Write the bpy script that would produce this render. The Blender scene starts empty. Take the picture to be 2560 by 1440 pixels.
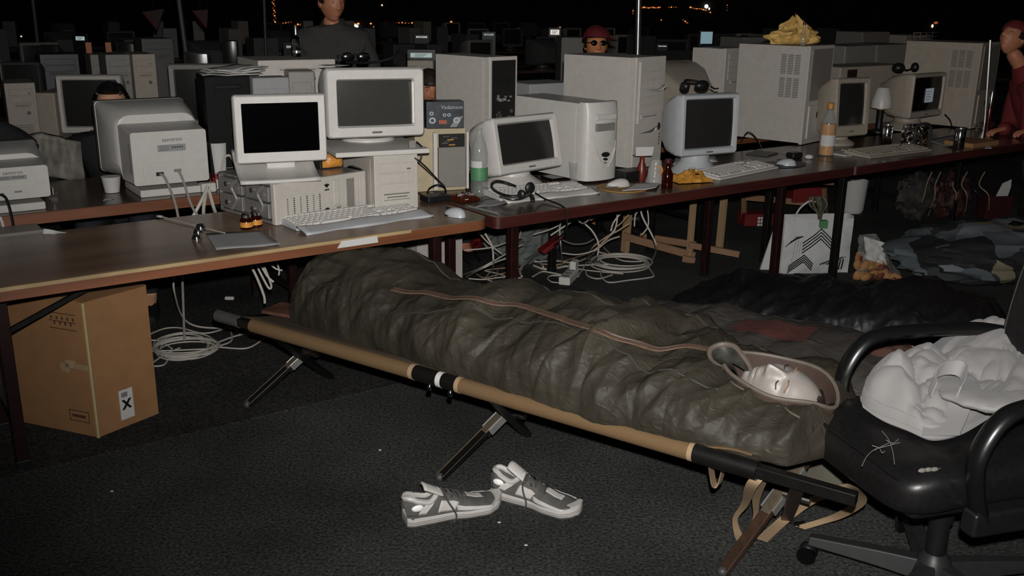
import bpy, math, random
import numpy as np
from mathutils import Vector, Matrix, noise
random.seed(11)
sc = bpy.context.scene
col = sc.collection
rad = math.radians

# ---------------------------------------------------------------- camera
CF, CP, CR, CH = 2400.0, math.atan(720 / 2400.0), rad(0.8), 1.6
_F = np.array([0, math.cos(CP), -math.sin(CP)]); _U0 = np.array([0, math.sin(CP), math.cos(CP)]); _R0 = np.array([1.0, 0, 0])
_R = _R0 * math.cos(CR) + _U0 * math.sin(CR); _U = _U0 * math.cos(CR) - _R0 * math.sin(CR)
_o = np.array([0, 0, CH])
cd_ = bpy.data.cameras.new('camera'); cam = bpy.data.objects.new('camera', cd_); col.objects.link(cam)
cd_.sensor_width = 36; cd_.lens = CF / 2560 * 36; cd_.clip_end = 200; cd_.clip_start = 0.05
m = Matrix.Identity(4)
for i in range(3):
    m[i][0] = _R[i]; m[i][1] = _U[i]; m[i][2] = -_F[i]; m[i][3] = _o[i]
cam.matrix_world = m
sc.camera = cam
# ---------------------------------------------------------------- world, flash, exposure
w = bpy.data.worlds.new('night'); sc.world = w; w.use_nodes = True
w.node_tree.nodes['Background'].inputs[0].default_value = (0.9, 0.92, 1.0, 1)
w.node_tree.nodes['Background'].inputs[1].default_value = 0.010
fl = bpy.data.lights.new('camera_flash', 'SPOT'); fl.energy = 690; fl.spot_size = rad(116); fl.spot_blend = 1.0; fl.shadow_soft_size = 0.015
fl.color = (1.0, 0.985, 0.965)
flo = bpy.data.objects.new('camera_flash', fl); col.objects.link(flo)
flo.location = (0.02, 0.02, CH + 0.10); flo.rotation_euler = (rad(90 + 5.0), 0, rad(-9))
rl = bpy.data.lights.new('red_lamp', 'POINT'); rl.energy = 2.5; rl.color = (1, 0.1, 0.06); rl.shadow_soft_size = 0.1
rlo = bpy.data.objects.new('red_lamp', rl); col.objects.link(rlo); rlo.location = (6.0, 9.0, 2.6)
sc.view_settings.view_transform = 'Standard'
try: sc.view_settings.look = 'None'
except Exception: pass
sc.view_settings.gamma = 1; sc.view_settings.use_curve_mapping = False
sc.view_settings.exposure = 0.0

# ---------------------------------------------------------------- where things stand
T = 0.72
def ray(x, y): return _F + _R * (x - 1280) / CF + _U * (720 - y) / CF
def P(x, y, z):
    d = ray(x, y); t = (z - CH) / d[2]; return Vector(_o + d * t)
def PY(x, y, Y):
    d = ray(x, y); return Vector(_o + d * Y / d[1])
def px(p):
    v = np.array(p) - _o; c = v @ _F; return 1280 + CF * (v @ _R) / c, 720 - CF * (v @ _U) / c
ROW = 36.1
ud = Vector((math.cos(rad(ROW)), math.sin(rad(ROW)), 0)); vd = Vector((-math.sin(rad(ROW)), math.cos(rad(ROW)), 0))
OR = Vector((-0.08, 3.955, 0))
def UV(u, v, z=0): q = OR + ud * u + vd * v; return Vector((q.x, q.y, z))
def V_of(p): return (Vector((p[0], p[1], 0)) - OR).dot(vd)
def U_of(p): return (Vector((p[0], p[1], 0)) - OR).dot(ud)
def R(pxx, v, z=T):
    """the point at depth v of the table row, height z, that lies on a sight line of column pxx"""
    lo, hi = -6.0, 16.0
    for _ in range(50):
        mid = (lo + hi) / 2
        if px(UV(mid, v, z))[0] < pxx: lo = mid
        else: hi = mid
    return UV(mid, v, z)
def wid(p, yaw, frx):
    """width along the yaw direction from corner p so that it ends on sight column frx"""
    d = Vector((math.cos(rad(yaw)), math.sin(rad(yaw)), 0)); lo, hi = 0.01, 3.0
    for _ in range(40):
        mid = (lo + hi) / 2
        if px(p + d * mid)[0] < frx: lo = mid
        else: hi = mid
    return mid
def hgt(p, topy): return PY(px(p)[0], topy, p.y).z - p.z
def Rz(a): return Matrix.Rotation(rad(a), 4, 'Z')
def Tr(x, y, z): return Matrix.Translation((x, y, z))

# ---------------------------------------------------------------- materials
def lin(c):
    c = c / 255.0
    return c / 12.92 if c <= 0.04045 else ((c + 0.055) / 1.055) ** 2.4
MATS = {}
def mat(name, rgb, rough=0.5, metal=0.0, var=0.10, scale=30.0, bump=0.0, spec=0.5, trans=0.0, emit=None, coat=0.0, ior=1.45, alpha=1.0, stretch=None, detail=4, sheen=0.0):
    if name in MATS: return MATS[name]
    M = bpy.data.materials.new(name); M.use_nodes = True; nt = M.node_tree; n = nt.nodes; L = nt.links
    b = n['Principled BSDF']
    c = [lin(x) for x in rgb]
    tc = n.new('ShaderNodeTexCoord'); mp = n.new('ShaderNodeMapping'); L.new(tc.outputs['Object'], mp.inputs[0])
    if stretch: mp.inputs['Scale'].default_value = stretch
    nz = n.new('ShaderNodeTexNoise'); nz.inputs['Scale'].default_value = scale; nz.inputs['Detail'].default_value = detail; L.new(mp.outputs[0], nz.inputs['Vector'])
    rp = n.new('ShaderNodeValToRGB'); L.new(nz.outputs[0], rp.inputs[0])
    rp.color_ramp.elements[0].position = 0.3; rp.color_ramp.elements[1].position = 0.7
    rp.color_ramp.elements[0].color = (*[x * (1 - var) for x in c], 1); rp.color_ramp.elements[1].color = (*[min(1, x * (1 + var)) for x in c], 1)
    L.new(rp.outputs[0], b.inputs['Base Color'])
    b.inputs['Roughness'].default_value = rough; b.inputs['Metallic'].default_value = metal
    b.inputs['Specular IOR Level'].default_value = spec; b.inputs['IOR'].default_value = ior
    b.inputs['Transmission Weight'].default_value = trans; b.inputs['Coat Weight'].default_value = coat; b.inputs['Alpha'].default_value = alpha
    if sheen: b.inputs['Sheen Weight'].default_value = sheen
    if bump:
        bp = n.new('ShaderNodeBump'); bp.inputs['Strength'].default_value = bump; bp.inputs['Distance'].default_value = 0.004
        L.new(nz.outputs[0], bp.inputs['Height']); L.new(bp.outputs[0], b.inputs['Normal'])
    if emit:
        b.inputs['Emission Color'].default_value = (*[lin(x) for x in emit[:3]], 1); b.inputs['Emission Strength'].default_value = emit[3]
    MATS[name] = M; return M
beige = mat('beige_plastic', (176, 170, 162), 0.45, var=0.05)
white = mat('white_plastic', (188, 184, 178), 0.40, var=0.04)
bluegrey = mat('silver_plastic', (168, 170, 172), 0.35, var=0.04)
greyp = mat('grey_plastic', (120, 116, 110), 0.45, var=0.06)
yellowed = mat('yellowed_plastic', (164, 150, 122), 0.5, var=0.07)
oldbeige = mat('aged_beige_plastic', (150, 140, 126), 0.5, var=0.07)
darkgrey = mat('dark_grey_plastic', (70, 69, 68), 0.45, var=0.08)
black = mat('black_plastic', (22, 22, 23), 0.4, var=0.15)
blackgloss = mat('black_gloss', (10, 10, 11), 0.12, var=0.1)
slot = mat('recess_black', (12, 11, 10), 0.7)
line = mat('joint_grey', (92, 88, 82), 0.6)
scr_black = mat('glass_screen_black', (4, 4, 5), 0.10, var=0.1, spec=0.3)
scr_grey = mat('glass_screen_grey', (56, 55, 52), 0.22, var=0.05, spec=0.4)
scr_dk = mat('glass_screen_charcoal', (38, 37, 36), 0.2, var=0.05, spec=0.4)
metal = mat('bright_steel', (190, 188, 184), 0.28, 1.0, var=0.1)
galv = mat('galvanised_sheet', (172, 170, 166), 0.33, 0.7, var=0.12, scale=18, bump=0.1)
chrome = mat('chrome', (215, 213, 210), 0.12, 1.0)
paperm = mat('paper', (186, 184, 180), 0.8, var=0.03)
papergrey = mat('grey_paper', (140, 140, 140), 0.8, var=0.04)
card = mat('corrugated_card', (140, 102, 66), 0.85, var=0.07, scale=14, bump=0.05)
cardedge = mat('card_edge', (160, 140, 98), 0.85, var=0.06)
print_brown = mat('brown_print', (74, 44, 30), 0.85)
cablew = mat('white_cable', (176, 170, 160), 0.45, var=0.06)
cablet = mat('tan_cable', (158, 134, 108), 0.5, var=0.08)
cableb = mat('black_cable', (14, 13, 13), 0.45)
glass = mat('clear_glass', (235, 238, 236), 0.03, trans=1.0, ior=1.15, var=0.0)
pet = mat('clear_plastic', (170, 176, 172), 0.08, var=0.3, scale=20, alpha=0.20, spec=1.0)
brownglass = mat('brown_glass', (70, 22, 10), 0.08, trans=0.75, ior=1.3, var=0.05)
skin = mat('skin', (196, 148, 116), 0.5, var=0.05, scale=60)
palesk = mat('pale_skin', (130, 124, 118), 0.45, var=0.04, scale=50)
blackmatte = mat('matte_black', (7, 7, 7), 0.6, spec=0.15)
red = mat('red_cloth', (96, 20, 26), 0.8, var=0.1)
tan = mat('tan_canvas', (98, 76, 49), 0.85, var=0.08, scale=220, bump=0.15)
webb = mat('tan_webbing', (146, 122, 94), 0.85, var=0.08, scale=260, bump=0.2)
pine = mat('pine_wood', (150, 124, 92), 0.6, var=0.14, scale=16, stretch=(1, 1, 0.12))
pineh = mat('pine_wood_brace', (122, 90, 64), 0.6, var=0.16, scale=16, stretch=(0.12, 1, 1))
blackpaint = mat('black_painted_wood', (17, 16, 15), 0.35, var=0.2)
rust = mat('dark_red_steel', (30, 13, 12), 0.35, var=0.25, scale=24)
orange = mat('amber_plastic', (190, 128, 54), 0.45, var=0.2, scale=24)

def wood_top():
    M = mat('varnished_wood', (112, 88, 70), 0.28, var=0.45, scale=3.2, stretch=(0.35, 2.2, 1), detail=8, bump=0.03, spec=0.45)
    return M
woodtop = wood_top()
wooddark = mat('dark_varnished_wood', (72, 54, 45), 0.22, var=0.35, scale=3.5, stretch=(0.35, 2.2, 1), detail=8)
woodedge = mat('wood_edge', (112, 68, 44), 0.45, var=0.3, scale=7, stretch=(0.25, 1, 3), detail=6)
woodedger = mat('red_wood_edge', (62, 28, 24), 0.4, var=0.3, scale=7, stretch=(0.25, 1, 3), detail=6)
wornedge = mat('worn_wood_edge', (150, 128, 92), 0.55, var=0.35, scale=12, stretch=(0.3, 1, 2), detail=7)

# ---------------------------------------------------------------- mesh building
class MB:
    def __init__(s): s.v = []; s.f = []; s.mi = []; s.M = Matrix.Identity(4); s.cur = 0
    def add(s, vs, fs):
        o = len(s.v); s.v += [tuple(s.M @ Vector(v)) for v in vs]; s.f += [tuple(i + o for i in f) for f in fs]; s.mi += [s.cur] * len(fs); return s
    def box(s, x0, x1, y0, y1, z0, z1):
        return s.add([(x0, y0, z0), (x1, y0, z0), (x1, y1, z0), (x0, y1, z0), (x0, y0, z1), (x1, y0, z1), (x1, y1, z1), (x0, y1, z1)],
                     [(0, 3, 2, 1), (4, 5, 6, 7), (0, 1, 5, 4), (1, 2, 6, 5), (2, 3, 7, 6), (3, 0, 4, 7)])
    def loft(s, loops, cap0=True, cap1=True, closed=True):
        n = len(loops[0]); vs = [p for lp in loops for p in lp]; fs = []
        for k in range(len(loops) - 1):
            for i in range(n if closed else n - 1):
                j = (i + 1) % n; fs.append((k * n + i, k * n + j, (k + 1) * n + j, (k + 1) * n + i))
        if cap0: fs.append(tuple(range(n - 1, -1, -1)))
        if cap1: fs.append(tuple((len(loops) - 1) * n + i for i in range(n)))
        return s.add(vs, fs)
    def lathe(s, prof, n=20, c=(0, 0, 0)):
        return s.loft([[(c[0] + r * math.cos(2 * math.pi * i / n), c[1] + r * math.sin(2 * math.pi * i / n), c[2] + z) for i in range(n)] for r, z in prof])
    def tube(s, pts, r, n=7, sm=0, closed=False, taper=None, cap=True):
        pts = [Vector(p) for p in pts]
        if sm: pts = spline(pts, sm, closed)
        k = len(pts); loops = []; up = None
        for i, p in enumerate(pts):
            a = pts[(i - 1) % k] if closed or i > 0 else p; b = pts[(i + 1) % k] if closed or i < k - 1 else p
            t = (b - a); t = t.normalized() if t.length > 1e-9 else Vector((0, 0, 1))
            if up is None: up = Vector((0, 0, 1)) if abs(t.z) < 0.9 else Vector((1, 0, 0))
            x = t.cross(up)
            if x.length < 1e-6: x = t.cross(Vector((0.3, 0.9, 0.1)))
            x.normalize(); y = x.cross(t); up = y
            rr = r * (taper[i * (len(taper) - 1) // max(1, k - 1)] if taper else 1)
            loops.append([p + x * rr * math.cos(2 * math.pi * j / n) + y * rr * math.sin(2 * math.pi * j / n) for j in range(n)])
        if closed: return s.loft(loops + [loops[0]], False, False)
        return s.loft(loops, cap, cap)
    def bar(s, a, b, w, t, up=(0, 0, 1)):
        a = Vector(a); b = Vector(b); d = (b - a).normalized(); u = Vector(up)
        x = d.cross(u); x = x if x.length > 1e-4 else d.cross(Vector((1, 0, 0))); x.normalize(); y = x.cross(d)
        lp = lambda p: [p + x * w / 2 + y * t / 2, p - x * w / 2 + y * t / 2, p - x * w / 2 - y * t / 2, p + x * w / 2 - y * t / 2]
        return s.loft([lp(a), lp(b)])
    def ribbon(s, pts, wv, th=0.003, sm=6):
        """a flat strap along pts; wv gives the width direction at each point (a vector, or a list)"""
        pts = [Vector(p) for p in pts]; wl = [Vector(q) for q in (wv if isinstance(wv, list) else [wv] * len(pts))]
        if sm: pts = spline(pts, sm); wl = spline(wl, sm)
        loops = []
        for i, p in enumerate(pts):
            t = (pts[min(i + 1, len(pts) - 1)] - pts[max(i - 1, 0)]).normalized(); ww = wl[i]; nn = t.cross(ww)
            nn = nn.normalized() * th / 2 if nn.length > 1e-6 else Vector((0, 0, th / 2))
            loops.append([p + ww / 2 + nn, p - ww / 2 + nn, p - ww / 2 - nn, p + ww / 2 - nn])
        return s.loft(loops)
    def grid(s, nu, nv, fn, cu=False, cv=False):
        vs = [fn(i / (nu if cu else nu - 1), j / (nv if cv else nv - 1)) for i in range(nu) for j in range(nv)]; fs = []
        for i in range(nu if cu else nu - 1):
            for j in range(nv if cv else nv - 1):
                a, b = (i + 1) % nu, (j + 1) % nv; fs.append((i * nv + j, a * nv + j, a * nv + b, i * nv + b))
        return s.add(vs, fs)
    def sphere(s, c, r, n=14, k=9):
        r = r if isinstance(r, (tuple, list)) else (r, r, r); lp = []
        for j in range(k + 1):
            ph = math.pi * (j / k); q = max(math.sin(ph), 0.02)
            lp.append([(c[0] + r[0] * q * math.cos(2 * math.pi * i / n), c[1] + r[1] * q * math.sin(2 * math.pi * i / n), c[2] - r[2] * math.cos(ph)) for i in range(n)])
        return s.loft(lp)
    def mesh(s, name):
        me = bpy.data.meshes.new(name); me.from_pydata(s.v, [], s.f); me.update()
        if any(s.mi): me.polygons.foreach_set('material_index', s.mi)
        return me
def spline(pts, sm, closed=False):
    out = []; n = len(pts)
    for i in range(n if closed else n - 1):
        g = (lambda k: pts[k % n]) if closed else (lambda k: pts[max(0, min(n - 1, k))])
        p0, p1, p2, p3 = g(i - 1), g(i), g(i + 1), g(i + 2)
        for k in range(sm):
            t = k / sm
            out.append(0.5 * ((2 * p1) + (p2 - p0) * t + (2 * p0 - 5 * p1 + 4 * p2 - p3) * t * t + (3 * p1 - p0 - 3 * p2 + p3) * t ** 3))
    if not closed: out.append(pts[-1])
    return out
def finish(o, bevel, smooth):
    me = o.data
    if smooth: 
        me.shade_smooth()
        try: me.set_sharp_from_angle(angle=rad(38))
        except Exception: pass
    if bevel:
        b = o.modifiers.new('bevel', 'BEVEL'); b.width = bevel; b.segments = 2; b.limit_method = 'ANGLE'; b.angle_limit = rad(40)
        b.harden_normals = bool(smooth)
def obj(mb, name, m, parent=None, bevel=0, smooth=True, label=None, kind=None):
    o = bpy.data.objects.new(name, mb.mesh(name) if isinstance(mb, MB) else mb); col.objects.link(o)
    for q in (m if isinstance(m, (list, tuple)) else [m]): o.data.materials.append(q)
    finish(o, bevel, smooth)
    if parent is not None: o.parent = parent
    if label: o['label'] = label
    if kind: o['kind'] = kind
    return o
def tag(o, label, cat, group=None, kind=None):
    o['label'] = label; o['category'] = cat
    if group: o['group'] = group
    if kind: o['kind'] = kind
    return o
def thing(name, label, cat, loc=(0, 0, 0), yaw=0, group=None):
    o = bpy.data.objects.new(name, None); col.objects.link(o); o.location = loc; o.rotation_euler = (0, 0, rad(yaw)); o.empty_display_size = 0.1
    return tag(o, label, cat, group)
def solo(mb, name, m, label, cat, loc=(0, 0, 0), yaw=0, group=None, bevel=0, smooth=True, kind=None):
    o = obj(mb, name, m, None, bevel, smooth); o.location = loc; o.rotation_euler = (0, 0, rad(yaw)); return tag(o, label, cat, group, kind)
def struct(mb, name, m, bevel=0, smooth=False):
    o = obj(mb, name, m, None, bevel, smooth); o['kind'] = 'structure'; return o
def copy_tree(o, parent=None):
    c = o.copy(); col.objects.link(c); c.parent = parent
    for ch in o.children: copy_tree(ch, c)
    return c
def text(s, size, name, m, parent, M, depth=0.0006, label=None):
    cu = bpy.data.curves.new('t', 'FONT'); cu.body = s; cu.size = size; cu.extrude = depth; cu.align_x = 'CENTER'; cu.align_y = 'CENTER'; cu.resolution_u = 2
    to = bpy.data.objects.new('t', cu); col.objects.link(to)
    me = bpy.data.meshes.new_from_object(to.evaluated_get(bpy.context.evaluated_depsgraph_get())); bpy.data.objects.remove(to); bpy.data.curves.remove(cu)
    me.transform(M); o = obj(me, name, m, parent, smooth=False, label=label); return o
FRONT = Matrix.Rotation(rad(90), 4, 'X')      # text that faces -y
def rrect(w, h, r, k=4, cx=0, cz=0, y=0):
    r = min(r, w / 2 - 1e-4, h / 2 - 1e-4); out = []
    for sx, sz, a0 in ((1, 1, 0), (-1, 1, 90), (-1, -1, 180), (1, -1, 270)):
        for i in range(k + 1):
            a = rad(a0 + 90 * i / k); out.append((cx + sx * (w / 2 - r) + r * math.cos(a), y, cz + sz * (h / 2 - r) + r * math.sin(a)))
    return out
def fb(x, y, z=0.0, o=4):
    return noise.fractal(Vector((x, y, z)), 1.0, 2.0, o)
def rid(x, y, z=0.0): return 1 - abs(noise.noise(Vector((x, y, z)))) * 2
# ---------------------------------------------------------------- things of many kinds
def crt(label, loc, yaw, w, h, d, m, tilt=0, scr=scr_dk, stand=0.06, group=None, bez=0.035, chin=0.06, shape='taper', lit=None, footw=0.7, name='crt_monitor', badge=True, rscale=0.62):
    t = thing(name, label, 'monitor', loc, yaw, group)
    Mt = Tr(0, 0, stand) @ Matrix.Rotation(rad(-tilt), 4, 'X')
    iw, ih = w - 2 * bez, h - bez - chin; cz = chin + ih / 2
    b = MB(); b.M = Mt
    L = [rrect(w, h, 0.018, cz=h / 2, y=0.06), rrect(w, h, 0.018, cz=h / 2, y=0.012), rrect(w - .016, h - .016, 0.014, cz=h / 2, y=0), rrect(iw + .014, ih + .014, 0.01, cz=cz, y=0.002), rrect(iw, ih, 0.006, cz=cz, y=0.02)]
    b.loft([l[::-1] for l in L], False, False); obj(b, 'bezel', m, t)
    s = MB(); s.M = Mt
    s.grid(9, 9, lambda a, q: ((a - .5) * iw, 0.021 - 0.010 * (1 - 2 * (a - .5) ** 2 - 2 * (q - .5) ** 2), cz + (q - .5) * ih)); so = obj(s, 'screen', scr, t)
    hb = MB(); hb.M = Mt
    if shape == 'taper':
        L = [(w * .985, h * .985, .06, h / 2, .02), (w * .985, h * .98, d * .32, h * .49, .03), (w * .93, h * .91, d * .58, h * .47, .05), (w * (rscale + .06), h * .68, d * .87, h * .43, .05), (w * rscale * .96, h * .58, d, h * .42, .04)]
    else:
        L = [(w * .985, h * .985, .06, h / 2, .02), (w * 1.0, h * .99, d * .24, h * .49, .05), (w * .985, h * .96, d * .46, h * .485, .08), (w * .92, h * .90, d * .60, h * .465, .08), (w * .865, h * .85, d * .645, h * .45, .06), (w * .84, h * .76, d * .65, h * .385, .012), (w * .80, h * .70, d, h * .36, .012)]
    hb.loft([rrect(a, c, r, cz=z, y=y)[::-1] for a, c, y, z, r in L], False, True); obj(hb, 'housing', m, t, smooth=True)
    if stand > 0.015:
        f = MB(); fy = d * .42; fw = w * footw / 2
        f.loft([[(fw * k * math.cos(a), fy + fw * .95 * k * math.sin(a), z) for a in [2 * math.pi * i / 24 for i in range(24)]] for k, z in ((1, 0), (1, .008), (.93, .016), (.6, stand * .6), (.55, stand + .02))]); obj(f, 'foot', m, t)
    if badge:
        k = MB(); k.M = Mt; k.box(-.022, .022, -.0012, .001, chin * .45 - .004, chin * .45 + .004); obj(k, 'badge', line, t, smooth=False)
        k = MB(); k.M = Mt; k.box(w * .36 - .012, w * .36 + .012, -.004, .001, chin * .42 - .006, chin * .42 + .006); obj(k, 'power_button', m, t, bevel=.002)
    if lit: lit(t, Mt, iw, ih, cz)
    return t
def lit_screen(cols, strength):
    def fn(t, Mt, iw, ih, cz):
        pass
    return fn
def tower(label, loc, yaw, w, h, d, m, fm=None, bays=4, floppy=1, style='plain', group=None, name='computer_tower', side_vents=False, detail=True):
    fm = fm or m; t = thing(name, label, 'computer', loc, yaw, group)
    c = MB(); c.box(-w / 2, w / 2, .022, d, .012, h); obj(c, 'case', m, t, bevel=.004)
    if detail:
        sg = MB()
        for sx in (-1, 1):
            sg.box(sx * w / 2 - .0015, sx * w / 2 + .0015, .05, d - .02, .03, h - .018)
        obj(sg, 'side_panel', m, t, bevel=.001)
    f = MB()
    if style == 'curved':
        n = 12; lp = []
        for z in (0.012, .03, h * .5, h * .9, h + .006):
            k = 0.055 if z < h * .95 else .035
            lp.append([(w / 2 * 1.02, .024, z)] + [(w / 2 * 1.02 * math.cos(math.pi * i / n), .004 - k * math.sin(math.pi * i / n) ** .7, z) for i in range(n + 1)] + [(-w / 2 * 1.02, .024, z)])
        f.loft(lp); obj(f, 'front_panel', fm, t)
        q = MB()
        q.M = Tr(0, -.052, 0)
        q.box(-w * .30, w * .30, -.004, .02, h * .80, h * .87); obj(q, 'drive_bay', fm, t, bevel=.004)
        q = MB(); q.box(-w * .30, w * .26, -.056, -.03, h * .66, h * .755); obj(q, 'drive_bay', greyp, t, bevel=.003)
        q = MB()
        for sx in (-1, 1):
            q.tube([(sx * w * .34, -.045, h * .52), (sx * w * .30, -.05, h * .42), (sx * w * .18, -.056, h * .28), (sx * w * .06, -.06, h * .20)], .006, sm=5, taper=[.4, 1, 1, .4])
        obj(q, 'styling_rib', fm, t)
        for nm, zz, r, mm in (('power_button', .36, .018, slot), ('reset_button', .30, .009, slot), ('indicator', .255, .006, greyp)):
            q = MB(); q.M = Tr(0, -.054, h * zz); q.loft([[(r * 1.4 * math.cos(a), -.006, r * .7 * math.sin(a)) for a in [2 * math.pi * i / 14 for i in range(14)]], [(r * 1.4 * math.cos(a), .02, r * .7 * math.sin(a)) for a in [2 * math.pi * i / 14 for i in range(14)]]]); obj(q, nm, mm, t)
        return t
    f.box(-w / 2 - .003, w / 2 + .003, 0, .024, .004, h + .003); obj(f, 'front_panel', fm, t, bevel=.005)
    if style == 'open':        # front cover missing: dark opening with boards
        q = MB(); q.box(-w / 2 + .012, w / 2 - .012, -.001, .02, .05, h - .016); obj(q, 'opening', slot, t, smooth=False)
        for k in range(5):
            z = h * (.25 + .13 * k); q = MB()
            for j in range(7):
                x = random.uniform(-w * .32, w * .25); zz = z + random.uniform(-.02, .02); q.box(x, x + random.uniform(.01, .035), -.006, .0, zz, zz + random.uniform(.006, .02))
            obj(q, 'circuit_board', [galv, darkgrey, darkgrey, metal, black][k], t, smooth=False)
        q = MB()
        for k in range(4):
            q.tube([(-w * .3 + k * .012, -.008, h * .36), (-w * .2 + k * .015, -.02, h * .33), (-w * .12 + k * .014, -.01, h * .25), (-w * .1 + k * .02, -.004, h * .18)], .004, sm=4)
        obj(q, 'ribbon_cable', cablew, t)
        return t
    z = h - .03
    for k in range(bays):
        q = MB(); q.box(-w * .40, w * .40, -.004, .01, z - .042, z - .002); bo = obj(q, 'drive_bay', fm, t, bevel=.002); z -= .0445
        if k == 0 and style != 'tall':
            q = MB(); q.box(w * .24, w * .33, -.006, 0, z + .012, z + .018); obj(q, 'eject_button', line, bo, smooth=False)
    for k in range(floppy):
        q = MB(); q.box(-w * .30, w * .30, -.004, .01, z - .026, z - .004); bo = obj(q, 'floppy_bay', fm, t, bevel=.002)
        q = MB(); q.box(-w * .24, w * .24, -.0048, 0, z - .016, z - .013); obj(q, 'floppy_slot', slot, bo, smooth=False); z -= .03
    if style == 'tall':
        q = MB(); q.box(-w * .43, -w * .37, -.012, .01, h * .42, h - .02); obj(q, 'bay_rail', fm, t, bevel=.002)
        q = MB(); q.loft([[(-w * .3, -.002, h * .33), (w * .05, -.006, h * .345), (w * .36, -.004, h * .385), (w * .1, -.004, h * .325)], [(-w * .3, .01, h * .33), (w * .05, .01, h * .345), (w * .36, .01, h * .385), (w * .1, .01, h * .325)]]); obj(q, 'styling_rib', line, t, smooth=False)
        q = MB(); q.sphere((w * .36, -.002, h * .372), (.012, .006, .022), 10, 6); obj(q, 'power_button', slot, t)
        q = MB(); q.sphere((w * .25, -.002, h * .352), (.01, .006, .01), 10, 6); obj(q, 'reset_button', paperm, t)
        for k in range(4):
            q = MB(); q.box(w * .36, w * .42, -.003, .01, h * (.20 + .03 * k), h * (.22 + .03 * k)); obj(q, 'indicator', greyp, t, smooth=False)
    elif style == 'server':
        q = MB(); q.box(-w * .40, w * .42, -.006, .01, h * .45, h * .97); obj(q, 'bay_cover', greyp if m is not greyp else darkgrey, t, bevel=.002)
        q = MB(); q.box(-w * .36, w * .26, -.010, .01, h * .06, h * .40); fo = obj(q, 'front_door', fm, t, bevel=.003)
        q = MB(); q.box(-w * .06, w * .03, -.013, 0, h * .27, h * .33); obj(q, 'lock', slot, fo, smooth=False)
        q = MB(); q.box(-w * .04, w * .02, -.012, 0, h * .335, h * .36); obj(q, 'indicator', line, fo, smooth=False)
    else:
        q = MB(); q.M = Tr(w * .2, -.002, z - .03) @ Matrix.Rotation(rad(90), 4, 'X'); q.lathe([(.011, 0), (.011, .003), (.008, .006)], 12); obj(q, 'power_button', line, t)
        q = MB()
        for k in range(5): q.box(-w * .30, w * .30, -.0012, .01, .05 + k * .012, .054 + k * .012)
        obj(q, 'vent', line, t, smooth=False)
    if side_vents:             # two square fields of punched slots on the side that faces the aisle
        for zc in (.83, .595):
            q = MB()
            for i in range(3):
                for k in range(12):
                    y0 = .06 + i * d * .095; zz = h * zc - .07 + k * .0105
                    q.box(-w / 2 - .0022, -w / 2 + .002, y0, y0 + d * .075, zz, zz + .0048)
            obj(q, 'vent_field', line, t, smooth=False)
    return t
_kc = {}
def keyboard(label, loc, yaw, w, d, m, km, rest=0, slope=5, group=None):
    t = thing('keyboard', label, 'keyboard', loc, yaw, group)
    c = MB(); hb = .03
    c.loft([[(x, rest, 0), (x, rest, .012), (x, rest + d, hb), (x, rest + d, 0)] for x in (-w / 2, w / 2)]); obj(c, 'case', m, t, bevel=.004)
    if rest:
        r = MB()
        def fn(a, b):
            x = (a - .5) * w * 1.0; k = 1 - .25 * math.cos((a - .5) * 2 * math.pi) * .6
            y = rest * (1 - b) * (0.72 + .28 * (math.cos((a - .5) * 4 * math.pi) * .5 + .5)); 
            return (x, rest - y - 0 if b < 1 else rest, .004 + .014 * math.sin(b * math.pi * .5) + .004 * math.cos((a - .5) * 4 * math.pi))
        r.grid(25, 7, fn); ro = obj(r, 'wrist_rest', m, t); ro.modifiers.new('solid', 'SOLIDIFY').thickness = .008
    u = (w - .024) / 22.6; kd = (d - .03) / 6.3; sl = math.atan((hb - .012) / d)
    def key(cx, row, ww, hh=1):
        kk = (round(ww, 2), round(u, 4), round(kd, 4), hh)
        if kk not in _kc:
            b = MB(); x = ww * u / 2 - .0012; y = kd * hh / 2 - .0012
            b.loft([[(-x, -y, 0), (x, -y, 0), (x, y, 0), (-x, y, 0)], [(-x * .82, -y * .75, .009), (x * .82, -y * .75, .009), (x * .82, y * .8, .009), (-x * .82, y * .8, .009)]])
            _kc[kk] = b.mesh('key'); _kc[kk].materials.append(km)
        o = bpy.data.objects.new('key', _kc[kk]); col.objects.link(o); o.parent = t
        yy = rest + .014 + kd * (row + .5 - (0 if hh == 1 else .5)) + (kd * .3 if row == 5 else 0)
        o.location = (-w / 2 + .012 + cx * u, yy, .011 + (yy - rest) * math.tan(sl)); o.rotation_euler = (sl, 0, 0)
    rows = [[1.5, 1.2, 1.3, 6, 1.3, 1.2, 1.2, 1.3], [2.3] + [1] * 10 + [2.7], [1.8] + [1] * 11 + [2.2], [1.5] + [1] * 12 + [1.5], [1] * 13 + [2], [1.4] + [1] * 13]
    for r_, rr in enumerate(rows):
        x = 0; sc_ = 15 / sum(rr)
        for ww in rr: key(x + ww * sc_ / 2, r_, ww * sc_); x += ww * sc_
    for r_ in (0, 2, 3, 5):
        for k in range(3): key(15.4 + k + .5, r_, 1)
    key(16.9, 1, 1)
    for r_ in range(5):
        for k in range(4):
            if r_ == 0 and k == 1: continue
            if k == 3 and r_ in (1, 3): continue
            if r_ == 0 and k == 0: key(18.6 + 1, r_, 2)
            elif k == 3 and r_ in (0, 2): key(18.6 + 3.5, r_ + 1, 1, 2)
            else: key(18.6 + k + .5, r_, 1)
    return t
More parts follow.
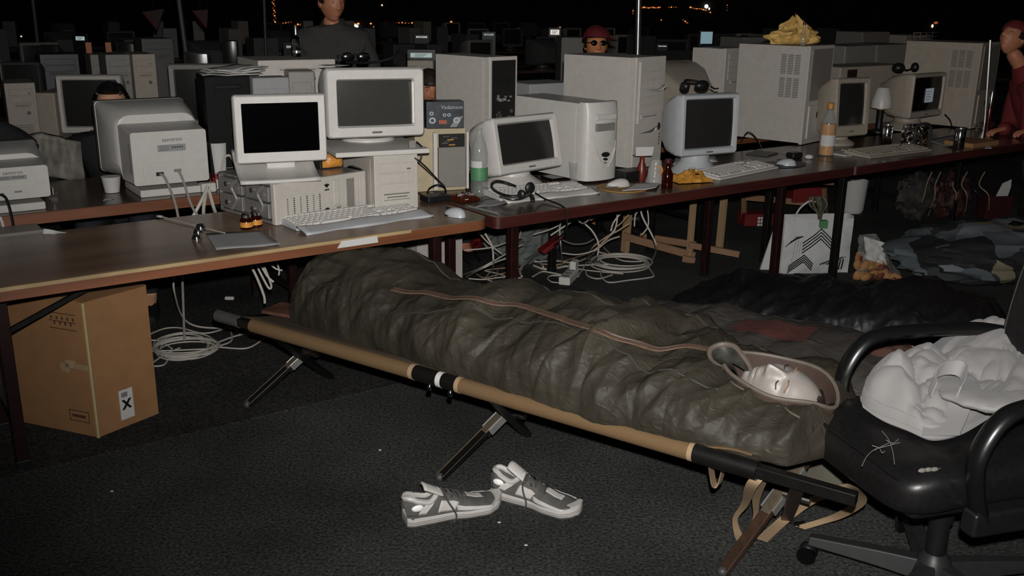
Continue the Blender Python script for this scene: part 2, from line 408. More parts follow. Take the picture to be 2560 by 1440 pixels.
def mouse(label, loc, yaw, m, L=.115, bm=None):
    t = thing('computer_mouse', label, 'mouse', loc, yaw)
    b = MB()
    def fn(a, q):
        th = 2 * math.pi * a; hgt_ = .036 * (1 - q ** 2.2) ** .5; k = .25 + .75 * q if q > 0 else .02
        return (.031 * math.cos(th) * min(1, q * 1.02) * (1 - .1 * math.sin(th)), L / 2 * math.sin(th) * q, hgt_ * (1 - .25 * math.sin(th) * q) + .001)
    b.grid(24, 9, fn, cu=True); obj(b, 'shell', m, t)
    b = MB(); b.lathe([(.02, 0), (.03, .0)], 4); b = MB(); b.loft([[(.030 * math.cos(a), L / 2 * .98 * math.sin(a), z) for a in [2 * math.pi * i / 20 for i in range(20)]] for z in (0, .006)]); obj(b, 'base', bm or darkgrey, t)
    b = MB(); b.box(-.0008, .0008, .012, L * .46, .024, .033); obj(b, 'button_gap', slot, t, smooth=False)
    return t
def sheet(label, pts, m=paperm, name='paper_sheet', z=None, curl=0.0, cat='paper', group=None):
    """a thin sheet whose corners are the given world points (four, in order)"""
    p = [Vector(q) for q in pts]; c = sum(p, Vector()) / 4; b = MB(); n = 8
    def fn(a, q):
        v = (p[0] * (1 - a) + p[1] * a) * (1 - q) + (p[3] * (1 - a) + p[2] * a) * q
        v = v - c; return (v.x, v.y, v.z + .0012 + curl * (max(0, a - .7) / .3) ** 2 * (1 - q) + .0015 * abs(math.sin(5 * a + 3 * q)))
    b.grid(n, n, fn); o = solo(b, name, m, label, cat, c, 0, group); o.modifiers.new('solid', 'SOLIDIFY').thickness = .0008; return o
def can(label, loc, m=chrome, r=.033, h=.122, name='drink_can', yaw=0):
    t = thing(name, label, 'can', loc, yaw)
    b = MB(); b.lathe([(r * .72, 0), (r * .8, .001), (r, .012), (r, h - .016), (r * .8, h - .002)], 28); obj(b, 'body', m, t)
    b = MB(); b.lathe([(r * .82, h - .003), (r * .82, h), (r * .74, h), (r * .72, h - .004), (.002, h - .004)], 28); lo = obj(b, 'lid', metal, t)
    b = MB(); b.M = Tr(0, .004, h - .002); b.lathe([(.009, 0), (.009, .001)], 12); obj(b, 'pull_tab', metal, lo)
    return t
def bottle(label, loc, prof, m, capm, caph=(.02, .014), lab=None, name='bottle', liquid=None, cap=True):
    t = thing(name, label, 'bottle', loc); n = 26
    b = MB(); b.lathe([(0.004, .003)] + prof, n); o = obj(b, 'body', m, t)
    z = prof[-1][1]
    if cap:
        b = MB(); b.lathe([(caph[1], z - .004), (caph[1] * 1.02, z + caph[0] * .9), (caph[1] * .8, z + caph[0])], 18); obj(b, 'cap', capm, t)
    if lab:
        for (z0, z1, r, mm, a0, a1) in lab:
            b = MB(); b.grid(18, 2, lambda a, q: (r * math.cos(rad(a0 + (a1 - a0) * a)), r * math.sin(rad(a0 + (a1 - a0) * a)), z0 + (z1 - z0) * q)); obj(b, 'label', mm, t)
    if liquid:
        b = MB(); b.lathe([(r_, z_) for r_, z_ in liquid[0]], n); obj(b, 'drink', liquid[1], t)
    return t
def cable(label, pts, r, m, sm=7, group=None, name='cable', n=6):
    p0 = Vector(pts[0]); b = MB(); b.tube([Vector(p) - p0 for p in pts], r, n=n, sm=sm)
    return solo(b, name, m, label, 'cable', p0, 0, group)

# ---------------------------------------------------------------- people
def head_mesh(nu=56, nv=44, closed_eyes=False, hair=None, wide=1.0):
    """a head with its crown at +z and its face to -y; with hair= only the shell of hair over it"""
    g = lambda x, s: math.exp(-(x / s) ** 2); b = MB(); mask = {}
    ss = lambda a, e0, e1: (lambda t: t * t * (3 - 2 * t))(max(0, min(1, (a - e0) / (e1 - e0))))
    def pos(th, ph):
        nx, ny, nz = math.sin(ph) * math.sin(th), -math.sin(ph) * math.cos(th), math.cos(ph)
        x, y, z = .077 * nx * wide, .098 * ny, .118 * nz
        if z < 0: 
            k = (-z / .118); x *= 1 - .30 * k ** 1.4
            if y > 0: y *= 1 - .55 * ss(-z, .01, .1)
            else: y *= 1 - .06 * k
        ax = abs(x); fw = ss(-ny, .05, .5); d = 0
        if -.038 < z < .04: 
            pr = (.026 - z) / .048; pr = max(0, min(1, pr)); pr = pr * ss(z, -.040, -.026)
            d += (.004 + .024 * pr) * g(x, .008 + .006 * pr) * ss(.036 - z, 0, .015)
        d += .008 * g(ax - .014, .007) * g(z + .028, .007)
        d -= .010 * g(ax - .032, .016) * g(z - .014, .012)
        d += .007 * g(ax - .032, .012) * g(z - .012, .009)
        d += .005 * g(ax - .03, .024) * g(z - .036, .010) + .004 * g(ax - .042, .02) * g(z + .022, .02)
        d += .007 * g(x, .020) * g(z + .056, .006) + .008 * g(x, .018) * g(z + .070, .007) - .006 * g(x, .024) * g(z + .0628, .003)
        d += .010 * g(x, .022) * g(z + .098, .014) - .003 * g(x, .02) * g(z + .083, .006)
        return Vector((x, y - d * fw, z)), Vector((nx, ny, nz))
    if hair is None:
        b.grid(nu, nv, lambda a, q: pos(2 * math.pi * a, .02 + (math.pi - .04) * q)[0], cu=True)
        for sx in (-1, 1):
            lp = []
            for k in range(7):
                q = k / 6; r = math.sin(math.pi * (.1 + .85 * q)) 
                lp.append([(sx * (.066 + .022 * q), .008 + .012 * q + .018 * r * math.cos(a) * (1 - .25 * math.sin(a)), .0 + .031 * r * math.sin(a)) for a in [2 * math.pi * i / 12 * sx for i in range(12)]])
            b.loft(lp)
        return b
    off, fringe, side, back = hair; ok = {}; vs = []
    for i in range(nu):
        for j in range(nv):
            p, n = pos(2 * math.pi * i / nu, .02 + (math.pi - .04) * j / (nv - 1)); front = n.y < -.25
            lim = fringe if n.y < -.45 else (side if n.y < .35 else back)
            e = .5 + .5 * noise.noise(p * 60); vs.append(p + n * (off * (.6 + .8 * e) if p.z > lim else -.004)); ok[i * nv + j] = p.z > lim - .012
    fs = []
    for i in range(nu):
        for j in range(nv - 1):
            q = (i * nv + j, (i + 1) % nu * nv + j, (i + 1) % nu * nv + j + 1, i * nv + j + 1)
            if all(ok[k] for k in q): fs.append(q)
    b.add(vs, fs); return b
def skin_mesh(name, verts, edges, radii, sub=2, root=0):
    me = bpy.data.meshes.new(name); me.from_pydata([tuple(v) for v in verts], edges, []); o = bpy.data.objects.new(name, me); col.objects.link(o)
    o.modifiers.new('s', 'SKIN'); 
    for i, r in enumerate(radii): me.skin_vertices[0].data[i].radius = r if isinstance(r, tuple) else (r, r)
    me.skin_vertices[0].data[root].use_root = True
    if sub: o.modifiers.new('d', 'SUBSURF').levels = sub
    out = bpy.data.meshes.new_from_object(o.evaluated_get(bpy.context.evaluated_depsgraph_get())); bpy.data.objects.remove(o); bpy.data.meshes.remove(me)
    out.name = name; return out
def merge(b, me, M=None):
    M = M or Matrix.Identity(4); b.add([M @ v.co for v in me.vertices], [tuple(p.vertices) for p in me.polygons])
HAND = [(0, 0, 0), (0, -.05, 0)]
def hand_into(b, wrist, d, up, s=1.0, curl=.3, thumb=1):
    """five separate bent fingers and a palm; d points from wrist to fingers, up is the back of the hand"""
    d = Vector(d).normalized(); up = Vector(up); up = (up - d * up.dot(d)).normalized(); x = d.cross(up)
    W = lambda a, c, e: Vector(wrist) + x * a * s + d * c * s + up * e * s
    merge(b, skin_mesh('palm', [W(0, -.02, 0), W(0, .02, 0), W(0, .05, .002), W(0, .085, 0)], [(0, 1), (1, 2), (2, 3)], [(.026 * s, .019 * s), (.033 * s, .016 * s), (.040 * s, .014 * s), (.038 * s, .011 * s)]))
    for a, L in ((-.030, .066), (-.010, .078), (.011, .072), (.030, .056)):
        p = [W(a * .9, .065, 0)]; ang = curl * .5; q = (.082, 0.002)
        for seg in (.46, .30, .24):
            p.append(W(a, q[0], q[1])); q = (q[0] + L * seg * math.cos(ang), q[1] - L * seg * math.sin(ang)); ang += curl
        p.append(W(a * .98, *q))
        merge(b, skin_mesh('finger', p, [(i, i + 1) for i in range(len(p) - 1)], [.010 * s, .0095 * s, .009 * s, .0085 * s, .007 * s]))
    t = thumb
    p = [W(-.02 * t, .015, -.004), W(-.040 * t, .035, -.008), W(-.056 * t, .062, -.012), W(-.060 * t, .085, -.016)]
    merge(b, skin_mesh('thumb', p, [(0, 1), (1, 2), (2, 3)], [.013 * s, .012 * s, .010 * s, .008 * s]))
def person(label, head_at, head_M, joints, clothM, trouM, hairM, hair=(.008, .062, -.01, -.075), skinM=None, detail=True, hands=None, scale=1.0, eyes=True, name='person', cap=None):
    """joints: pelvis, chest, neck, shoulders, elbows, wrists, hips, knees, ankles, toes in world coordinates, side -1 (its right) and 1"""
    base = Vector((joints['pelvis'][0], joints['pelvis'][1], 0)); t = thing(name, label, 'person', base)
    J = {k: Vector(v) - base for k, v in joints.items()}; hc = Vector(head_at) - base
    b = MB(); hm = head_mesh(); b2 = MB(); b2.M = Tr(*hc) @ head_M @ Matrix.Scale(scale, 4); b2.add(hm.v, hm.f); merge_b(b, b2)
    neckb = hc + (head_M @ Vector((0, .03, -.07))) * scale
    names = ['pelvis', 'chest', 'neck']; V = [J['pelvis'], J['pelvis'].lerp(J['chest'], .5), J['chest'], J['neck'], neckb]; Ed = [(0, 1), (1, 2), (2, 3), (3, 4)]; Rr = [(.13, .09), (.12, .085), (.12, .08), (.058, .055), (.056, .054)]
    for s in 'lr':
        i = len(V); V += [J['sho' + s].lerp(J['chest'], .12), J['elb' + s], J['wri' + s]]; Ed += [(2, i), (i, i + 1), (i + 1, i + 2)]; Rr += [.05, .038, .028]
        i = len(V); V += [J['hip' + s], J['kne' + s], J['ank' + s], J['toe' + s]]; Ed += [(0, i), (i, i + 1), (i + 1, i + 2), (i + 2, i + 3)]; Rr += [.085, .058, .040, .034]
    merge(b, skin_mesh('body', V, Ed, Rr))
    if hands:
        for hnd in hands: hand_into(b, Vector(hnd[0]) - base, *hnd[1:])
    obj(b, 'body', skinM or skin, t)
    def sub(keys_ed, rr, nm, mm, root=0):
        ks = []; 
        for a, c in keys_ed:
            for k in (a, c):
                if k not in ks: ks.append(k)
        pos = {'mid': J['pelvis'].lerp(J['chest'], .5), 'col': J['neck'].lerp(neckb, .30)}
        obj(skin_mesh(nm, [pos.get(k, J.get(k)) for k in ks], [(ks.index(a), ks.index(c)) for a, c in keys_ed], [rr[k] for k in ks]), nm, mm, t)
    sub([('pelvis', 'mid'), ('mid', 'chest'), ('chest', 'neck'), ('neck', 'col'), ('chest', 'shol'), ('shol', 'elbl'), ('elbl', 'wril'), ('chest', 'shor'), ('shor', 'elbr'), ('elbr', 'wrir')],
        {'pelvis': (.165, .125), 'mid': (.16, .125), 'chest': (.19, .135), 'neck': (.078, .074), 'col': (.072, .068), 'shol': .078, 'shor': .078, 'elbl': .068, 'elbr': .068, 'wril': .05, 'wrir': .05}, 'sweater', clothM)
    sub([('pelvis', 'hipl'), ('hipl', 'knel'), ('knel', 'ankl'), ('pelvis', 'hipr'), ('hipr', 'kner'), ('kner', 'ankr')],
        {'pelvis': (.15, .115), 'hipl': .1, 'hipr': .1, 'knel': .073, 'kner': .073, 'ankl': .058, 'ankr': .058}, 'trousers', trouM)
    for s in 'lr':
        q = MB(); a, c = J['ank' + s], J['toe' + s]; dd = (c - a); dd.z = 0; dd.normalize(); xx = Vector((-dd.y, dd.x, 0))
        q.loft([[a + dd * yy + xx * ww * math.cos(k) + Vector((0, 0, -a.z + .005 + hh * (math.sin(k) * .5 + .5))) for k in [2 * math.pi * i / 12 for i in range(12)]] for yy, ww, hh in ((-.07, .02, .05), (-.06, .038, .08), (.02, .045, .095), (.1, .05, .075), (.17, .046, .055), (.2, .025, .035))]); obj(q, 'shoe', black, t)
    if hair:
        hh = head_mesh(hair=hair); q = MB(); q.M = b2.M; q.add(hh.v, hh.f); obj(q, 'hair', hairM, t)
    if eyes:
        for sx in (-1, 1):
            q = MB(); q.M = b2.M; q.sphere((sx * .031, -.0765, .0125), (.0120, .0095, .0055), 10, 8); eo = obj(q, 'eye', mat('eye_white', (120, 112, 106), .3), t)
            q = MB(); q.M = b2.M; q.sphere((sx * .031, -.0852, .0125), (.0050, .002, .0048), 10, 6); obj(q, 'iris', slot, eo)
            q = MB(); q.M = b2.M; q.tube([(sx * .016, -.0925, .031), (sx * .032, -.093, .036), (sx * .048, -.083, .031)], .0026, sm=4); obj(q, 'eyebrow', hairM, t)
    if cap: cap(t, b2.M)
    return t
def merge_b(a, b): a.add(b.v, b.f)
# ---------------------------------------------------------------- the hall
def carpet(name, base, fleck, amount):
    M = bpy.data.materials.new(name); M.use_nodes = True; nt = M.node_tree; n = nt.nodes; L = nt.links; b = n['Principled BSDF']
    tc = n.new('ShaderNodeTexCoord')
    def nz(scale, det, r0, r1):
        a = n.new('ShaderNodeTexNoise'); a.inputs['Scale'].default_value = scale; a.inputs['Detail'].default_value = det; L.new(tc.outputs['Object'], a.inputs['Vector'])
        r = n.new('ShaderNodeMapRange'); r.inputs[1].default_value = r0; r.inputs[2].default_value = r1; L.new(a.outputs[0], r.inputs[0]); return a, r
    a1, r1 = nz(95, 3, .35, .65); a2, r2 = nz(60, 4, .60, .72); a3, r3 = nz(1.6, 4, .35, .7)
    m1 = n.new('ShaderNodeMix'); m1.data_type = 'RGBA'; L.new(r1.outputs[0], m1.inputs[0]); m1.inputs[6].default_value = (*[lin(x) * .45 for x in base], 1); m1.inputs[7].default_value = (*[lin(x) * 1.5 for x in base], 1)
    mm = n.new('ShaderNodeMath'); mm.operation = 'MULTIPLY'; L.new(r2.outputs[0], mm.inputs[0]); mm.inputs[1].default_value = amount
    m2 = n.new('ShaderNodeMix'); m2.data_type = 'RGBA'; L.new(mm.outputs[0], m2.inputs[0]); L.new(m1.outputs[2], m2.inputs[6]); m2.inputs[7].default_value = (*[lin(x) for x in fleck], 1)
    m3 = n.new('ShaderNodeMix'); m3.data_type = 'RGBA'; m3.blend_type = 'MULTIPLY'; m3.inputs[0].default_value = .5; L.new(m2.outputs[2], m3.inputs[6]); L.new(r3.outputs[0], m3.inputs[7])
    L.new(m3.outputs[2], b.inputs['Base Color']); b.inputs['Roughness'].default_value = 1; b.inputs['Specular IOR Level'].default_value = .1
    bp = n.new('ShaderNodeBump'); bp.inputs['Strength'].default_value = .8; bp.inputs['Distance'].default_value = .006; L.new(a1.outputs[0], bp.inputs['Height']); L.new(bp.outputs[0], b.inputs['Normal'])
    return M
carpet_grey = carpet('charcoal_carpet', (70, 71, 70), (112, 98, 70), .75)
floor_dark = carpet('darker_floor', (58, 57, 56), (90, 80, 60), .5)
f = MB(); f.box(-22, 24, -4, 34, -.05, 0); struct(f, 'floor', carpet_grey)
darkwall = mat('dark_drape', (34, 30, 31), 0.95, var=.3, scale=1.5)
f = MB(); f.box(-22, 24, 34, 34.2, 0, 7); struct(f, 'wall_back', darkwall)
f = MB(); f.box(-22.2, -22, -4, 34, 0, 7); struct(f, 'wall_left', darkwall)
f = MB(); f.box(24, 24.2, -4, 34, 0, 7); struct(f, 'wall_right', darkwall)
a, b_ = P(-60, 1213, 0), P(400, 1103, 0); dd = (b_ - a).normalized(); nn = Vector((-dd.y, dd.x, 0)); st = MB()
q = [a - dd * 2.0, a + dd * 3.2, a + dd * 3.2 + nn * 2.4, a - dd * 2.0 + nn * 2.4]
st.loft([[(p.x, p.y, .0) for p in q], [(p.x, p.y, .004) for p in q]])  # thin strip, darker than the floor around it, with a straight front edge
solo(st, 'dark_floor_strip', floor_dark, 'darker strip of floor beneath the cardboard box and nearest table', 'carpet', smooth=False)

def table(label, u0, u1, v0, v1, legs, top=woodtop, edge=woodedge, rnd=(.02, .02), thick=.034, worn=None, lm=None, brace=True, group=None, cross=True):
    lm = lm or rust; base = UV(u0, v0); t = thing('folding_table', label, 'table', base, ROW, group); L, D = u1 - u0, v1 - v0; b = MB(); e = .0
    out = []
    for cx, cy, a0, r in ((L - rnd[1], rnd[1], -90, rnd[1]), (L - .02, D - .02, 0, .02), (.02, D - .02, 90, .02), (rnd[0], rnd[0], 180, rnd[0])):
        for k in range(7): a = rad(a0 + 15 * k); out.append((cx + r * math.cos(a), cy + r * math.sin(a)))
    b.loft([[(x, y, T - .004) for x, y in out], [(x, y, T) for x, y in out]]); obj(b, 'table_top', top, t)
    b = MB(); b.loft([[(x, y, T - thick) for x, y in out], [(x, y, T - .004) for x, y in out]]); obj(b, 'edge_band', edge, t, smooth=True)
    if worn:
        b = MB()
        for k in range(26):
            x0 = worn[0] + (worn[1] - worn[0]) * k / 26; x1 = worn[0] + (worn[1] - worn[0]) * (k + 1) / 26; wv = .016 + .007 * noise.noise(Vector((x0 * 7, 0, 0)))
            b.box(x0, x1, -.0006, wv, T - .012, T + .0006)
        obj(b, 'edge_strip', wornedge, t, smooth=False, label='worn pale front edge')
    for (x, y) in legs:
        b = MB(); b.box(x - .02, x + .02, y - .02, y + .02, .012, T - thick); lo = obj(b, 'leg', lm, t, bevel=.003)
        b = MB(); b.box(x - .023, x + .023, y - .023, y + .023, 0, .03); obj(b, 'foot_cap', black, lo, bevel=.003)
    xs = sorted(set(x for x, y in legs))
    for x in xs:
        ys = [y for xx, y in legs if xx == x]
        if len(ys) > 1 and cross:
            b = MB(); b.box(x - .012, x + .012, min(ys), max(ys), .16, .185); obj(b, 'crossbar', lm, t)
            if brace:
                for y in ys:
                    sgn = 1 if x < L / 2 else -1
                    b = MB(); b.bar((x + sgn * .01, y, T - .22), (x + sgn * .42, y, T - thick - .006), .016, .016); obj(b, 'brace', blackpaint, t)
    b = MB(); b.box(.06, L - .06, D * .3, D * .3 + .02, T - thick - .05, T - thick); b.box(.06, L - .06, D * .72, D * .72 + .02, T - thick - .05, T - thick); obj(b, 'apron_rail', blackpaint, t)
    return t
table('brown folding table nearest the camera with a worn pale front edge', -2.35, -.012, 0, .72, [(.50, .24), (.50, .62), (2.14, .13), (2.14, .62)], woodtop, woodedge, (.02, .07), worn=(0.03, 1.95), thick=.044)
table('dark red edged folding table in the middle of the near row', .012, 2.50, 0, .74, [(.175, .12), (.175, .64), (2.01, .12), (2.01, .64)], wooddark, woodedger, (.03, .02), thick=.052, lm=rust, cross=False)
table('third folding table of the near row with the lamp and foil parcel', 2.512, 4.95, 0, .74, [(.06, .12), (.06, .64), (2.25, .12), (2.25, .64)], wooddark, woodedger, thick=.052, lm=blackpaint, cross=False)
FV = 1.12
table('brown edged table behind the near table under two monitors seen from behind', -2.6, -.15, FV, FV + .72, [(.2, .1), (.2, .62), (2.2, .1), (2.2, .62)], wooddark, woodedge, thick=.05)
table('back to back table behind the middle of the near row', -.13, 2.35, FV, FV + .72, [(.2, .1), (.2, .62), (1.42, .1), (2.25, .1), (2.25, .62)], wooddark, woodedge, lm=blackpaint)
table('back to back table behind the far end of the near row', 2.37, 4.85, FV, FV + .72, [(.2, .1), (.2, .62), (2.25, .1), (2.25, .62)], wooddark, woodedge, lm=blackpaint)
ROW3 = [(3.25, 3.97), (4.05, 4.77), (7.0, 7.72), (7.8, 8.52), (11.0, 11.7), (15.0, 15.7)]
for k, (v0, v1) in enumerate(ROW3):
    for j, u0 in enumerate((-3.6, -1.1, 1.4, 3.9, 6.4, 8.9)):
        if px(UV(u0 + 2.4, v0, T))[0] < 0 or px(UV(u0, v0, T))[0] > 2560: continue
        nth = ['second', 'third', 'fourth', 'fifth', 'sixth', 'seventh'][k]; c_ = ['far left', 'left', 'middle', 'right middle', 'right', 'far right'][j]
        table(f'dim table at the {c_} of the {nth} row across the hall', u0, u0 + 2.48, v0, v1, [(.2, .1), (.2, .62), (2.25, .1), (2.25, .62)], wooddark, wooddark, lm=blackpaint, brace=False, group='dim tables across the hall')

# ---------------------------------------------------------------- computers on the near row
def dep(p, yaw, blx):
    d = Vector((-math.sin(rad(yaw)), math.cos(rad(yaw)), 0)); lo, hi = .02, 2.5
    for _ in range(40):
        mid = (lo + hi) / 2
        if px(p + d * mid)[0] > blx: lo = mid
        else: hi = mid
    return mid
def fit(p, yaw, frx, topy, blx=None):
    w_ = wid(p, yaw, frx); h_ = hgt(p, topy); c = p + Vector((math.cos(rad(yaw)), math.sin(rad(yaw)), 0)) * w_ / 2
    if blx is None: return c, w_, h_
    return c, w_, h_, dep(p + Vector((0, 0, h_)), yaw, blx)
on = lambda x, y, z=T: P(x, y, z)

# tower case lying on its side with its cover off
pa, pb = on(690, 566), on(918, 524); yc = math.degrees(math.atan2(pb.y - pa.y, pb.x - pa.x)); wc = (pb - pa).length; hc = hgt(pa, 461); dc = (on(545, 527) - pa).length
t = thing('computer_case', 'beige computer tower lying on its side with open metal flank under the flat screen', 'computer', (pa + pb) / 2, yc)
b = MB(); b.box(-wc / 2, wc / 2, .0, .03, 0, hc); fp = obj(b, 'front_panel', beige, t, bevel=.007)
b = MB(); b.box(-wc / 2 + .004, wc / 2 - .004, .03, dc, hc - .012, hc - .002); b.box(-wc / 2 + .004, wc / 2 - .004, .03, dc, .002, .014); b.box(wc / 2 - .01, wc / 2 - .004, .03, dc, .014, hc - .012); b.box(-wc / 2 + .004, wc / 2 - .004, dc - .01, dc, .014, hc - .012); obj(b, 'chassis', galv, t, bevel=.002)
b = MB(); b.box(-wc / 2 + .02, wc / 2 - .02, .035, dc - .012, .02, hc - .016); obj(b, 'drive_cage', darkgrey, t, smooth=False)
for k in range(2):
    y0 = .05 + k * (dc * .46); b = MB(); b.box(-wc / 2 + .002, -wc / 2 + .02, y0, y0 + dc * .40, .02, hc * .48); obj(b, 'metal_plate', galv, t, bevel=.003)
    b = MB(); b.box(-wc / 2 + .004, -wc / 2 + .02, y0, y0 + dc * .40, hc * .52, hc - .02); obj(b, 'metal_plate', galv, t, bevel=.003)
    for zz in (.28, .74):
        b = MB(); b.M = Tr(-wc / 2 - .002, y0 + dc * .26, hc * zz) @ Matrix.Rotation(rad(90), 4, 'Y'); b.lathe([(.011, -.004), (.009, .004), (.004, .006)], 12); obj(b, 'screw_boss', metal, t)
    b = MB(); b.tube([(-wc / 2, y0 + .02, hc * .9), (-wc / 2 - .012, y0 + .05, hc * .7), (-wc / 2 - .004, y0 + .03, hc * .4), (-wc / 2 - .01, y0 + .06, hc * .15)], .006, sm=6); obj(b, 'bent_bracket', galv, t)
for k in range(7):
    b = MB(); b.box(-wc / 2 - .001, -wc / 2 + .006, .06 + k * .055, .085 + k * .055, hc - .011, hc - .006); obj(b, 'rim_slot', line, t, smooth=False)
for k in range(6):
    x = -wc * .37 + k * wc * .068; b = MB()
    for j in range(9): b.box(x - .003, x + .003, -.001, .004, hc * (.18 + .05 * j), hc * (.205 + .05 * j))
    obj(b, 'vent', slot if k % 2 else line, t, smooth=False)
b = MB(); b.M = Tr(wc * .045, -.001, hc * .16) @ Matrix.Rotation(rad(90), 4, 'X'); b.lathe([(.013, -.004), (.013, .002), (.009, .004)], 16); obj(b, 'power_button', slot, t)
b = MB(); b.box(wc * .15, wc * .20, -.001, .004, hc * .10, hc * .22); obj(b, 'badge', greyp, t, smooth=False)
b = MB(); b.box(wc * .12, wc * .185, -.004, .01, hc * .26, hc * .88); obj(b, 'drive_bay', beige, t, bevel=.004)
b = MB(); b.box(wc * .27, wc * .355, -.001, .006, hc * .08, hc * .87); obj(b, 'open_bay', greyp, t, smooth=False)
for k in range(3):
    b = MB(); b.box(wc * (.38 + .035 * k), wc * (.405 + .035 * k), -.003, .01, hc * .08, hc * .92); obj(b, 'drive_bay', beige, t, bevel=.002)
b = MB(); b.loft([[(wc * .02, -.001, hc * .8), (wc * .05, -.001, hc * .72), (wc * .08, -.001, hc * .8), (wc * .05, -.001, hc * .83)], [(wc * .02, .004, hc * .8), (wc * .05, .004, hc * .72), (wc * .08, .004, hc * .8), (wc * .05, .004, hc * .83)]]); b.box(wc * .025, wc * .075, -.001, .004, hc * .66, hc * .69); obj(b, 'emblem', slot, t, smooth=False)

# flat screen on the lying case
z0 = T + hc; pf = P(592, 412, z0 + .065); c_, lw, lh = fit(pf, 22, 820, 240); c_ = Vector((c_.x, c_.y, z0))
t = thing('flat_screen_monitor', 'white flat screen monitor with black screen standing on the lying computer case', 'monitor', c_, 22)
b = MB(); zc = .065 + lh / 2; iw, ih = lw - .062, lh - .075
L = [rrect(lw - .02, lh - .02, .02, cz=zc, y=.062), rrect(lw, lh, .012, cz=zc, y=.05), rrect(lw, lh, .012, cz=zc, y=.008), rrect(lw - .012, lh - .012, .01, cz=zc, y=0), rrect(iw, ih, .004, cz=zc + .006, y=.001), rrect(iw, ih, .004, cz=zc + .006, y=.009)]
b.loft([l[::-1] for l in L], True, False); obj(b, 'bezel', white, t)
b = MB(); b.box(-iw / 2 - .002, iw / 2 + .002, .009, .012, zc + .006 - ih / 2, zc + .006 + ih / 2); obj(b, 'screen', scr_black, t, smooth=False)
b = MB()   # swept foot: tall at the back left, sloping to a broad lip
def ft(a, q):
    x = (a - .5) * lw * .86 - .025; y = -.10 + .25 * q; return (x, y, .012 + .062 * max(0, (q - .25) / .75) ** 1.6 + .035 * (abs(a - .5) * 2) ** 3 * q)
b.grid(13, 11, ft); fo = obj(b, 'foot', white, t); sm_ = fo.modifiers.new('solid', 'SOLIDIFY'); sm_.thickness = .012; sm_.offset = -1
b = MB(); b.box(-.06, .06, .055, .10, .03, .2); obj(b, 'neck', white, t, bevel=.01)

# mini tower, platform and the big tube monitor
p = on(940, 533); c_, w_, h_ = fit(p, 30, 1045, 392)
tower('beige mini tower with empty drive bay covers under the big tube monitor', c_, 30, w_, h_, .42, beige, bays=3, floppy=1)
z1 = T + h_ + .003; p = P(944, 398, z1); pe = P(826, 372, z1 + .0)
t = MB(); c2 = c_ + Vector((-math.sin(rad(24)), math.cos(rad(24)), 0)) * .19 + Vector((-.05, -.03, 0)); t.box(-.205, .205, -.2, .2, 0, .022)
solo(t, 'monitor_platform', white, 'flat white slab lying between mini tower and big tube monitor', 'platform', (c2.x, c2.y, z1), 24, bevel=.006)
z2 = z1 + .022; p = P(820, 349, z2 + .03); c_, w_, h_ = fit(p, 22, 1063, 172)
big = crt('big white tube monitor with dull grey screen standing on the mini tower', Vector((c_.x, c_.y, z2)), 22, w_, h_, .42, white, 0, scr_grey, stand=.03, bez=.052, chin=.052, footw=.55)
bigtop = z2 + .03 + h_
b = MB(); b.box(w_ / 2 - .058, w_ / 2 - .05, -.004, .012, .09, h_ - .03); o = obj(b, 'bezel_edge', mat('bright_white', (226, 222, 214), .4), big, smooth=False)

def box_tower(label, p, yaw, frx, topy, blx=None, d=.42, **k):
    r = fit(p, yaw, frx, topy, blx); return tower(label, r[0], yaw, r[1], r[2], (r[3] if blx else d), k.pop('m', beige), **k), r
_, tA = box_tower('rounded white computer tower with arrow shaped front behind the plastic tumbler', on(1452, 458), 40, 1531, 260, 1280, style='curved', m=white)
_, tB = box_tower('tall beige full tower with stacked drive bays in front of the steel pole', on(1580, 428), 50, 1650, 145, 1410, style='tall', bays=6, m=beige)
_, tC = box_tower('tall beige server tower with crumpled yellow bag on top', on(2003, 364), 48, 2062, 116, 1848, style='server', bays=0, floppy=0, side_vents=True, m=beige)
_, tE = box_tower('tall beige server tower beside the person in red', on(2426, 324), 48, 2472, 108, 2267, style='server', bays=0, floppy=0, side_vents=True, m=oldbeige, fm=oldbeige)
_, tF = box_tower('beige tower without front cover showing dark boards inside', R(1224, .82), 46, 1289, 144, 1088, style='open', m=beige)
_, tD = box_tower('beige tower in the back row with small lit screen on top', R(1800, 1.28), 48, 1870, 122, 1732, bays=4, m=beige)
p = on(905, 520); c_, w_, h_ = fit(p, 40, 940, 424)
b = MB(); b.box(-w_ / 2, w_ / 2, 0, .14, 0, h_); t = solo(b, 'black_tower', blackgloss, 'glossy black computer tower squeezed between lying case and mini tower', 'computer', c_, 40, bevel=.018)
for k in range(2):
    b = MB(); b.box(w_ * .28, w_ * .46, -.003, .006, h_ * (.15 + .3 * k), h_ * (.22 + .3 * k)); obj(b, 'chrome_badge', chrome, t, smooth=False)

# tube monitors of the near row
p = P(1251, 440, T + .085); c_, w_, h_ = fit(p, 45, 1409, 303)
crt('white tube monitor tilted back behind the headset and keyboard', Vector((c_.x, c_.y, T)), 45, w_, h_ * 1.06, .34, white, 13, scr_dk, rscale=.5, stand=.085, bez=.036, chin=.05)
p = P(1702, 394, T + .105); c_, w_, h_ = fit(p, 29, 1843, 238)
m4 = crt('silver tube monitor with sunglasses and headphones on its top', Vector((c_.x, c_.y, T)), 29, w_, h_, .28, bluegrey, 2, scr_dk, stand=.105, bez=.03, chin=.04)
m4c, m4w, m4h = c_, w_, h_
p = P(2086, 345, T + .06); c_, w_, h_ = fit(p, 30, 2170, 196)
crt('beige tube monitor between orange drink bottle and lamp', Vector((c_.x, c_.y, T)), 30, w_, h_, .26, oldbeige, 4, scr_dk, stand=.06, bez=.038, chin=.075)
p = P(2268, 298, T + .10); c_, w_, h_ = fit(p, 36, 2360, 186)
